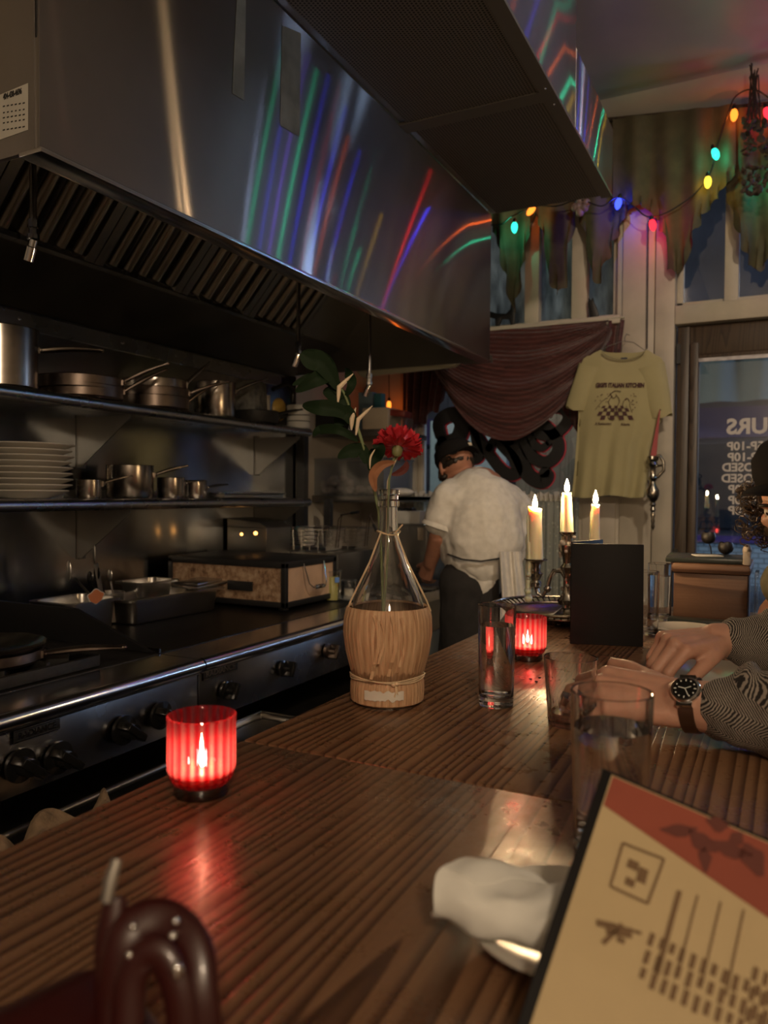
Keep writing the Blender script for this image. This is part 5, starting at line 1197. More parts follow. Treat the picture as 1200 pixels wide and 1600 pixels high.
# ================================================================== FACADE DRESSING
YD = YF-.10
def dp_(px, py, y=YD): return at(px, py, 'y', y)
m_val = plain('olive_velvet', (.080, .066, .034), .75, 0, 14, .2, .2, 90)
def valance(label, top, bot, y=YD, folds=9, ruf=.02, deep=.035, nu=90, nv=26):
    """top/bot: lists of (px, py)"""
    def ip(L, x):
        for (a, ya), (b, yb) in zip(L, L[1:]):
            if x <= b: return ya+(yb-ya)*(x-a)/(b-a)
        return L[-1][1]
    xa, xb = bot[0][0], bot[-1][0]
    def fn(u, v):
        px = xa+(xb-xa)*u; t_, b_ = ip(top, px), ip(bot, px); py = t_+(b_-t_)*v
        p = dp_(px, py, y); e = max(0, v-.82)/.18
        p.y += deep*(.5*sin(u*folds*2*pi)+.35*sin(u*folds*3.7+2))*(.4+.6*v) + e*ruf*sin(u*folds*19+v*5)
        p.x += e*ruf*.5*sin(u*folds*23); p.z += e*ruf*.35*sin(u*folds*31)
        return p
    k = MB(); k.slab(fn, nu, nv, (0, .003, 0)); o = k.build('curtain_valance', m_val); return tag(o, label, 'curtain', 'olive ruffled valances')
T0 = [(740, 190), (2000, 190)]
valance('olive ruffled valance tail at the left ending in a point by the hood', [(700, 215), (850, 205)], [(762, 345), (780, 385), (792, 440), (800, 490), (808, 455), (820, 400), (830, 352), (834, 330)], folds=2.2, nu=50, y=YD+.02)
valance('narrow olive valance tail with green lace edge between the first mullions', [(820, 205), (900, 200)], [(832, 330), (850, 370), (858, 435), (872, 462), (884, 440), (886, 390), (896, 345), (900, 320)], folds=1.6, nu=40)
valance('dark olive valance tail hanging left of the painted pillar', [(880, 198), (1000, 185)], [(896, 320), (915, 370), (925, 430), (937, 448), (946, 410), (958, 375), (975, 345), (990, 322)], folds=2, nu=50, y=YD+.015)
valance('broad olive velvet valance tail hanging right of the painted pillar', [(955, 186), (1170, 160)], [(957, 320), (985, 318), (1020, 330), (1038, 370), (1044, 420), (1058, 428), (1074, 410), (1080, 380), (1096, 340), (1112, 318), (1136, 285), (1150, 275)], folds=4, nu=90, y=YD-.03)
valance('olive velvet valance tail at the right edge of the picture', [(1120, 175), (1300, 150)], [(1128, 280), (1142, 330), (1160, 385), (1172, 415), (1188, 422), (1205, 400), (1230, 330), (1260, 300)], folds=3, nu=70, y=YD-.02)
k = MB(); p0, p1 = dp_(700, 212, YF-.09), dp_(1280, 155, YF-.09); k.tube([p0, p1], .012, 10); o = k.build('curtain_rod', m_doorwood); tag(o, 'curtain rod carrying the olive valances under the ceiling', 'curtain rod')
# burgundy swag
k = N('burgundy_crushed'); w_n = k.noise(k.coord((2, 2, 16)), 5, 4, .6, 1.2)
k.p(**{'Base__Color': k.ramp(w_n, [(.3, (.035, .008, .008)), (.7, (.115, .030, .026))]), 'Roughness': .45}); k.bump(k.noise(k.coord((5, 5, 60)), 3, 2, .5, .6), .7, .008); k.b.inputs['Sheen Weight'].default_value = .3; m_burg = k.m
k = MB()
xa, xb = XL-.05, XP0+.02
zt_ = 2.285
def swag(u, v):
    x = xa+.18+(xb-xa-.25)*u; cup = (sin(pi*min(1, max(0, u*1.0)))**.75)
    bot = 2.20-.53*cup*(1 if u < .55 else 1-.25*(u-.55)); z = zt_+(bot-zt_)*v
    d = .02+.10*sin(pi*v*.5)*cup*(1-u)**.4; rows = .024*sin(v*26-12*(u-.5)**2)*(.3+.7*v)+.0035*sin(v*150+4*sin(u*6))
    return V((x+.03*sin(v*7)*(.5-u), YF-.11-d-rows, z))
k.slab(swag, 80, 170, (0, .003, 0)); bs_ = k.build('swag_panel', m_burg)
def tail(x0, x1, zb0, zb1, y=YF-.09, folds=6, name='tail_panel'):
    k = MB(); k.slab(lambda u, v: V((x0+(x1-x0)*u*(1-.25*v), y+.02*sin(u*folds*2*pi)-.01*sin(u*folds*5), zt_+((zb0+(zb1-zb0)*u+.02*sin(u*20))-zt_)*v)), 60, 24, (0, .003, 0)); return k.build(name, m_burg)
t1 = tail(xa, xa+.34, 1.70, 1.90); t2 = tail(xb-.30, xb, 1.88, 1.60, folds=5)
bc_ = thing('burgundy_curtain', 'burgundy swagged curtain draped over the main window', 'curtain', (-1.3, YF-.1, zt_)); 
for o in (bs_, t1, t2): attach(o, bc_)
k = MB(); k.slab(lambda u, v: V((xb-.42+.30*u, YF-.085+.012*sin(u*30), zt_-(.05+.52*v*(.45+.9*u)))), 30, 20, (0, .003, 0)); k.build('tail_panel', m_burg, bc_)
k = MB(); k.tube([(xa, YF-.095, zt_+.008), (xb, YF-.095, zt_+.012)], .006, 8); k.build('curtain_wire', m_board, bc_)
# lace cafe curtain
kk = N('lace'); vv = kk.new('ShaderNodeTexVoronoi', Vector=kk.coord((1, 1, 1)), Scale=38.0); dens = kk.noise(kk.coord(), 9, 3)
al = kk.math('GREATER_THAN', kk.math('ADD', vv.outputs['Distance'], kk.math('MULTIPLY', dens, .5)), .46)
tr1 = kk.new('ShaderNodeBsdfTransparent', Color=(1, 1, 1)); df = kk.new('ShaderNodeBsdfDiffuse', Color=(.68, .68, .58)); tl1 = kk.new('ShaderNodeBsdfTranslucent', Color=(.62, .66, .56)); mA = kk.new('ShaderNodeMixShader', Fac=.4); kk.l.new(df.outputs[0], mA.inputs[1]); kk.l.new(tl1.outputs[0], mA.inputs[2])
mB = kk.new('ShaderNodeMixShader'); kk.l.new(kk.math('MULTIPLY', kk.math('SUBTRACT', 1.0, al), .25), mB.inputs[0]); kk.l.new(kk.math('ADD', kk.math('MULTIPLY', al, .38), .0), mB.inputs[0]); kk.l.new(mA.outputs[0], mB.inputs[1]); kk.l.new(tr1.outputs[0], mB.inputs[2]); kk.l.new(mB.outputs[0], kk.out.inputs[0]); m_lace = kk.m
cafe = thing('cafe_curtain', 'white gathered lace curtain across the lower half of the main window', 'curtain', (-1.4, YF-.03, 1.37))
k = MB(); NF = 26; xx0, xx1 = XL+.0, -.955
k.grid(lambda u, v: V((xx0+(xx1-xx0)*u+.006*sin(u*90), YF-.035+.020*sin(u*NF*2*pi)*(.6+.4*v), 1.345-.60*v)), 420, 10); k.build('lace_panel', m_lace, cafe)
k = MB(); k.grid(lambda u, v: V((xx0+(xx1-xx0)*u, YF-.035+.020*sin(u*NF*2.7*pi)+.012*(1-v)*sin(u*200), 1.345+.045*(1-v)+.010*(1-v)*sin(u*130))), 420, 4); k.build('ruffled_heading', m_cloth, cafe)
k = MB(); k.tube([(xx0, YF-.035, 1.352), (xx1, YF-.035, 1.352)], .005, 8); k.build('curtain_rod', m_board, cafe)
# curling script sign hanging in the window (seen from behind)
sg = thing('script_sign', 'black backed curling script sign with thin red edges hanging in the main window', 'sign', (-1.3, YF-.03, 1.7))
strokes = [
 ([(692, 690), (686, 665), (694, 652), (710, 648), (722, 662), (716, 684), (700, 692), (690, 700), (700, 712), (716, 716)], 12),
 ([(700, 712), (708, 700), (722, 706), (736, 716), (748, 712), (745, 690), (741, 672)], 9),
 ([(741, 668), (752, 690), (768, 715), (785, 735), (800, 742), (809, 734), (803, 716), (788, 700), (775, 688), (766, 700)], 9),
 ([(762, 668), (780, 676), (800, 694), (812, 716), (826, 742), (846, 753), (856, 744), (852, 738)], 11),
 ([(800, 664), (812, 650), (824, 642), (828, 652), (840, 676), (862, 680), (880, 668), (888, 652), (880, 640), (864, 638), (856, 646)], 8),
 ([(822, 646), (836, 654), (856, 668), (871, 688), (871, 708), (856, 722), (838, 718), (826, 706), (818, 688), (808, 672), (798, 690)], 9),
 ([(820, 640), (826, 660), (832, 690), (846, 700), (858, 692)], 6)]
def smoothpath(P, n=8):
    o = []
    for i in range(len(P)-1):
        p0, p1, p2, p3 = P[max(i-1, 0)], P[i], P[i+1], P[min(i+2, len(P)-1)]
        for q in range(n):
            t = q/n; o.append(tuple(.5*((2*p1[c])+(p2[c]-p0[c])*t+(2*p0[c]-5*p1[c]+4*p2[c]-p3[c])*t*t+(3*p1[c]-p0[c]-3*p2[c]+p3[c])*t**3) for c in (0, 1)))
    o.append(P[-1]); return o
m_sred = N('sign_red_edge').p(**{'Base__Color': (.55, .06, .09), 'Roughness': .4, 'Emission__Color': (1, .06, .10), 'Emission__Strength': 0.0}).m
SCL = (YF-.03)/1200*1.04
for P_, w in strokes:
    sp2 = smoothpath(P_)
    for nm, yy_, gw, mt in (('letter_back', YF-.075, 0, m_black), ('red_edge', YF-.045, .006, m_sred)):
        k = MB(); pts = [at(x, y, 'y', YF-.06) for x, y in sp2]; pts = [V((p.x, yy_, p.z)) for p in pts]; ww = w*SCL+gw; n = len(pts); vs = []
        L1, R1 = [], []
        for i, p in enumerate(pts):
            t = (pts[min(i+1, n-1)]-pts[max(i-1, 0)]).normalized(); s = V((t.z, 0, -t.x)); u = i/(n-1); h = ww*(.72+.28*sin(u*pi))*(1 if .04 < u < .96 else .75)
            L1.append(p+s*h); R1.append(p-s*h)
        th = V((0, .028 if nm == 'letter_back' else .012, 0))
        for i in range(n-1): k.prism([L1[i], L1[i+1], R1[i+1], R1[i]], th)
        for e in (pts[0], pts[-1]): k.lathe([(ww*.75, 0), (ww*.75, th.y)], e, 16, (-pi/2, 0, 0))
        k.build(nm, mt, sg, smooth=False)
k = MB(); 
for px in (700, 870): a = at(px, 655, 'y', YF-.06); k.tube([a, (a.x, YF-.06, 2.26)], .0012, 5)
k.build('hanging_wire', m_black, sg)

# T-shirt
YS_ = YF-.21
ts = thing('tee_shirt', 'pale yellow printed T-shirt on a wire hanger hung from the window ledge', 'T-shirt', dp_(975, 540, YS_))
def S2(px, py, y=YS_): return at(px, py, 'y', y)
prof_ = [(545, 938, 1012), (550, 926, 1022), (560, 912, 1034), (575, 905, 1040), (600, 903, 1040), (650, 904, 1035), (700, 900, 1018), (740, 897, 1014), (776, 893, 1008)]
def shx(v):
    py = 545+(776-545)*v
    for (a, l, r), (b, l2, r2) in zip(prof_, prof_[1:]):
        if py <= b: t = (py-a)/(b-a); return py, l+(l2-l)*t, r+(r2-r)*t
    return py, prof_[-1][1], prof_[-1][2]
def shf(side):
    def fn(u, v):
        py, l, r = shx(v); px = l+(r-l)*u; neck = 0
        d = abs((px-974)/34.0)
        if v < .16 and d < 1: py += (1-v/.16)*((16 if side < 0 else 6)*sqrt(max(0, 1-d*d)))
        if v < .05: py += abs(px-974)*.05
        y = YS_ + side*(.028*sin(pi*u)**.6*(.3+.7*min(1, v*4))) + .010*sin(u*15+2*v)*v*(-side) + .008*sin(u*31+1)*v*v
        if v > .97: py += 2*sin(u*9)
        return S2(px, py, y)
    return fn
k = MB(); k.grid(shf(-1), 60, 60); k.grid(shf(1), 60, 60); bmesh.ops.remove_doubles(k.bm, verts=k.bm.verts, dist=.0008)
kk = plain('yellow_jersey', (.40, .355, .19), .85, 0, 6, .05, .25, 350); body_ = k.build('shirt_body', kk, ts)
def sleeve(P0, P1, w0, w1):
    a, b = S2(*P0), S2(*P1); k = MB(); n = 10; ax_ = (b-a).normalized(); sd2 = ax_.cross(V((0, 1, 0))).normalized(); R_ = []
    for i in range(n+1):
        u = i/n; c = a.lerp(b, u); w = w0+(w1-w0)*u; R_.append([k.bm.verts.new(c+sd2*w*cos(t)*(1+.05*sin(5*t+u*4))+V((0, 1, 0))*.026*sin(t)+ax_*.006*sin(3*t)*u) for t in [2*pi*q/24 for q in range(24)]])
    for A, B in zip(R_, R_[1:]):
        for q in range(24): k.face([A[q], A[(q+1) % 24], B[(q+1) % 24], B[q]])
    k.build('sleeve', kk, ts)
sleeve((922, 572), (898, 640), .062, .048); sleeve((1015, 572), (1035, 652), .070, .050)
k = MB(); n = 24; pts = []
for i in range(n+1): u = i/n; px = 941+(1007-941)*u; d = (px-974)/34; pts.append(S2(px, 545+17*sqrt(max(0, 1-d*d)), YS_-.030*sin(pi*(.38+.24*u))))
k.tube(pts, .007, 8, flat=.4); k.build('neck_rib', kk, ts)
k = MB(); p = S2(975, 563, YS_+.012); k.box(p+V((-.016, -.001, -.014)), p+V((.016, .001, .014))); k.build('neck_label', plain('navy_label', (.015, .025, .06), .6), ts)
m_print = plain('brown_screen_print', (.07, .028, .030), .8)
def shirt_y(px, py):
    v = (py-545)/(776-545); _, l, r = shx(v); u = (px-l)/(r-l); return shf(-1)(u, v).y
yt_ = min(shirt_y(x_, y_) for x_ in range(925, 1002, 6) for y_ in range(600, 668, 6))-.0025
p = S2(931, 602, yt_); text('lettering', "GIGI'S ITALIAN KITCHEN", .0290, frame(p, (1, 0, -.06), (0, 0, 1)), m_print, body_, .0006, .055, sx=.73)
p = S2(930, 662, yt_); text('lettering', 'A Restaurant', .020, frame(p, (1, 0, -.03), (0, 0, 1)), m_print, body_, .0005, .01, sx=.75)
p = S2(970, 663, yt_); text('lettering', 'Atlanta', .020, frame(p, (1, 0, -.03), (0, 0, 1)), m_print, body_, .0005, .01, sx=.75)
k = MB()
for r_ in range(4):
    for c in range(8):
        if (r_+c) % 2: continue
        def q4(cc, rr): t = rr/4; return S2(960+(cc-4)*(4.4+3.2*t), 634+22*t**1.3, yt_)
        k.prism([q4(c, r_), q4(c+1, r_), q4(c+1, r_+1), q4(c, r_+1)], (0, .0006, 0))
k.build('checkered_floor_print', m_print, body_)
k = MB()
for P_, w in (([(957, 618), (951, 628), (955, 640), (950, 652), (956, 656)], .0016), ([(962, 616), (968, 626), (963, 640), (968, 654)], .0016), ([(950, 620), (960, 611), (970, 612)], .0018), ([(953, 614), (958, 622), (964, 618)], .0016), ([(972, 640), (974, 628), (980, 622), (984, 628)], .0014), ([(930, 640), (940, 628), (948, 622)], .001), ([(988, 645), (984, 632), (990, 626)], .001)):
    pts = [S2(x, y, yt_) for x, y in smoothpath(P_, 5)]
    k.tube(pts, w, 5)
for i in range(34):
    a_ = random.uniform(0, 1); x_ = random.uniform(930, 995); y_ = random.uniform(612, 640)
    if 950 < x_ < 972: continue
    c = S2(x_, y_, yt_); k.lathe([(.0038, 0), (.0038, .0005)], c, 10, (pi/2, 0, 0), fn=lambda a, z: .45+.55*(cos(5*a) > 0))
k.build('figure_print', m_print, body_)
k = MB(); hk = S2(976, 527, YS_); k.tube([S2(938, 550, YS_), S2(950, 541, YS_), S2(970, 534, YS_), S2(976, 533, YS_), S2(976, 527, YS_), S2(979, 522, YS_), V((S2(979, 522).x, YF-.12, S2(979, 520).z+.005))], .0022, 6)
k.tube([S2(976, 533, YS_), S2(990, 535, YS_), S2(1010, 549, YS_)], .0022, 6); k.build('wire_hanger', m_hoodin, ts)

# sword with pink blade on the pillar
YW = YF-.27
sw_ = thing('ornamental_sword', 'ornamental sword with pink blade and knobbly dark hilt hung on the pillar', 'sword', at(1020, 700, 'y', YW))
def W2(px, py): return at(px, py, 'y', YW)
k = MB(); a, b = W2(1031, 640), W2(1021, 712); n_ = (b-a).normalized(); s = n_.cross(V((0, 1, 0))).normalized()
k.prism([a+s*.002, b+s*.014, b+V((0, -.006, 0)), b-s*.014, a-s*.002], (0, .004, 0)); k.prism([a, b-s*.012, b+s*.012], (0, -.008, 0)); k.build('blade', plain('pink_blade', (.40, .07, .08), .35), sw_)
k = MB(); ax_ = (W2(1020, 830)-W2(1020, 712)); zq2 = V((0, 0, 1)).rotation_difference(ax_.normalized()).to_matrix(); L_ = ax_.length
pr = [(.004, 0), (.026, .01), (.026, .05), (.018, .08), (.024, .12), (.014, .16), (.014, .26), (.022, .30), (.012, .34), (.014, .38), (.030, .46), (.032, .52), (.022, .58), (.010, .62), (.014, .65), (.009, .68), (.013, .72), (.008, .75), (.012, .79), (.007, .83), (.010, .87), (.006, .90), (.009, .94), (0, 1.0)]
k.lathe([(r, z*L_) for r, z in pr], W2(1020, 712), 20, zq2, fn=lambda a, z: 1+.06*sin(4*a+z*60)); hl_ = k.build('hilt', m_silver, sw_)
k = MB(); k.tube([W2(1018, 714), W2(1031, 712), W2(1037, 722), W2(1037, 735), W2(1028, 745), W2(1020, 745)], .008, 10); k.tube([W2(1018, 730), W2(1034, 727)], .006, 8); k.build('knuckle_guard', m_silver, hl_)
k = MB(); k.tube([(W2(1031, 640).x, YW, W2(1031, 640).z), (W2(1031, 640).x, YF-.06, W2(1031, 640).z+.01)], .0025, 6); k.build('hanging_hook', m_black, sw_)

# ledge figurines
def figure(name, label, polys, y=YF-.055):
    k = MB()
    for pts in polys:
        k.prism([at(x, yy, 'y', y) for x, yy in pts], (0, .022, 0))
    o = k.build(name, m_black, bevel=.004); return tag(o, label, 'figurine')
def to_ledge(o):
    z = min((o.matrix_world @ V(c)).z for c in o.bound_box); o.location.z += 2.3152-z
to_ledge(figure('dog_figurine', 'flat black long bodied dog figurine on the ledge at the hood edge', [[(762, 490), (775, 494), (790, 495), (797, 488), (799, 470), (803, 480), (804, 500), (803, 515), (798, 514), (795, 503), (783, 503), (779, 515), (774, 514), (773, 503), (764, 500)]]))
to_ledge(figure('cat_figurine', 'black sitting cat figurine on the ledge left of the pillar', [[(919, 466), (923, 471), (926, 466), (928, 474), (932, 482), (935, 492), (934, 499), (921, 499), (920, 486), (918, 476)]]))
gh = thing('grape_ornament', 'small cluster of pale round ornaments pinned to the valance by the hood', 'ornament', dp_(906, 320, YD-.07))
k = MB()
for dx, dy in ((0, -6), (-7, 4), (7, 5), (0, 12), (-2, 3), (10, -3)): k.ell(dp_(906+dx, 320+dy, YD-.07), .022, seg=12, rings=8)
k.build('ornament_beads', plain('dull_pink_bead', (.26, .18, .17), .5, 0, 20, .3), gh)

# string lights
SL = [(760, 352), (784, 350), (800, 338), (838, 322), (870, 322), (905, 312), (940, 322), (965, 308), (990, 322), (1010, 338), (1035, 335), (1065, 318), (1090, 298), (1110, 270), (1122, 225), (1137, 180), (1150, 150), (1180, 140), (1215, 165)]
k = MB(); pts = [dp_(x, y, YD-.085) for x, y in smoothpath(SL, 5)]; k.tube(pts, .0035, 6)
k.tube([dp_(1013, 345, YF-.075), dp_(1012, 440, YF-.075), dp_(1011, 545, YF-.075)], .003, 6); o = k.build('light_cord', m_black); tag(o, 'dark green string light cord looping along the valances', 'cord')
BCOL = {'teal': (.04, 1, .68), 'red': (1, .03, .05), 'blue': (.06, .10, 1), 'yellow': (1, .72, .06), 'orange': (1, .28, .03), 'white': (1, .8, .6), 'violet': (.35, .15, 1)}
BM = {}; BPOW = 1.5
def bulb(cname, label, p, power, down=True, r=.017, h=.06, st=22, tilt=(0, 0, 0)):
    if cname not in BM:
        kb = N(cname+'_bulb_glow'); c_ = BCOL[cname]; em = kb.new('ShaderNodeEmission', Color=c_, Strength=2.6); ta = kb.new('ShaderNodeBsdfTransparent', Color=tuple(.3+.7*x for x in c_)); mx = kb.new('ShaderNodeMixShader', Fac=.72)
        kb.l.new(ta.outputs[0], mx.inputs[1]); kb.l.new(em.outputs[0], mx.inputs[2]); kb.l.new(mx.outputs[0], kb.out.inputs[0]); BM[cname] = kb.m
    t = thing('string_light_bulb', label, 'light bulb', p, 'coloured string light bulbs'); R_ = Euler(tilt).to_matrix()
    k = MB(); k.lathe([(0, -h), (r*.35, -h*.96), (r*.8, -h*.78), (r, -h*.5), (r*.9, -h*.25), (r*.55, -h*.05), (r*.5, 0)], p, 14, R_, fn=lambda a, z: 1+.05*cos(7*a)); k.build('glowing_bulb', BM[cname], t)
    k = MB(); k.lathe([(r*.6, -h*.06), (r*.62, .012), (r*.3, .02), (0, .02)], p, 12, R_); k.build('socket', m_black, t)
    light('bulb_filament_light', 'POINT', V(p)+R_ @ V((0, 0, -h*.55)), power*BPOW, BCOL[cname], .005)
    return t
YB = YD-.09
for cn_, px, py, pw, lb, tl_ in (('teal', 804, 347, 1, 'teal bulb hanging before the leftmost olive valance tail', (0, 0, 0)), ('orange', 836, 322, .6, 'faint orange bulb half hidden at the top of the first mullion', (0, .8, 0)), ('blue', 968, 309, 1.4, 'blue bulb hanging left of the painted pillar', (0, .2, 0)),
     ('red', 1018, 343, 1, 'red bulb lying sideways before the painted pillar', (0, -.2, 0)), ('yellow', 1106, 275, .5, 'yellow bulb on the cord beside the dark transom', (0, 0, 0)), ('teal', 1115, 232, 1.2, 'teal bulb glowing against the broad olive valance', (0, -.3, 0)),
     ('orange', 1147, 170, .7, 'orange bulb near the top of the right valance', (0, 0, 0)), ('red', 1196, 168, 1, 'red bulb at the right edge of the picture', (0, -.3, 0)), ('orange', 608, 626, .35, 'orange bulb hanging beside the shelf left of the main window', (0, 0, 0))):
    bulb(cn_, lb, dp_(px, py, YB if px > 700 else YF-.11), pw, tilt=tl_, r=.017 if px > 700 else .014)
k = MB(); a_ = dp_(608, 626, YF-.11); k.tube([a_+V((0, 0, .02)), (a_.x-.01, a_.y+.01, 2.2), (a_.x+.02, YF-.02, 2.9), (a_.x+.05, YF-.02, 3.3)], .003, 6); o = k.build('light_cord', m_black); tag(o, 'cord dropping to the lone orange bulb beside the corner shelf', 'cord')
# the same string runs on over the shop door
side = [('teal', -.02, 2.86, 'second'), ('blue', .14, 2.98, 'third'), ('orange', .32, 3.02, 'fourth'), ('blue', .50, 2.90, 'fifth'), ('red', .66, 2.80, 'sixth'), ('blue', .84, 2.84, 'seventh'), ('teal', 1.02, 2.90, 'eighth'), ('violet', 1.22, 2.84, 'ninth'), ('blue', 1.42, 2.78, 'tenth'), ('teal', 1.64, 2.85, 'eleventh')]
for cn_, x, z, w_ in side: bulb(cn_, '%s bulb of the string over the door, %s from the dried flowers' % (cn_, w_), V((x, YB, z)), .6 if cn_ == 'red' else (1.1 if x < .4 else 2.4))
k = MB(); k.tube([tuple(dp_(1215, 165, YD-.085))]+[(x, YB, z+.024) for _, x, z, _w in side], .003, 6); o = k.build('light_cord', m_black); tag(o, 'cord of the string lights running on over the door', 'cord')
# dried flower bunch hanging at the right edge
db = thing('dried_flower_bunch', 'dark bunch of dried flowers hanging upside down at the right edge', 'dried flowers', dp_(1180, 180, YD-.16))
k = MB(); c0 = dp_(1178, 105, YD-.16)
for i in range(16):
    e = dp_(1168+random.uniform(-6, 22), random.uniform(160, 200), YD-.16+random.uniform(-.03, .03)); k.tube([c0+V((random.uniform(-.02, .02), random.uniform(-.02, .02), random.uniform(-.05, .02))), e], .003, 5)
k.build('dried_stems', plain('dried_stem', (.05, .035, .028), .8), db)
k = MB()
for i in range(90):
    c = dp_(random.uniform(1160, 1215), random.uniform(185, 305), YD-.16+random.uniform(-.05, .05)); k.ell(c, (random.uniform(.008, .022), random.uniform(.006, .016), random.uniform(.004, .018)), (random.random()*3, random.random()*3, 0), 7, 5)
o = k.build('dried_blossoms', plain('dried_blossom', (.06, .045, .032), .8, 0, 30, .5), db); o['kind'] = 'stuff'
# ================================================================== PEOPLE
def head(k, c, fwd, up=(0, 0, 1), s=1.0):
    """head centred at c, looking along fwd"""
    f = V(fwd).normalized(); u = V(up); u = (u-f*u.dot(f)).normalized(); r = f.cross(u)
    Rm = Matrix((r, f, u)).transposed()
    def q(x, y, z): return V(c)+Rm @ V((x*s, y*s, z*s))
    E_ = lambda x, y, z, a, b, d, rot=None: k.ell(q(x, y, z), (a*s, b*s, d*s), Rm if rot is None else Rm @ Euler(rot).to_matrix(), 20, 14)
    E_(0, -.012, .028, .076, .094, .086)              # skull
    E_(0, .022, -.03, .060, .066, .080)               # face
    E_(0, .052, -.082, .034, .034, .026)              # chin
    for i in (-1, 1):
        E_(i*.034, .03, -.068, .026, .045, .030)      # jaw
        E_(i*.040, .058, -.020, .022, .020, .018)     # cheek
        E_(i*.028, .074, .020, .020, .013, .008)      # brow
        E_(i*.077, -.006, -.010, .008, .019, .031, (0, 0, i*.35))   # ear
        E_(i*.010, .092, -.028, .008, .010, .008)     # nostril
    E_(0, .084, -.006, .008, .012, .026, (.25, 0, 0)); E_(0, .097, -.026, .010, .012, .010)   # nose
    E_(0, .084, -.052, .022, .009, .006); E_(0, .082, -.062, .019, .009, .006)                # lips
    return q, Rm
def eyes(q, Rm, par, s=1.0, brow=True):
    for i in (-1, 1):
        k = MB(); k.ell(q(i*.030, .068, .004), .0125*s, seg=16, rings=12); e = k.build('eye', plain('eye_white', (.6, .56, .5), .2), par)
        k = MB(); k.ell(q(i*.030, .0765, .003), (.0058*s, .0045*s, .0058*s), Rm, seg=12, rings=8); k.build('iris', plain('iris', (.04, .02, .01), .15), e)
        if not brow: continue
        k = MB(); k.ell(q(i*.030, .084, .024), (.018*s, .006*s, .004*s), Rm, seg=12, rings=6); k.build('eyebrow', m_hair, par)
def hand(k, w, d, back, thumb, curls, s=1.0, splay=.10, tcurl=(.5, .5), tdir=None):
    """w wrist, d direction to knuckles, back = back-of-hand normal, thumb = side the thumb is on"""
    w = V(w); d = V(d).normalized(); b = V(back); b = (b-d*b.dot(d)).normalized(); t = d.cross(b)
    if t.dot(V(thumb)) < 0: t = -t
    L = (.092*s, .096*s, .091*s, .083*s); off = (.027, .009, -.009, -.026); seg = ((.042, .026, .021), (.046, .029, .022), (.043, .027, .021), (.034, .021, .019)); rr = (.0092, .0094, .0088, .0078)
    tips = []
    for i in range(4):
        kn = w+d*L[i]+t*off[i]*s+b*(.004 if i in (1, 2) else .0)*s
        k.cap(w+t*off[i]*.62*s, kn, .0150*s, .0118*s, 14); k.ell(kn+b*.001*s, .0115*s, seg=12, rings=8)
        ang = 0; p = kn; fd = (d+t*(off[i]/.03)*splay).normalized(); sd = fd.cross(b).normalized()
        for j in range(3):
            ang += curls[i][j]; dd = fd*cos(ang)-b*sin(ang); e = p+dd*seg[i][j]*s; r0 = rr[i]*s*(1-.08*j); k.cap(p, e, r0, r0*.92, 12); p = e
        tips.append((p, dd, b*cos(ang)+fd*sin(ang), rr[i]*s*.85))
    k.cap(w+t*.004*s-b*.004*s, w+d*.06*s-b*.004*s, .021*s, .018*s)
    k.cap(w+t*.016*s+d*.012*s-b*.004*s, w+t*.036*s+d*.046*s-b*.008*s, .016*s, .0125*s)
    td = V(tdir).normalized() if tdir is not None else (d*.72+t*.55-b*.25).normalized()
    p = w+t*.036*s+d*.046*s-b*.008*s; e = p+td*.034*s; k.cap(p, e, .0120*s, .0105*s, 12); td2 = (td*cos(tcurl[0])+(d-b*.4).normalized()*sin(tcurl[0])).normalized(); e2 = e+td2*.027*s; k.cap(e, e2, .0105*s, .0088*s, 12)
    tips.append((e2, td2, (b*.5+t*.6).normalized(), .0085*s)); return tips
def nails(tips, par, s=1.0):
    for p, dd, n, r in tips:
        k = MB(); n = (n-dd*n.dot(dd)).normalized(); Rm = Matrix((dd, dd.cross(n), n)).transposed(); k.ell(p+n*r*.82+dd*.001, (.0062, .0048, .0016), Rm, 12, 8); k.build('fingernail', plain('nail', (.55, .36, .28), .3), par)
def limb(k, pts, rs):
    for a, b, ra, rb in zip(pts, pts[1:], rs, rs[1:]): k.cap(a, b, ra, rb)
def wrinkle(o, amp, sc, seed=0.0, stretch=(1, 1, 1)):
    me = o.data; nrm_ = [v.normal.copy() for v in me.vertices]
    for v, n in zip(me.vertices, nrm_):
        p = V((v.co.x*stretch[0], v.co.y*stretch[1], v.co.z*stretch[2]))*sc+V((seed, 0, 0)); v.co += n*amp*(noise.noise(p)+.5*noise.noise(p*2.3))
    me.update(); me.shade_smooth()

m_capc = plain('black_cap_cloth', (.012, .011, .011), .95, spec=.1)
# ---------------------------------------------------------------- cook
D0 = 3.30
def A(px, py, dd=0): return ad(px, py, D0+dd)
hip = A(752, 895, .02); hipL = A(728, 905, -.02); hipR = A(778, 905, .06)
ck = thing('person', 'cook in black cap, white short sleeved shirt and dark apron bending over the kitchen counter', 'person', (hip.x, hip.y, 0))
k = MB()
hc = A(712, 731, .12); nb = A(742, 757, .06)
fw_ = V((-.66, .62, -.42)).normalized()
q_, R_ = head(k, hc, fw_, (-.35, .25, .9)); limb(k, [hc+V((.02, -.01, -.03)), nb], [.055, .06])
limb(k, [A(747, 775, .04), A(752, 815, .03), A(752, 860, .02), hip], [.13, .135, .13, .13]); limb(k, [A(712, 780, .0), A(792, 795, .10)], [.085, .085])
shL, shR = A(700, 780, -.02), A(800, 800, .14)
elL, wrL = A(686, 838, .0), A(672, 880, .10); elR = A(806, 862, .30); wrR = A(740, 868, .36)
limb(k, [shL, elL, wrL], [.055, .044, .030]); limb(k, [shR, elR, wrR], [.055, .044, .030])
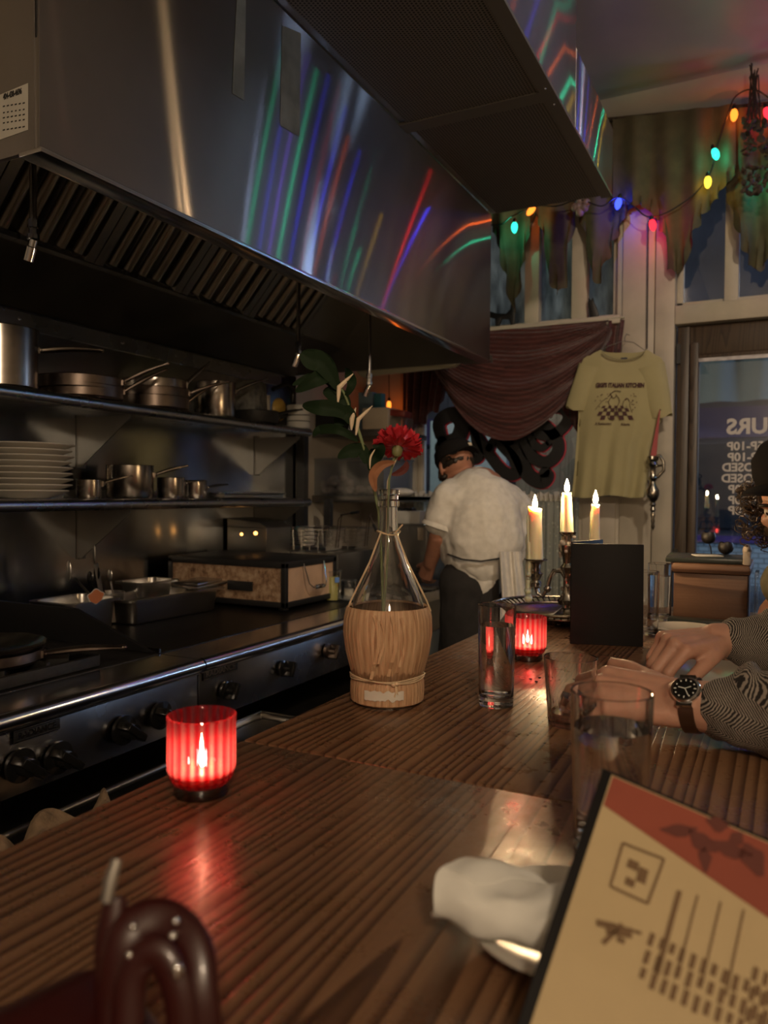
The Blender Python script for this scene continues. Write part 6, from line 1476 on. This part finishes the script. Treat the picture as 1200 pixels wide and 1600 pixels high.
hand(k, wrL, (-.35, .35, -.55), (.3, -.6, .5), (-.3, .5, .5), [(.5, .6, .5)]*4); hand(k, wrR, (-.8, .2, -.3), (0, 0, 1), (0, 1, 0), [(.5, .6, .5)]*4)
for h_, x_, y_ in ((hipL, -.02, 0), (hipR, .02, .05)):
    kn_ = V((h_.x+x_, h_.y+.04, .50)); an_ = V((h_.x+x_, h_.y, .09)); limb(k, [h_, kn_, an_], [.095, .062, .042]); limb(k, [an_+V((0, -.03, -.045)), an_+V((-.03, .16, -.055))], [.035, .032])
body = k.build('body', m_skin2, ck, remesh=.006, smooth_it=3)
eyes(q_, R_, ck, brow=False)
k = MB()
limb(k, [A(747, 782, .03), A(753, 812, .0), A(755, 845, .0), A(752, 868, .0)], [.150, .172, .178, .160]); limb(k, [A(712, 785, .0), A(757, 778, .0), A(793, 800, .08)], [.105, .12, .115])
limb(k, [nb+V((.01, 0, -.035)), nb+V((.03, -.01, -.09))], [.078, .10]); limb(k, [A(716, 830, .02), A(730, 858, .02)], [.10, .12]); limb(k, [A(796, 830, .08), A(786, 858, .05)], [.11, .11])
limb(k, [shL, A(688, 812, -.02)], [.078, .072]); limb(k, [shR, A(812, 835, .2)], [.078, .072])
sh_ = k.build('white_shirt', m_cloth, ck, remesh=.009, smooth_it=5); wrinkle(sh_, .010, 7, 3, (1, 1, .7)); wrinkle(sh_, .004, 22)
k = MB(); cL = A(684, 826, -.02); axs = (cL-shL).normalized(); k.lathe([(.070, -.02), (.074, -.008), (.074, .0), (.069, .002)], cL, 28, V((0, 0, 1)).rotation_difference(axs).to_matrix(), caps=False); k.build('sleeve_cuff', m_cloth, sh_)
k = MB(); zc = (nb-hc).normalized(); k.lathe([(.066, -.035), (.070, -.01), (.078, .02)], nb+V((.005, 0, -.012)), 28, V((0, 0, 1)).rotation_difference(zc).to_matrix(), caps=False); k.build('collar', m_cloth, sh_)
# shirt tail, apron, towel, trousers
k = MB(); limb(k, [A(745, 880, -.02), A(752, 905, -.02)], [.125, .112]); limb(k, [A(772, 880, .02), A(772, 902, .02)], [.11, .10]); st2 = k.build('shirt_tail', m_cloth, ck, remesh=.009, smooth_it=4); wrinkle(st2, .006, 16, 1, (.4, .4, 2))
k = MB(); limb(k, [hip+V((0, .02, -.02)), hip+V((0, .02, -.08))], [.150, .14])
for h_, x_ in ((hipL, -.02), (hipR, .02)):
    limb(k, [h_+V((0, 0, -.02)), V((h_.x+x_, h_.y+.03, .50)), V((h_.x+x_, h_.y+.0, .08))], [.118, .088, .070])
tr_o = k.build('trousers', m_darkcloth, ck, remesh=.012, smooth_it=3); wrinkle(tr_o, .006, 9)
k = MB()
def apr(u, v):
    a = -2.2+2.6*u; c = hip+V((0, .02, 0)); rr = .165+.05*v; return V((c.x+rr*cos(pi-a*.62+.9), c.y+rr*sin(pi-a*.62+.9)*.85+.0, c.z+.09-.55*v+.01*sin(u*20)))
k.slab(apr, 24, 16, (0, 0, .003)); k.build('black_apron', m_darkcloth, ck)
k = MB(); k.tube([A(700, 866, -.08), A(722, 874, -.16), A(752, 877, -.185), A(784, 872, -.17), A(818, 860, -.0)], .007, 8, flat=.5); k.build('apron_tie', m_darkcloth, ck)
k = MB()
tp = [A(780, 862, -.215), A(812, 862, -.16)]; bt_ = [A(788, 985, -.20), A(824, 972, -.15)]
k.slab(lambda u, v: tp[0].lerp(tp[1], u).lerp(bt_[0].lerp(bt_[1], u), v)+V((.3, -1, 0))*(.010*sin(u*9+v*2)+.006*sin(u*21)), 24, 30, (0, .02, 0)); tw = k.build('hanging_towel', m_cloth, ck)
# cap, hair, beard
k = MB(); k.lathe([(.092, 0), (.096, .02), (.092, .055), (.070, .085), (.035, .098), (0, .100)], q_(0, -.012, .030), 32, R_ @ Matrix.Diagonal((.90, 1.12, .9))); cap_ = k.build('cap', m_capc, ck)
k = MB(); k.slab(lambda u, v: q_((u-.5)*.15*(1-.25*v*abs(u-.5)*2), -.100-.062*v*(1-(2*u-1)**2*.5), .034-.012*v-.02*(2*u-1)**2), 12, 6, (0, 0, .004)); k.build('cap_brim', m_capc, cap_)
k = MB(); k.obox(q_(.035, -.108, .060), (.020, .006, .014), R_); k.build('cap_patch', m_paper, cap_)
k = MB()
for x_, y_, z_, r_ in ((0, .062, -.085, .036), (-.036, .045, -.075, .030), (.036, .045, -.075, .030), (.062, .010, -.04, .020), (-.062, .010, -.04, .020), (.05, .03, -.08, .026), (-.05, .03, -.08, .026), (0, .06, -.11, .034)): k.ell(q_(x_, y_, z_), r_, seg=12, rings=8)
b_ = k.build('beard', m_hair, ck, remesh=.006, smooth_it=1); wrinkle(b_, .005, 60)
k = MB()
for zz_ in (.0, .018, .034):
    for a in range(15): an = pi-.25+(pi+.5)*a/14; k.ell(q_(.066*cos(an), .078*sin(an)-.010, zz_), (.013, .014, .018), seg=10, rings=8)
for i in (-1, 1): k.ell(q_(i*.073, .022, -.02), (.008, .014, .034), seg=10, rings=8)
h_ = k.build('short_hair', m_hair, ck, remesh=.006, smooth_it=1); wrinkle(h_, .004, 80)
k = MB()
for h_, x_ in ((hipL, -.02), (hipR, .02)):
    s_ = V((h_.x+x_, h_.y, .0)); k = MB(); limb(k, [s_+V((0, -.05, .05)), s_+V((0, .02, .055)), s_+V((-.02, .16, .040))], [.046, .048, .036]); k.box(s_+V((-.05, -.095, 0)), s_+V((.035, .20, .02))); k.build('shoe', m_black, ck, remesh=.008, smooth_it=2)

# ---------------------------------------------------------------- guest in olive T-shirt with curly hair
g2 = thing('person', 'seated guest with curly brown hair, black cap and olive T-shirt at the right edge', 'person', (.34, 1.95, 0))
k = MB(); hc = ad(1250, 785, 1.74); fw2 = V((-.50, -.80, -.36)).normalized()
q2, R2 = head(k, hc, fw2, (0, 0, 1), 1.0)
ch = V((.22, 1.97, 1.16)); limb(k, [hc+V((.03, .02, -.05)), V((.17, 1.90, 1.30))], [.055, .060])
limb(k, [V((.22, 1.96, 1.18)), V((.32, 1.98, .95)), V((.36, 1.98, .72))], [.13, .13, .14]); sl2, sr2 = V((.13, 1.84, 1.235)), V((.20, 2.13, 1.235)); limb(k, [sl2, V((.18, 1.98, 1.24)), sr2], [.065, .08, .065])
elb = at(1196, 958, 'z', 1.098); el2 = V((.02, elb.y+.0, 1.098)); el2 = V((-.004, 2.00, 1.098)); wr2 = V((-.035, 1.72, 1.083)) if False else V((.075, 1.74, 1.085))
limb(k, [sl2, V((.06, 1.92, 1.17)), el2+V((.012, 0, .004)), wr2], [.058, .052, .045, .030])
hand(k, wr2, (.35, -.6, -.05), (0, 0, 1), (1, 0, 0), [(.3, .4, .3)]*4)
limb(k, [sr2, V((.16, 2.24, 1.12)), V((.06, 2.04, 1.094))], [.055, .046, .032]); hand(k, V((.055, 2.03, 1.094)), (.25, -.6, .0), (0, 0, 1), (-1, 0, 0), [(.3, .4, .3)]*4)
for s_ in (-.1, .1):
    limb(k, [V((.38, 1.98+s_, .70)), V((.24, 1.95+s_*1.3, .66)), V((.30, 1.95+s_*1.3, .26))], [.09, .065, .045]); limb(k, [V((.30, 1.95+s_*1.3, .27)), V((.20, 1.93+s_*1.3, .24))], [.04, .03])
k.build('body', m_skin, g2, remesh=.006, smooth_it=3); eyes(q2, R2, g2)
k = MB(); limb(k, [V((.22, 1.96, 1.17)), V((.32, 1.98, .95)), V((.36, 1.98, .74))], [.150, .150, .155]); limb(k, [sl2, V((.18, 1.98, 1.235)), sr2], [.082, .09, .082]); limb(k, [sl2, V((.035, 1.945, 1.185))], [.080, .068]); limb(k, [sr2, V((.17, 2.21, 1.15))], [.078, .066])
s_o = k.build('olive_shirt', m_olive, g2, remesh=.010, smooth_it=4); wrinkle(s_o, .006, 12)
k = MB(); limb(k, [V((.37, 1.98, .72)), V((.37, 1.98, .66))], [.155, .15])
for s_ in (-.1, .1): limb(k, [V((.38, 1.98+s_, .68)), V((.25, 1.95+s_*1.3, .66)), V((.30, 1.95+s_*1.3, .28))], [.11, .085, .062])
k.build('trousers', m_darkcloth, g2, remesh=.012, smooth_it=3)
k = MB(); k.lathe([(.094, 0), (.098, .02), (.094, .055), (.072, .085), (.035, .098), (0, .100)], q2(0, -.020, .062), 32, R2 @ Matrix.Diagonal((.92, 1.12, .95))); cap2 = k.build('cap', m_capc, g2)
k = MB(); k.slab(lambda u, v: q2((u-.5)*.15*(1-.25*v*abs(u-.5)*2), .085+.070*v*(1-(2*u-1)**2*.5), .072+.002*v-.018*(2*u-1)**2), 12, 6, (0, 0, .004)); k.build('cap_brim', m_capc, cap2)
m_curl = N('curly_hair').p(**{'Base__Color': (.085, .058, .036), 'Roughness': .4}).m
k = MB(); rnd2 = random.Random(5)
for i in range(480):
    a = rnd2.uniform(pi*.86, 2*pi+.45); z0 = rnd2.uniform(-.10, .050); rr = rnd2.uniform(.088, .142)
    if sin(a) > -.1 and cos(a) > 0 and False: continue
    c = q2(rr*cos(a), rr*sin(a)*1.05-.012, z0); r_ = rnd2.uniform(.007, .013); tn = rnd2.uniform(1.2, 2.2); ax1 = V((rnd2.uniform(-1, 1), rnd2.uniform(-1, 1), rnd2.uniform(-1, 1))).normalized(); x1 = ax1.orthogonal().normalized(); y1 = ax1.cross(x1)
    n = 14; k.tube([c+x1*r_*cos(t*tn*2*pi/n)+y1*r_*sin(t*tn*2*pi/n)+ax1*(.020*(t/n-.5))+V((0, 0, -.012*t/n)) for t in range(n+1)], .0013, 4, caps=False)
for i in range(60):
    a = rnd2.uniform(pi*.9, 2*pi+.3); z0 = rnd2.uniform(-.07, .03); k.ell(q2(.082*cos(a), .086*sin(a)-.012, z0), (.016, .016, .020), seg=8, rings=6)
k.build('curly_hair', m_curl, g2)
k = MB(); k.lathe([(.17, 0), (.18, .02), (.17, .05), (0, .055)], (.40, 1.98, .50), 28); k.lathe([(.02, .02), (.02, .5)], (.40, 1.98, 0), 12); k.lathe([(.18, 0), (.18, .015), (0, .02)], (.40, 1.98, 0), 28); o = k.build('bar_stool', m_doorwood); tag(o, 'dark wooden bar stool under the guest with curly hair', 'stool')

# ---------------------------------------------------------------- guest in tweed jacket (hands and sleeves in view)
g1 = thing('person', 'guest in herringbone tweed jacket with both hands over a plate on the bar', 'person', (.55, 1.3, 0))
k = MB(); 
wL = at(1070, 1100, 'z', 1.100); eL = V((.20, wL.y-.05, 1.112)); shL = V((.42, 1.08, 1.33))
kL = at(962, 1084, 'z', 1.102); 
limb(k, [shL, eL, wL], [.060, .047, .033])
k.ell(wL, (.032, .031, .029), seg=14, rings=10)
dL = (kL-wL); tl = hand(k, wL, dL, (.1, -.62, .8), (0, 1, 0), [(.55, .75, .35), (.5, .7, .35), (.5, .65, .35), (.55, .6, .3)], 1.17, .12)
wR = at(1118, 1000, 'z', 1.135); kR = at(1012, 1012, 'z', 1.135); eR = V((.22, 1.55, 1.13)); shR = V((.46, 1.52, 1.33))
limb(k, [shR, eR, wR], [.060, .046, .029]); k.ell(wR, (.03, .026, .023), seg=14, rings=10)
tipt = at(1033, 1062, 'z', 1.085); dR = (kR-wR)
tr2 = hand(k, wR, dR, (-.10, -.45, 1), (0, -1, 0), [(.75, 1.05, .35), (.85, 1.0, .4), (.95, 1.0, .4), (1.0, 1.0, .4)], 1.12, .05, (.25, .3), tdir=(tipt-(wR+dR.normalized()*.046)))
hd = V((.46, 1.30, 1.62)); q3, R3 = head(k, hd, V((-1, .1, -.35))); limb(k, [hd+V((.01, 0, -.05)), V((.50, 1.30, 1.42))], [.055, .06])
limb(k, [V((.50, 1.30, 1.30)), V((.55, 1.30, 1.0)), V((.58, 1.30, .76))], [.13, .13, .14]); limb(k, [shL, V((.48, 1.30, 1.36)), shR], [.065, .08, .065])
for s_ in (-.1, .1): limb(k, [V((.60, 1.30+s_, .72)), V((.30, 1.30+s_*1.3, .68)), V((.36, 1.30+s_*1.3, .28))], [.09, .065, .045]); limb(k, [V((.36, 1.30+s_*1.3, .28)), V((.24, 1.30+s_*1.3, .25))], [.04, .03])
bd1 = k.build('body', m_skin, g1, remesh=.0034, smooth_it=4); eyes(q3, R3, g1); nails(tl, g1); nails(tr2, g1)
k = N('herringbone_tweed'); X = k.sep(k.coord())
uu = k.math('ADD', k.math('MULTIPLY', X[0], .9), k.math('MULTIPLY', X[1], .35)); ww = k.math('ADD', k.math('MULTIPLY', X[1], -.55), X[2])
tri = k.math('ABSOLUTE', k.math('SUBTRACT', k.math('FRACT', k.math('MULTIPLY', ww, 27.0)), .5))
wob = k.math('MULTIPLY', k.noise(k.coord(), 240, 2), .55)
stp = k.math('FRACT', k.math('ADD', k.math('ADD', k.math('MULTIPLY', uu, 330.0), k.math('MULTIPLY', tri, 7.5)), wob))
thr = k.math('LESS_THAN', stp, .45); k.p(**{'Base__Color': k.mix(thr, (.018, .015, .013), (.30, .26, .22)), 'Roughness': .9}); k.bump(thr, .5, .002); m_tweed = k.m
k = MB()
cuL = wL.lerp(eL, .17)
limb(k, [cuL, cuL.lerp(eL, .25), cuL.lerp(eL, .6), eL+V((0, 0, .012)), shL+V((0, 0, -.02))], [.043, .056, .064, .070, .082])
for u, r_ in ((.10, .058), (.28, .070), (.5, .068), (.75, .070)): k.ell(cuL.lerp(eL, u)+V((0, .010, .012)), (.022, r_, r_*.9), seg=16, rings=10)
cuR = wR.lerp(eR, .13)
limb(k, [cuR, cuR.lerp(eR, .3), cuR.lerp(eR, .65), eR+V((0, 0, .0)), shR+V((0, 0, -.02))], [.043, .056, .063, .070, .082])
for u, r_ in ((.15, .056), (.42, .064), (.7, .066)): k.ell(cuR.lerp(eR, u)+V((0, .0, .006)), (.020, r_, r_*.95), seg=16, rings=10)
limb(k, [V((.50, 1.30, 1.29)), V((.55, 1.30, 1.0)), V((.58, 1.30, .74))], [.155, .155, .165]); limb(k, [shL, V((.48, 1.30, 1.35)), shR], [.085, .10, .085])
jk = k.build('tweed_jacket', m_tweed, g1, remesh=.0055, smooth_it=4); wrinkle(jk, .006, 17, 5, (1.6, 1, 1)); 
# keep the sleeves above the bar top
for v in jk.data.vertices:
    if v.co.x < .135 and v.co.z < ZC+.002: v.co.z = ZC+.002
for v in bd1.data.vertices:
    if v.co.x < .135 and v.co.z < ZC+.001: v.co.z = ZC+.001
k = MB(); limb(k, [V((.585, 1.30, .72)), V((.585, 1.30, .66))], [.16, .155])
for s_ in (-.1, .1): limb(k, [V((.60, 1.30+s_, .70)), V((.32, 1.30+s_*1.3, .68)), V((.36, 1.30+s_*1.3, .30))], [.11, .085, .062])
k.build('trousers', m_darkcloth, g1, remesh=.012, smooth_it=3)
k = MB()
for a in range(60):
    an = random.uniform(pi*.9, 2*pi+.3); z_ = random.uniform(-.01, .10); r_ = sqrt(max(.01, 1-(max(0, z_-.02)/.10)**2)); k.ell(q3(.070*cos(an)*r_, .086*sin(an)*r_-.014, z_), (.022, .022, .022), seg=8, rings=6)
for a in range(20): k.ell(q3(random.uniform(-.05, .05), random.uniform(-.06, .06), .108), (.024, .026, .016), seg=8, rings=6)
k.build('short_hair', m_hair, g1, remesh=.006)
k = MB(); k.lathe([(.17, 0), (.18, .02), (.17, .05), (0, .055)], (.60, 1.30, .50), 28); k.lathe([(.02, .02), (.02, .5)], (.60, 1.30, 0), 12); k.lathe([(.18, 0), (.18, .015), (0, .02)], (.60, 1.30, 0), 28); o = k.build('bar_stool', m_doorwood); tag(o, 'dark wooden bar stool under the guest in tweed', 'stool')
# wrist watch on the near hand
wc = wL+V((.010, 0, .0))
wn = (V((-.22, -.78, .80))).normalized(); wc2 = wc+wn*.0335
dxw = (wL-kL).normalized(); dxw = (dxw-wn*dxw.dot(wn)).normalized(); dyw = wn.cross(dxw)
wt = thing('wrist_watch', 'round steel wrist watch with black dial on the near wrist', 'watch', wc2)
Rw = Matrix((dxw, dyw, wn)).transposed()
k = MB(); k.lathe([(.0165, -.004), (.0185, -.003), (.0195, .001), (.0195, .004), (.0180, .0062), (.0160, .0064)], wc2, 40, Rw, caps=False); k.lathe([(0, -.004), (.0165, -.004)], wc2, 40, Rw, caps=False); k.obox(wc2+dxw*.0205, (.004, .005, .004), Rw)
for s_ in (-1, 1): k.obox(wc2+dyw*s_*.0195-wn*.001, (.020, .008, .006), Rw)
k.build('watch_case', m_chrome, wt)
k = MB(); k.lathe([(0, .0045), (.0160, .0045), (.0160, .0052), (0, .0052)], wc2, 40, Rw, caps=False); dl_ = k.build('dial', m_blackgloss, wt)
m_lume = plain('lume_marker', (.75, .75, .68), .5)
for h in range(12):
    a = pi/6*h; c = wc2+Rw @ V((.0128*cos(a), .0128*sin(a), .0056)); k = MB()
    if h % 3: k.lathe([(.0010, 0), (.0010, .0004), (0, .0004)], c, 10, Rw)
    else: k.obox(c, (.0032, .0013, .0004), Rw @ Matrix.Rotation(a, 3, 'Z'))
    k.build('hour_marker', m_lume, dl_)
for a, L_, w in ((2.9, .009, .0012), (-1.1, .0115, .0010), (.4, .008, .0010)):
    k = MB(); c = wc2+Rw @ V((cos(a)*L_/2, sin(a)*L_/2, .0060)); k.obox(c, (L_, w, .0003), Rw @ Matrix.Rotation(a, 3, 'Z')); k.build('watch_hand', m_lume, dl_)
k = MB(); m_strap = steel('dark_watch_bracelet', (.22, .15, .11), .35, 0)
nrm2 = dxw; pts = []
for i in range(40):
    a = 2*pi*i/40; pts.append(wc+dyw*.0350*cos(a)+wn*(.0325*sin(a)+.000))
rings = [];
for i, p in enumerate(pts):
    o_ = (p-wc).normalized(); hw = .0095; rings.append([k.bm.verts.new(p+dxw*hw), k.bm.verts.new(p+dxw*hw+o_*.0025), k.bm.verts.new(p-dxw*hw+o_*.0025), k.bm.verts.new(p-dxw*hw)])
for i in range(40):
    A1, B1 = rings[i], rings[(i+1) % 40]
    for j in range(4): k.face([A1[j], A1[(j+1) % 4], B1[(j+1) % 4], B1[j]])
k.build('bracelet', m_strap, wt)
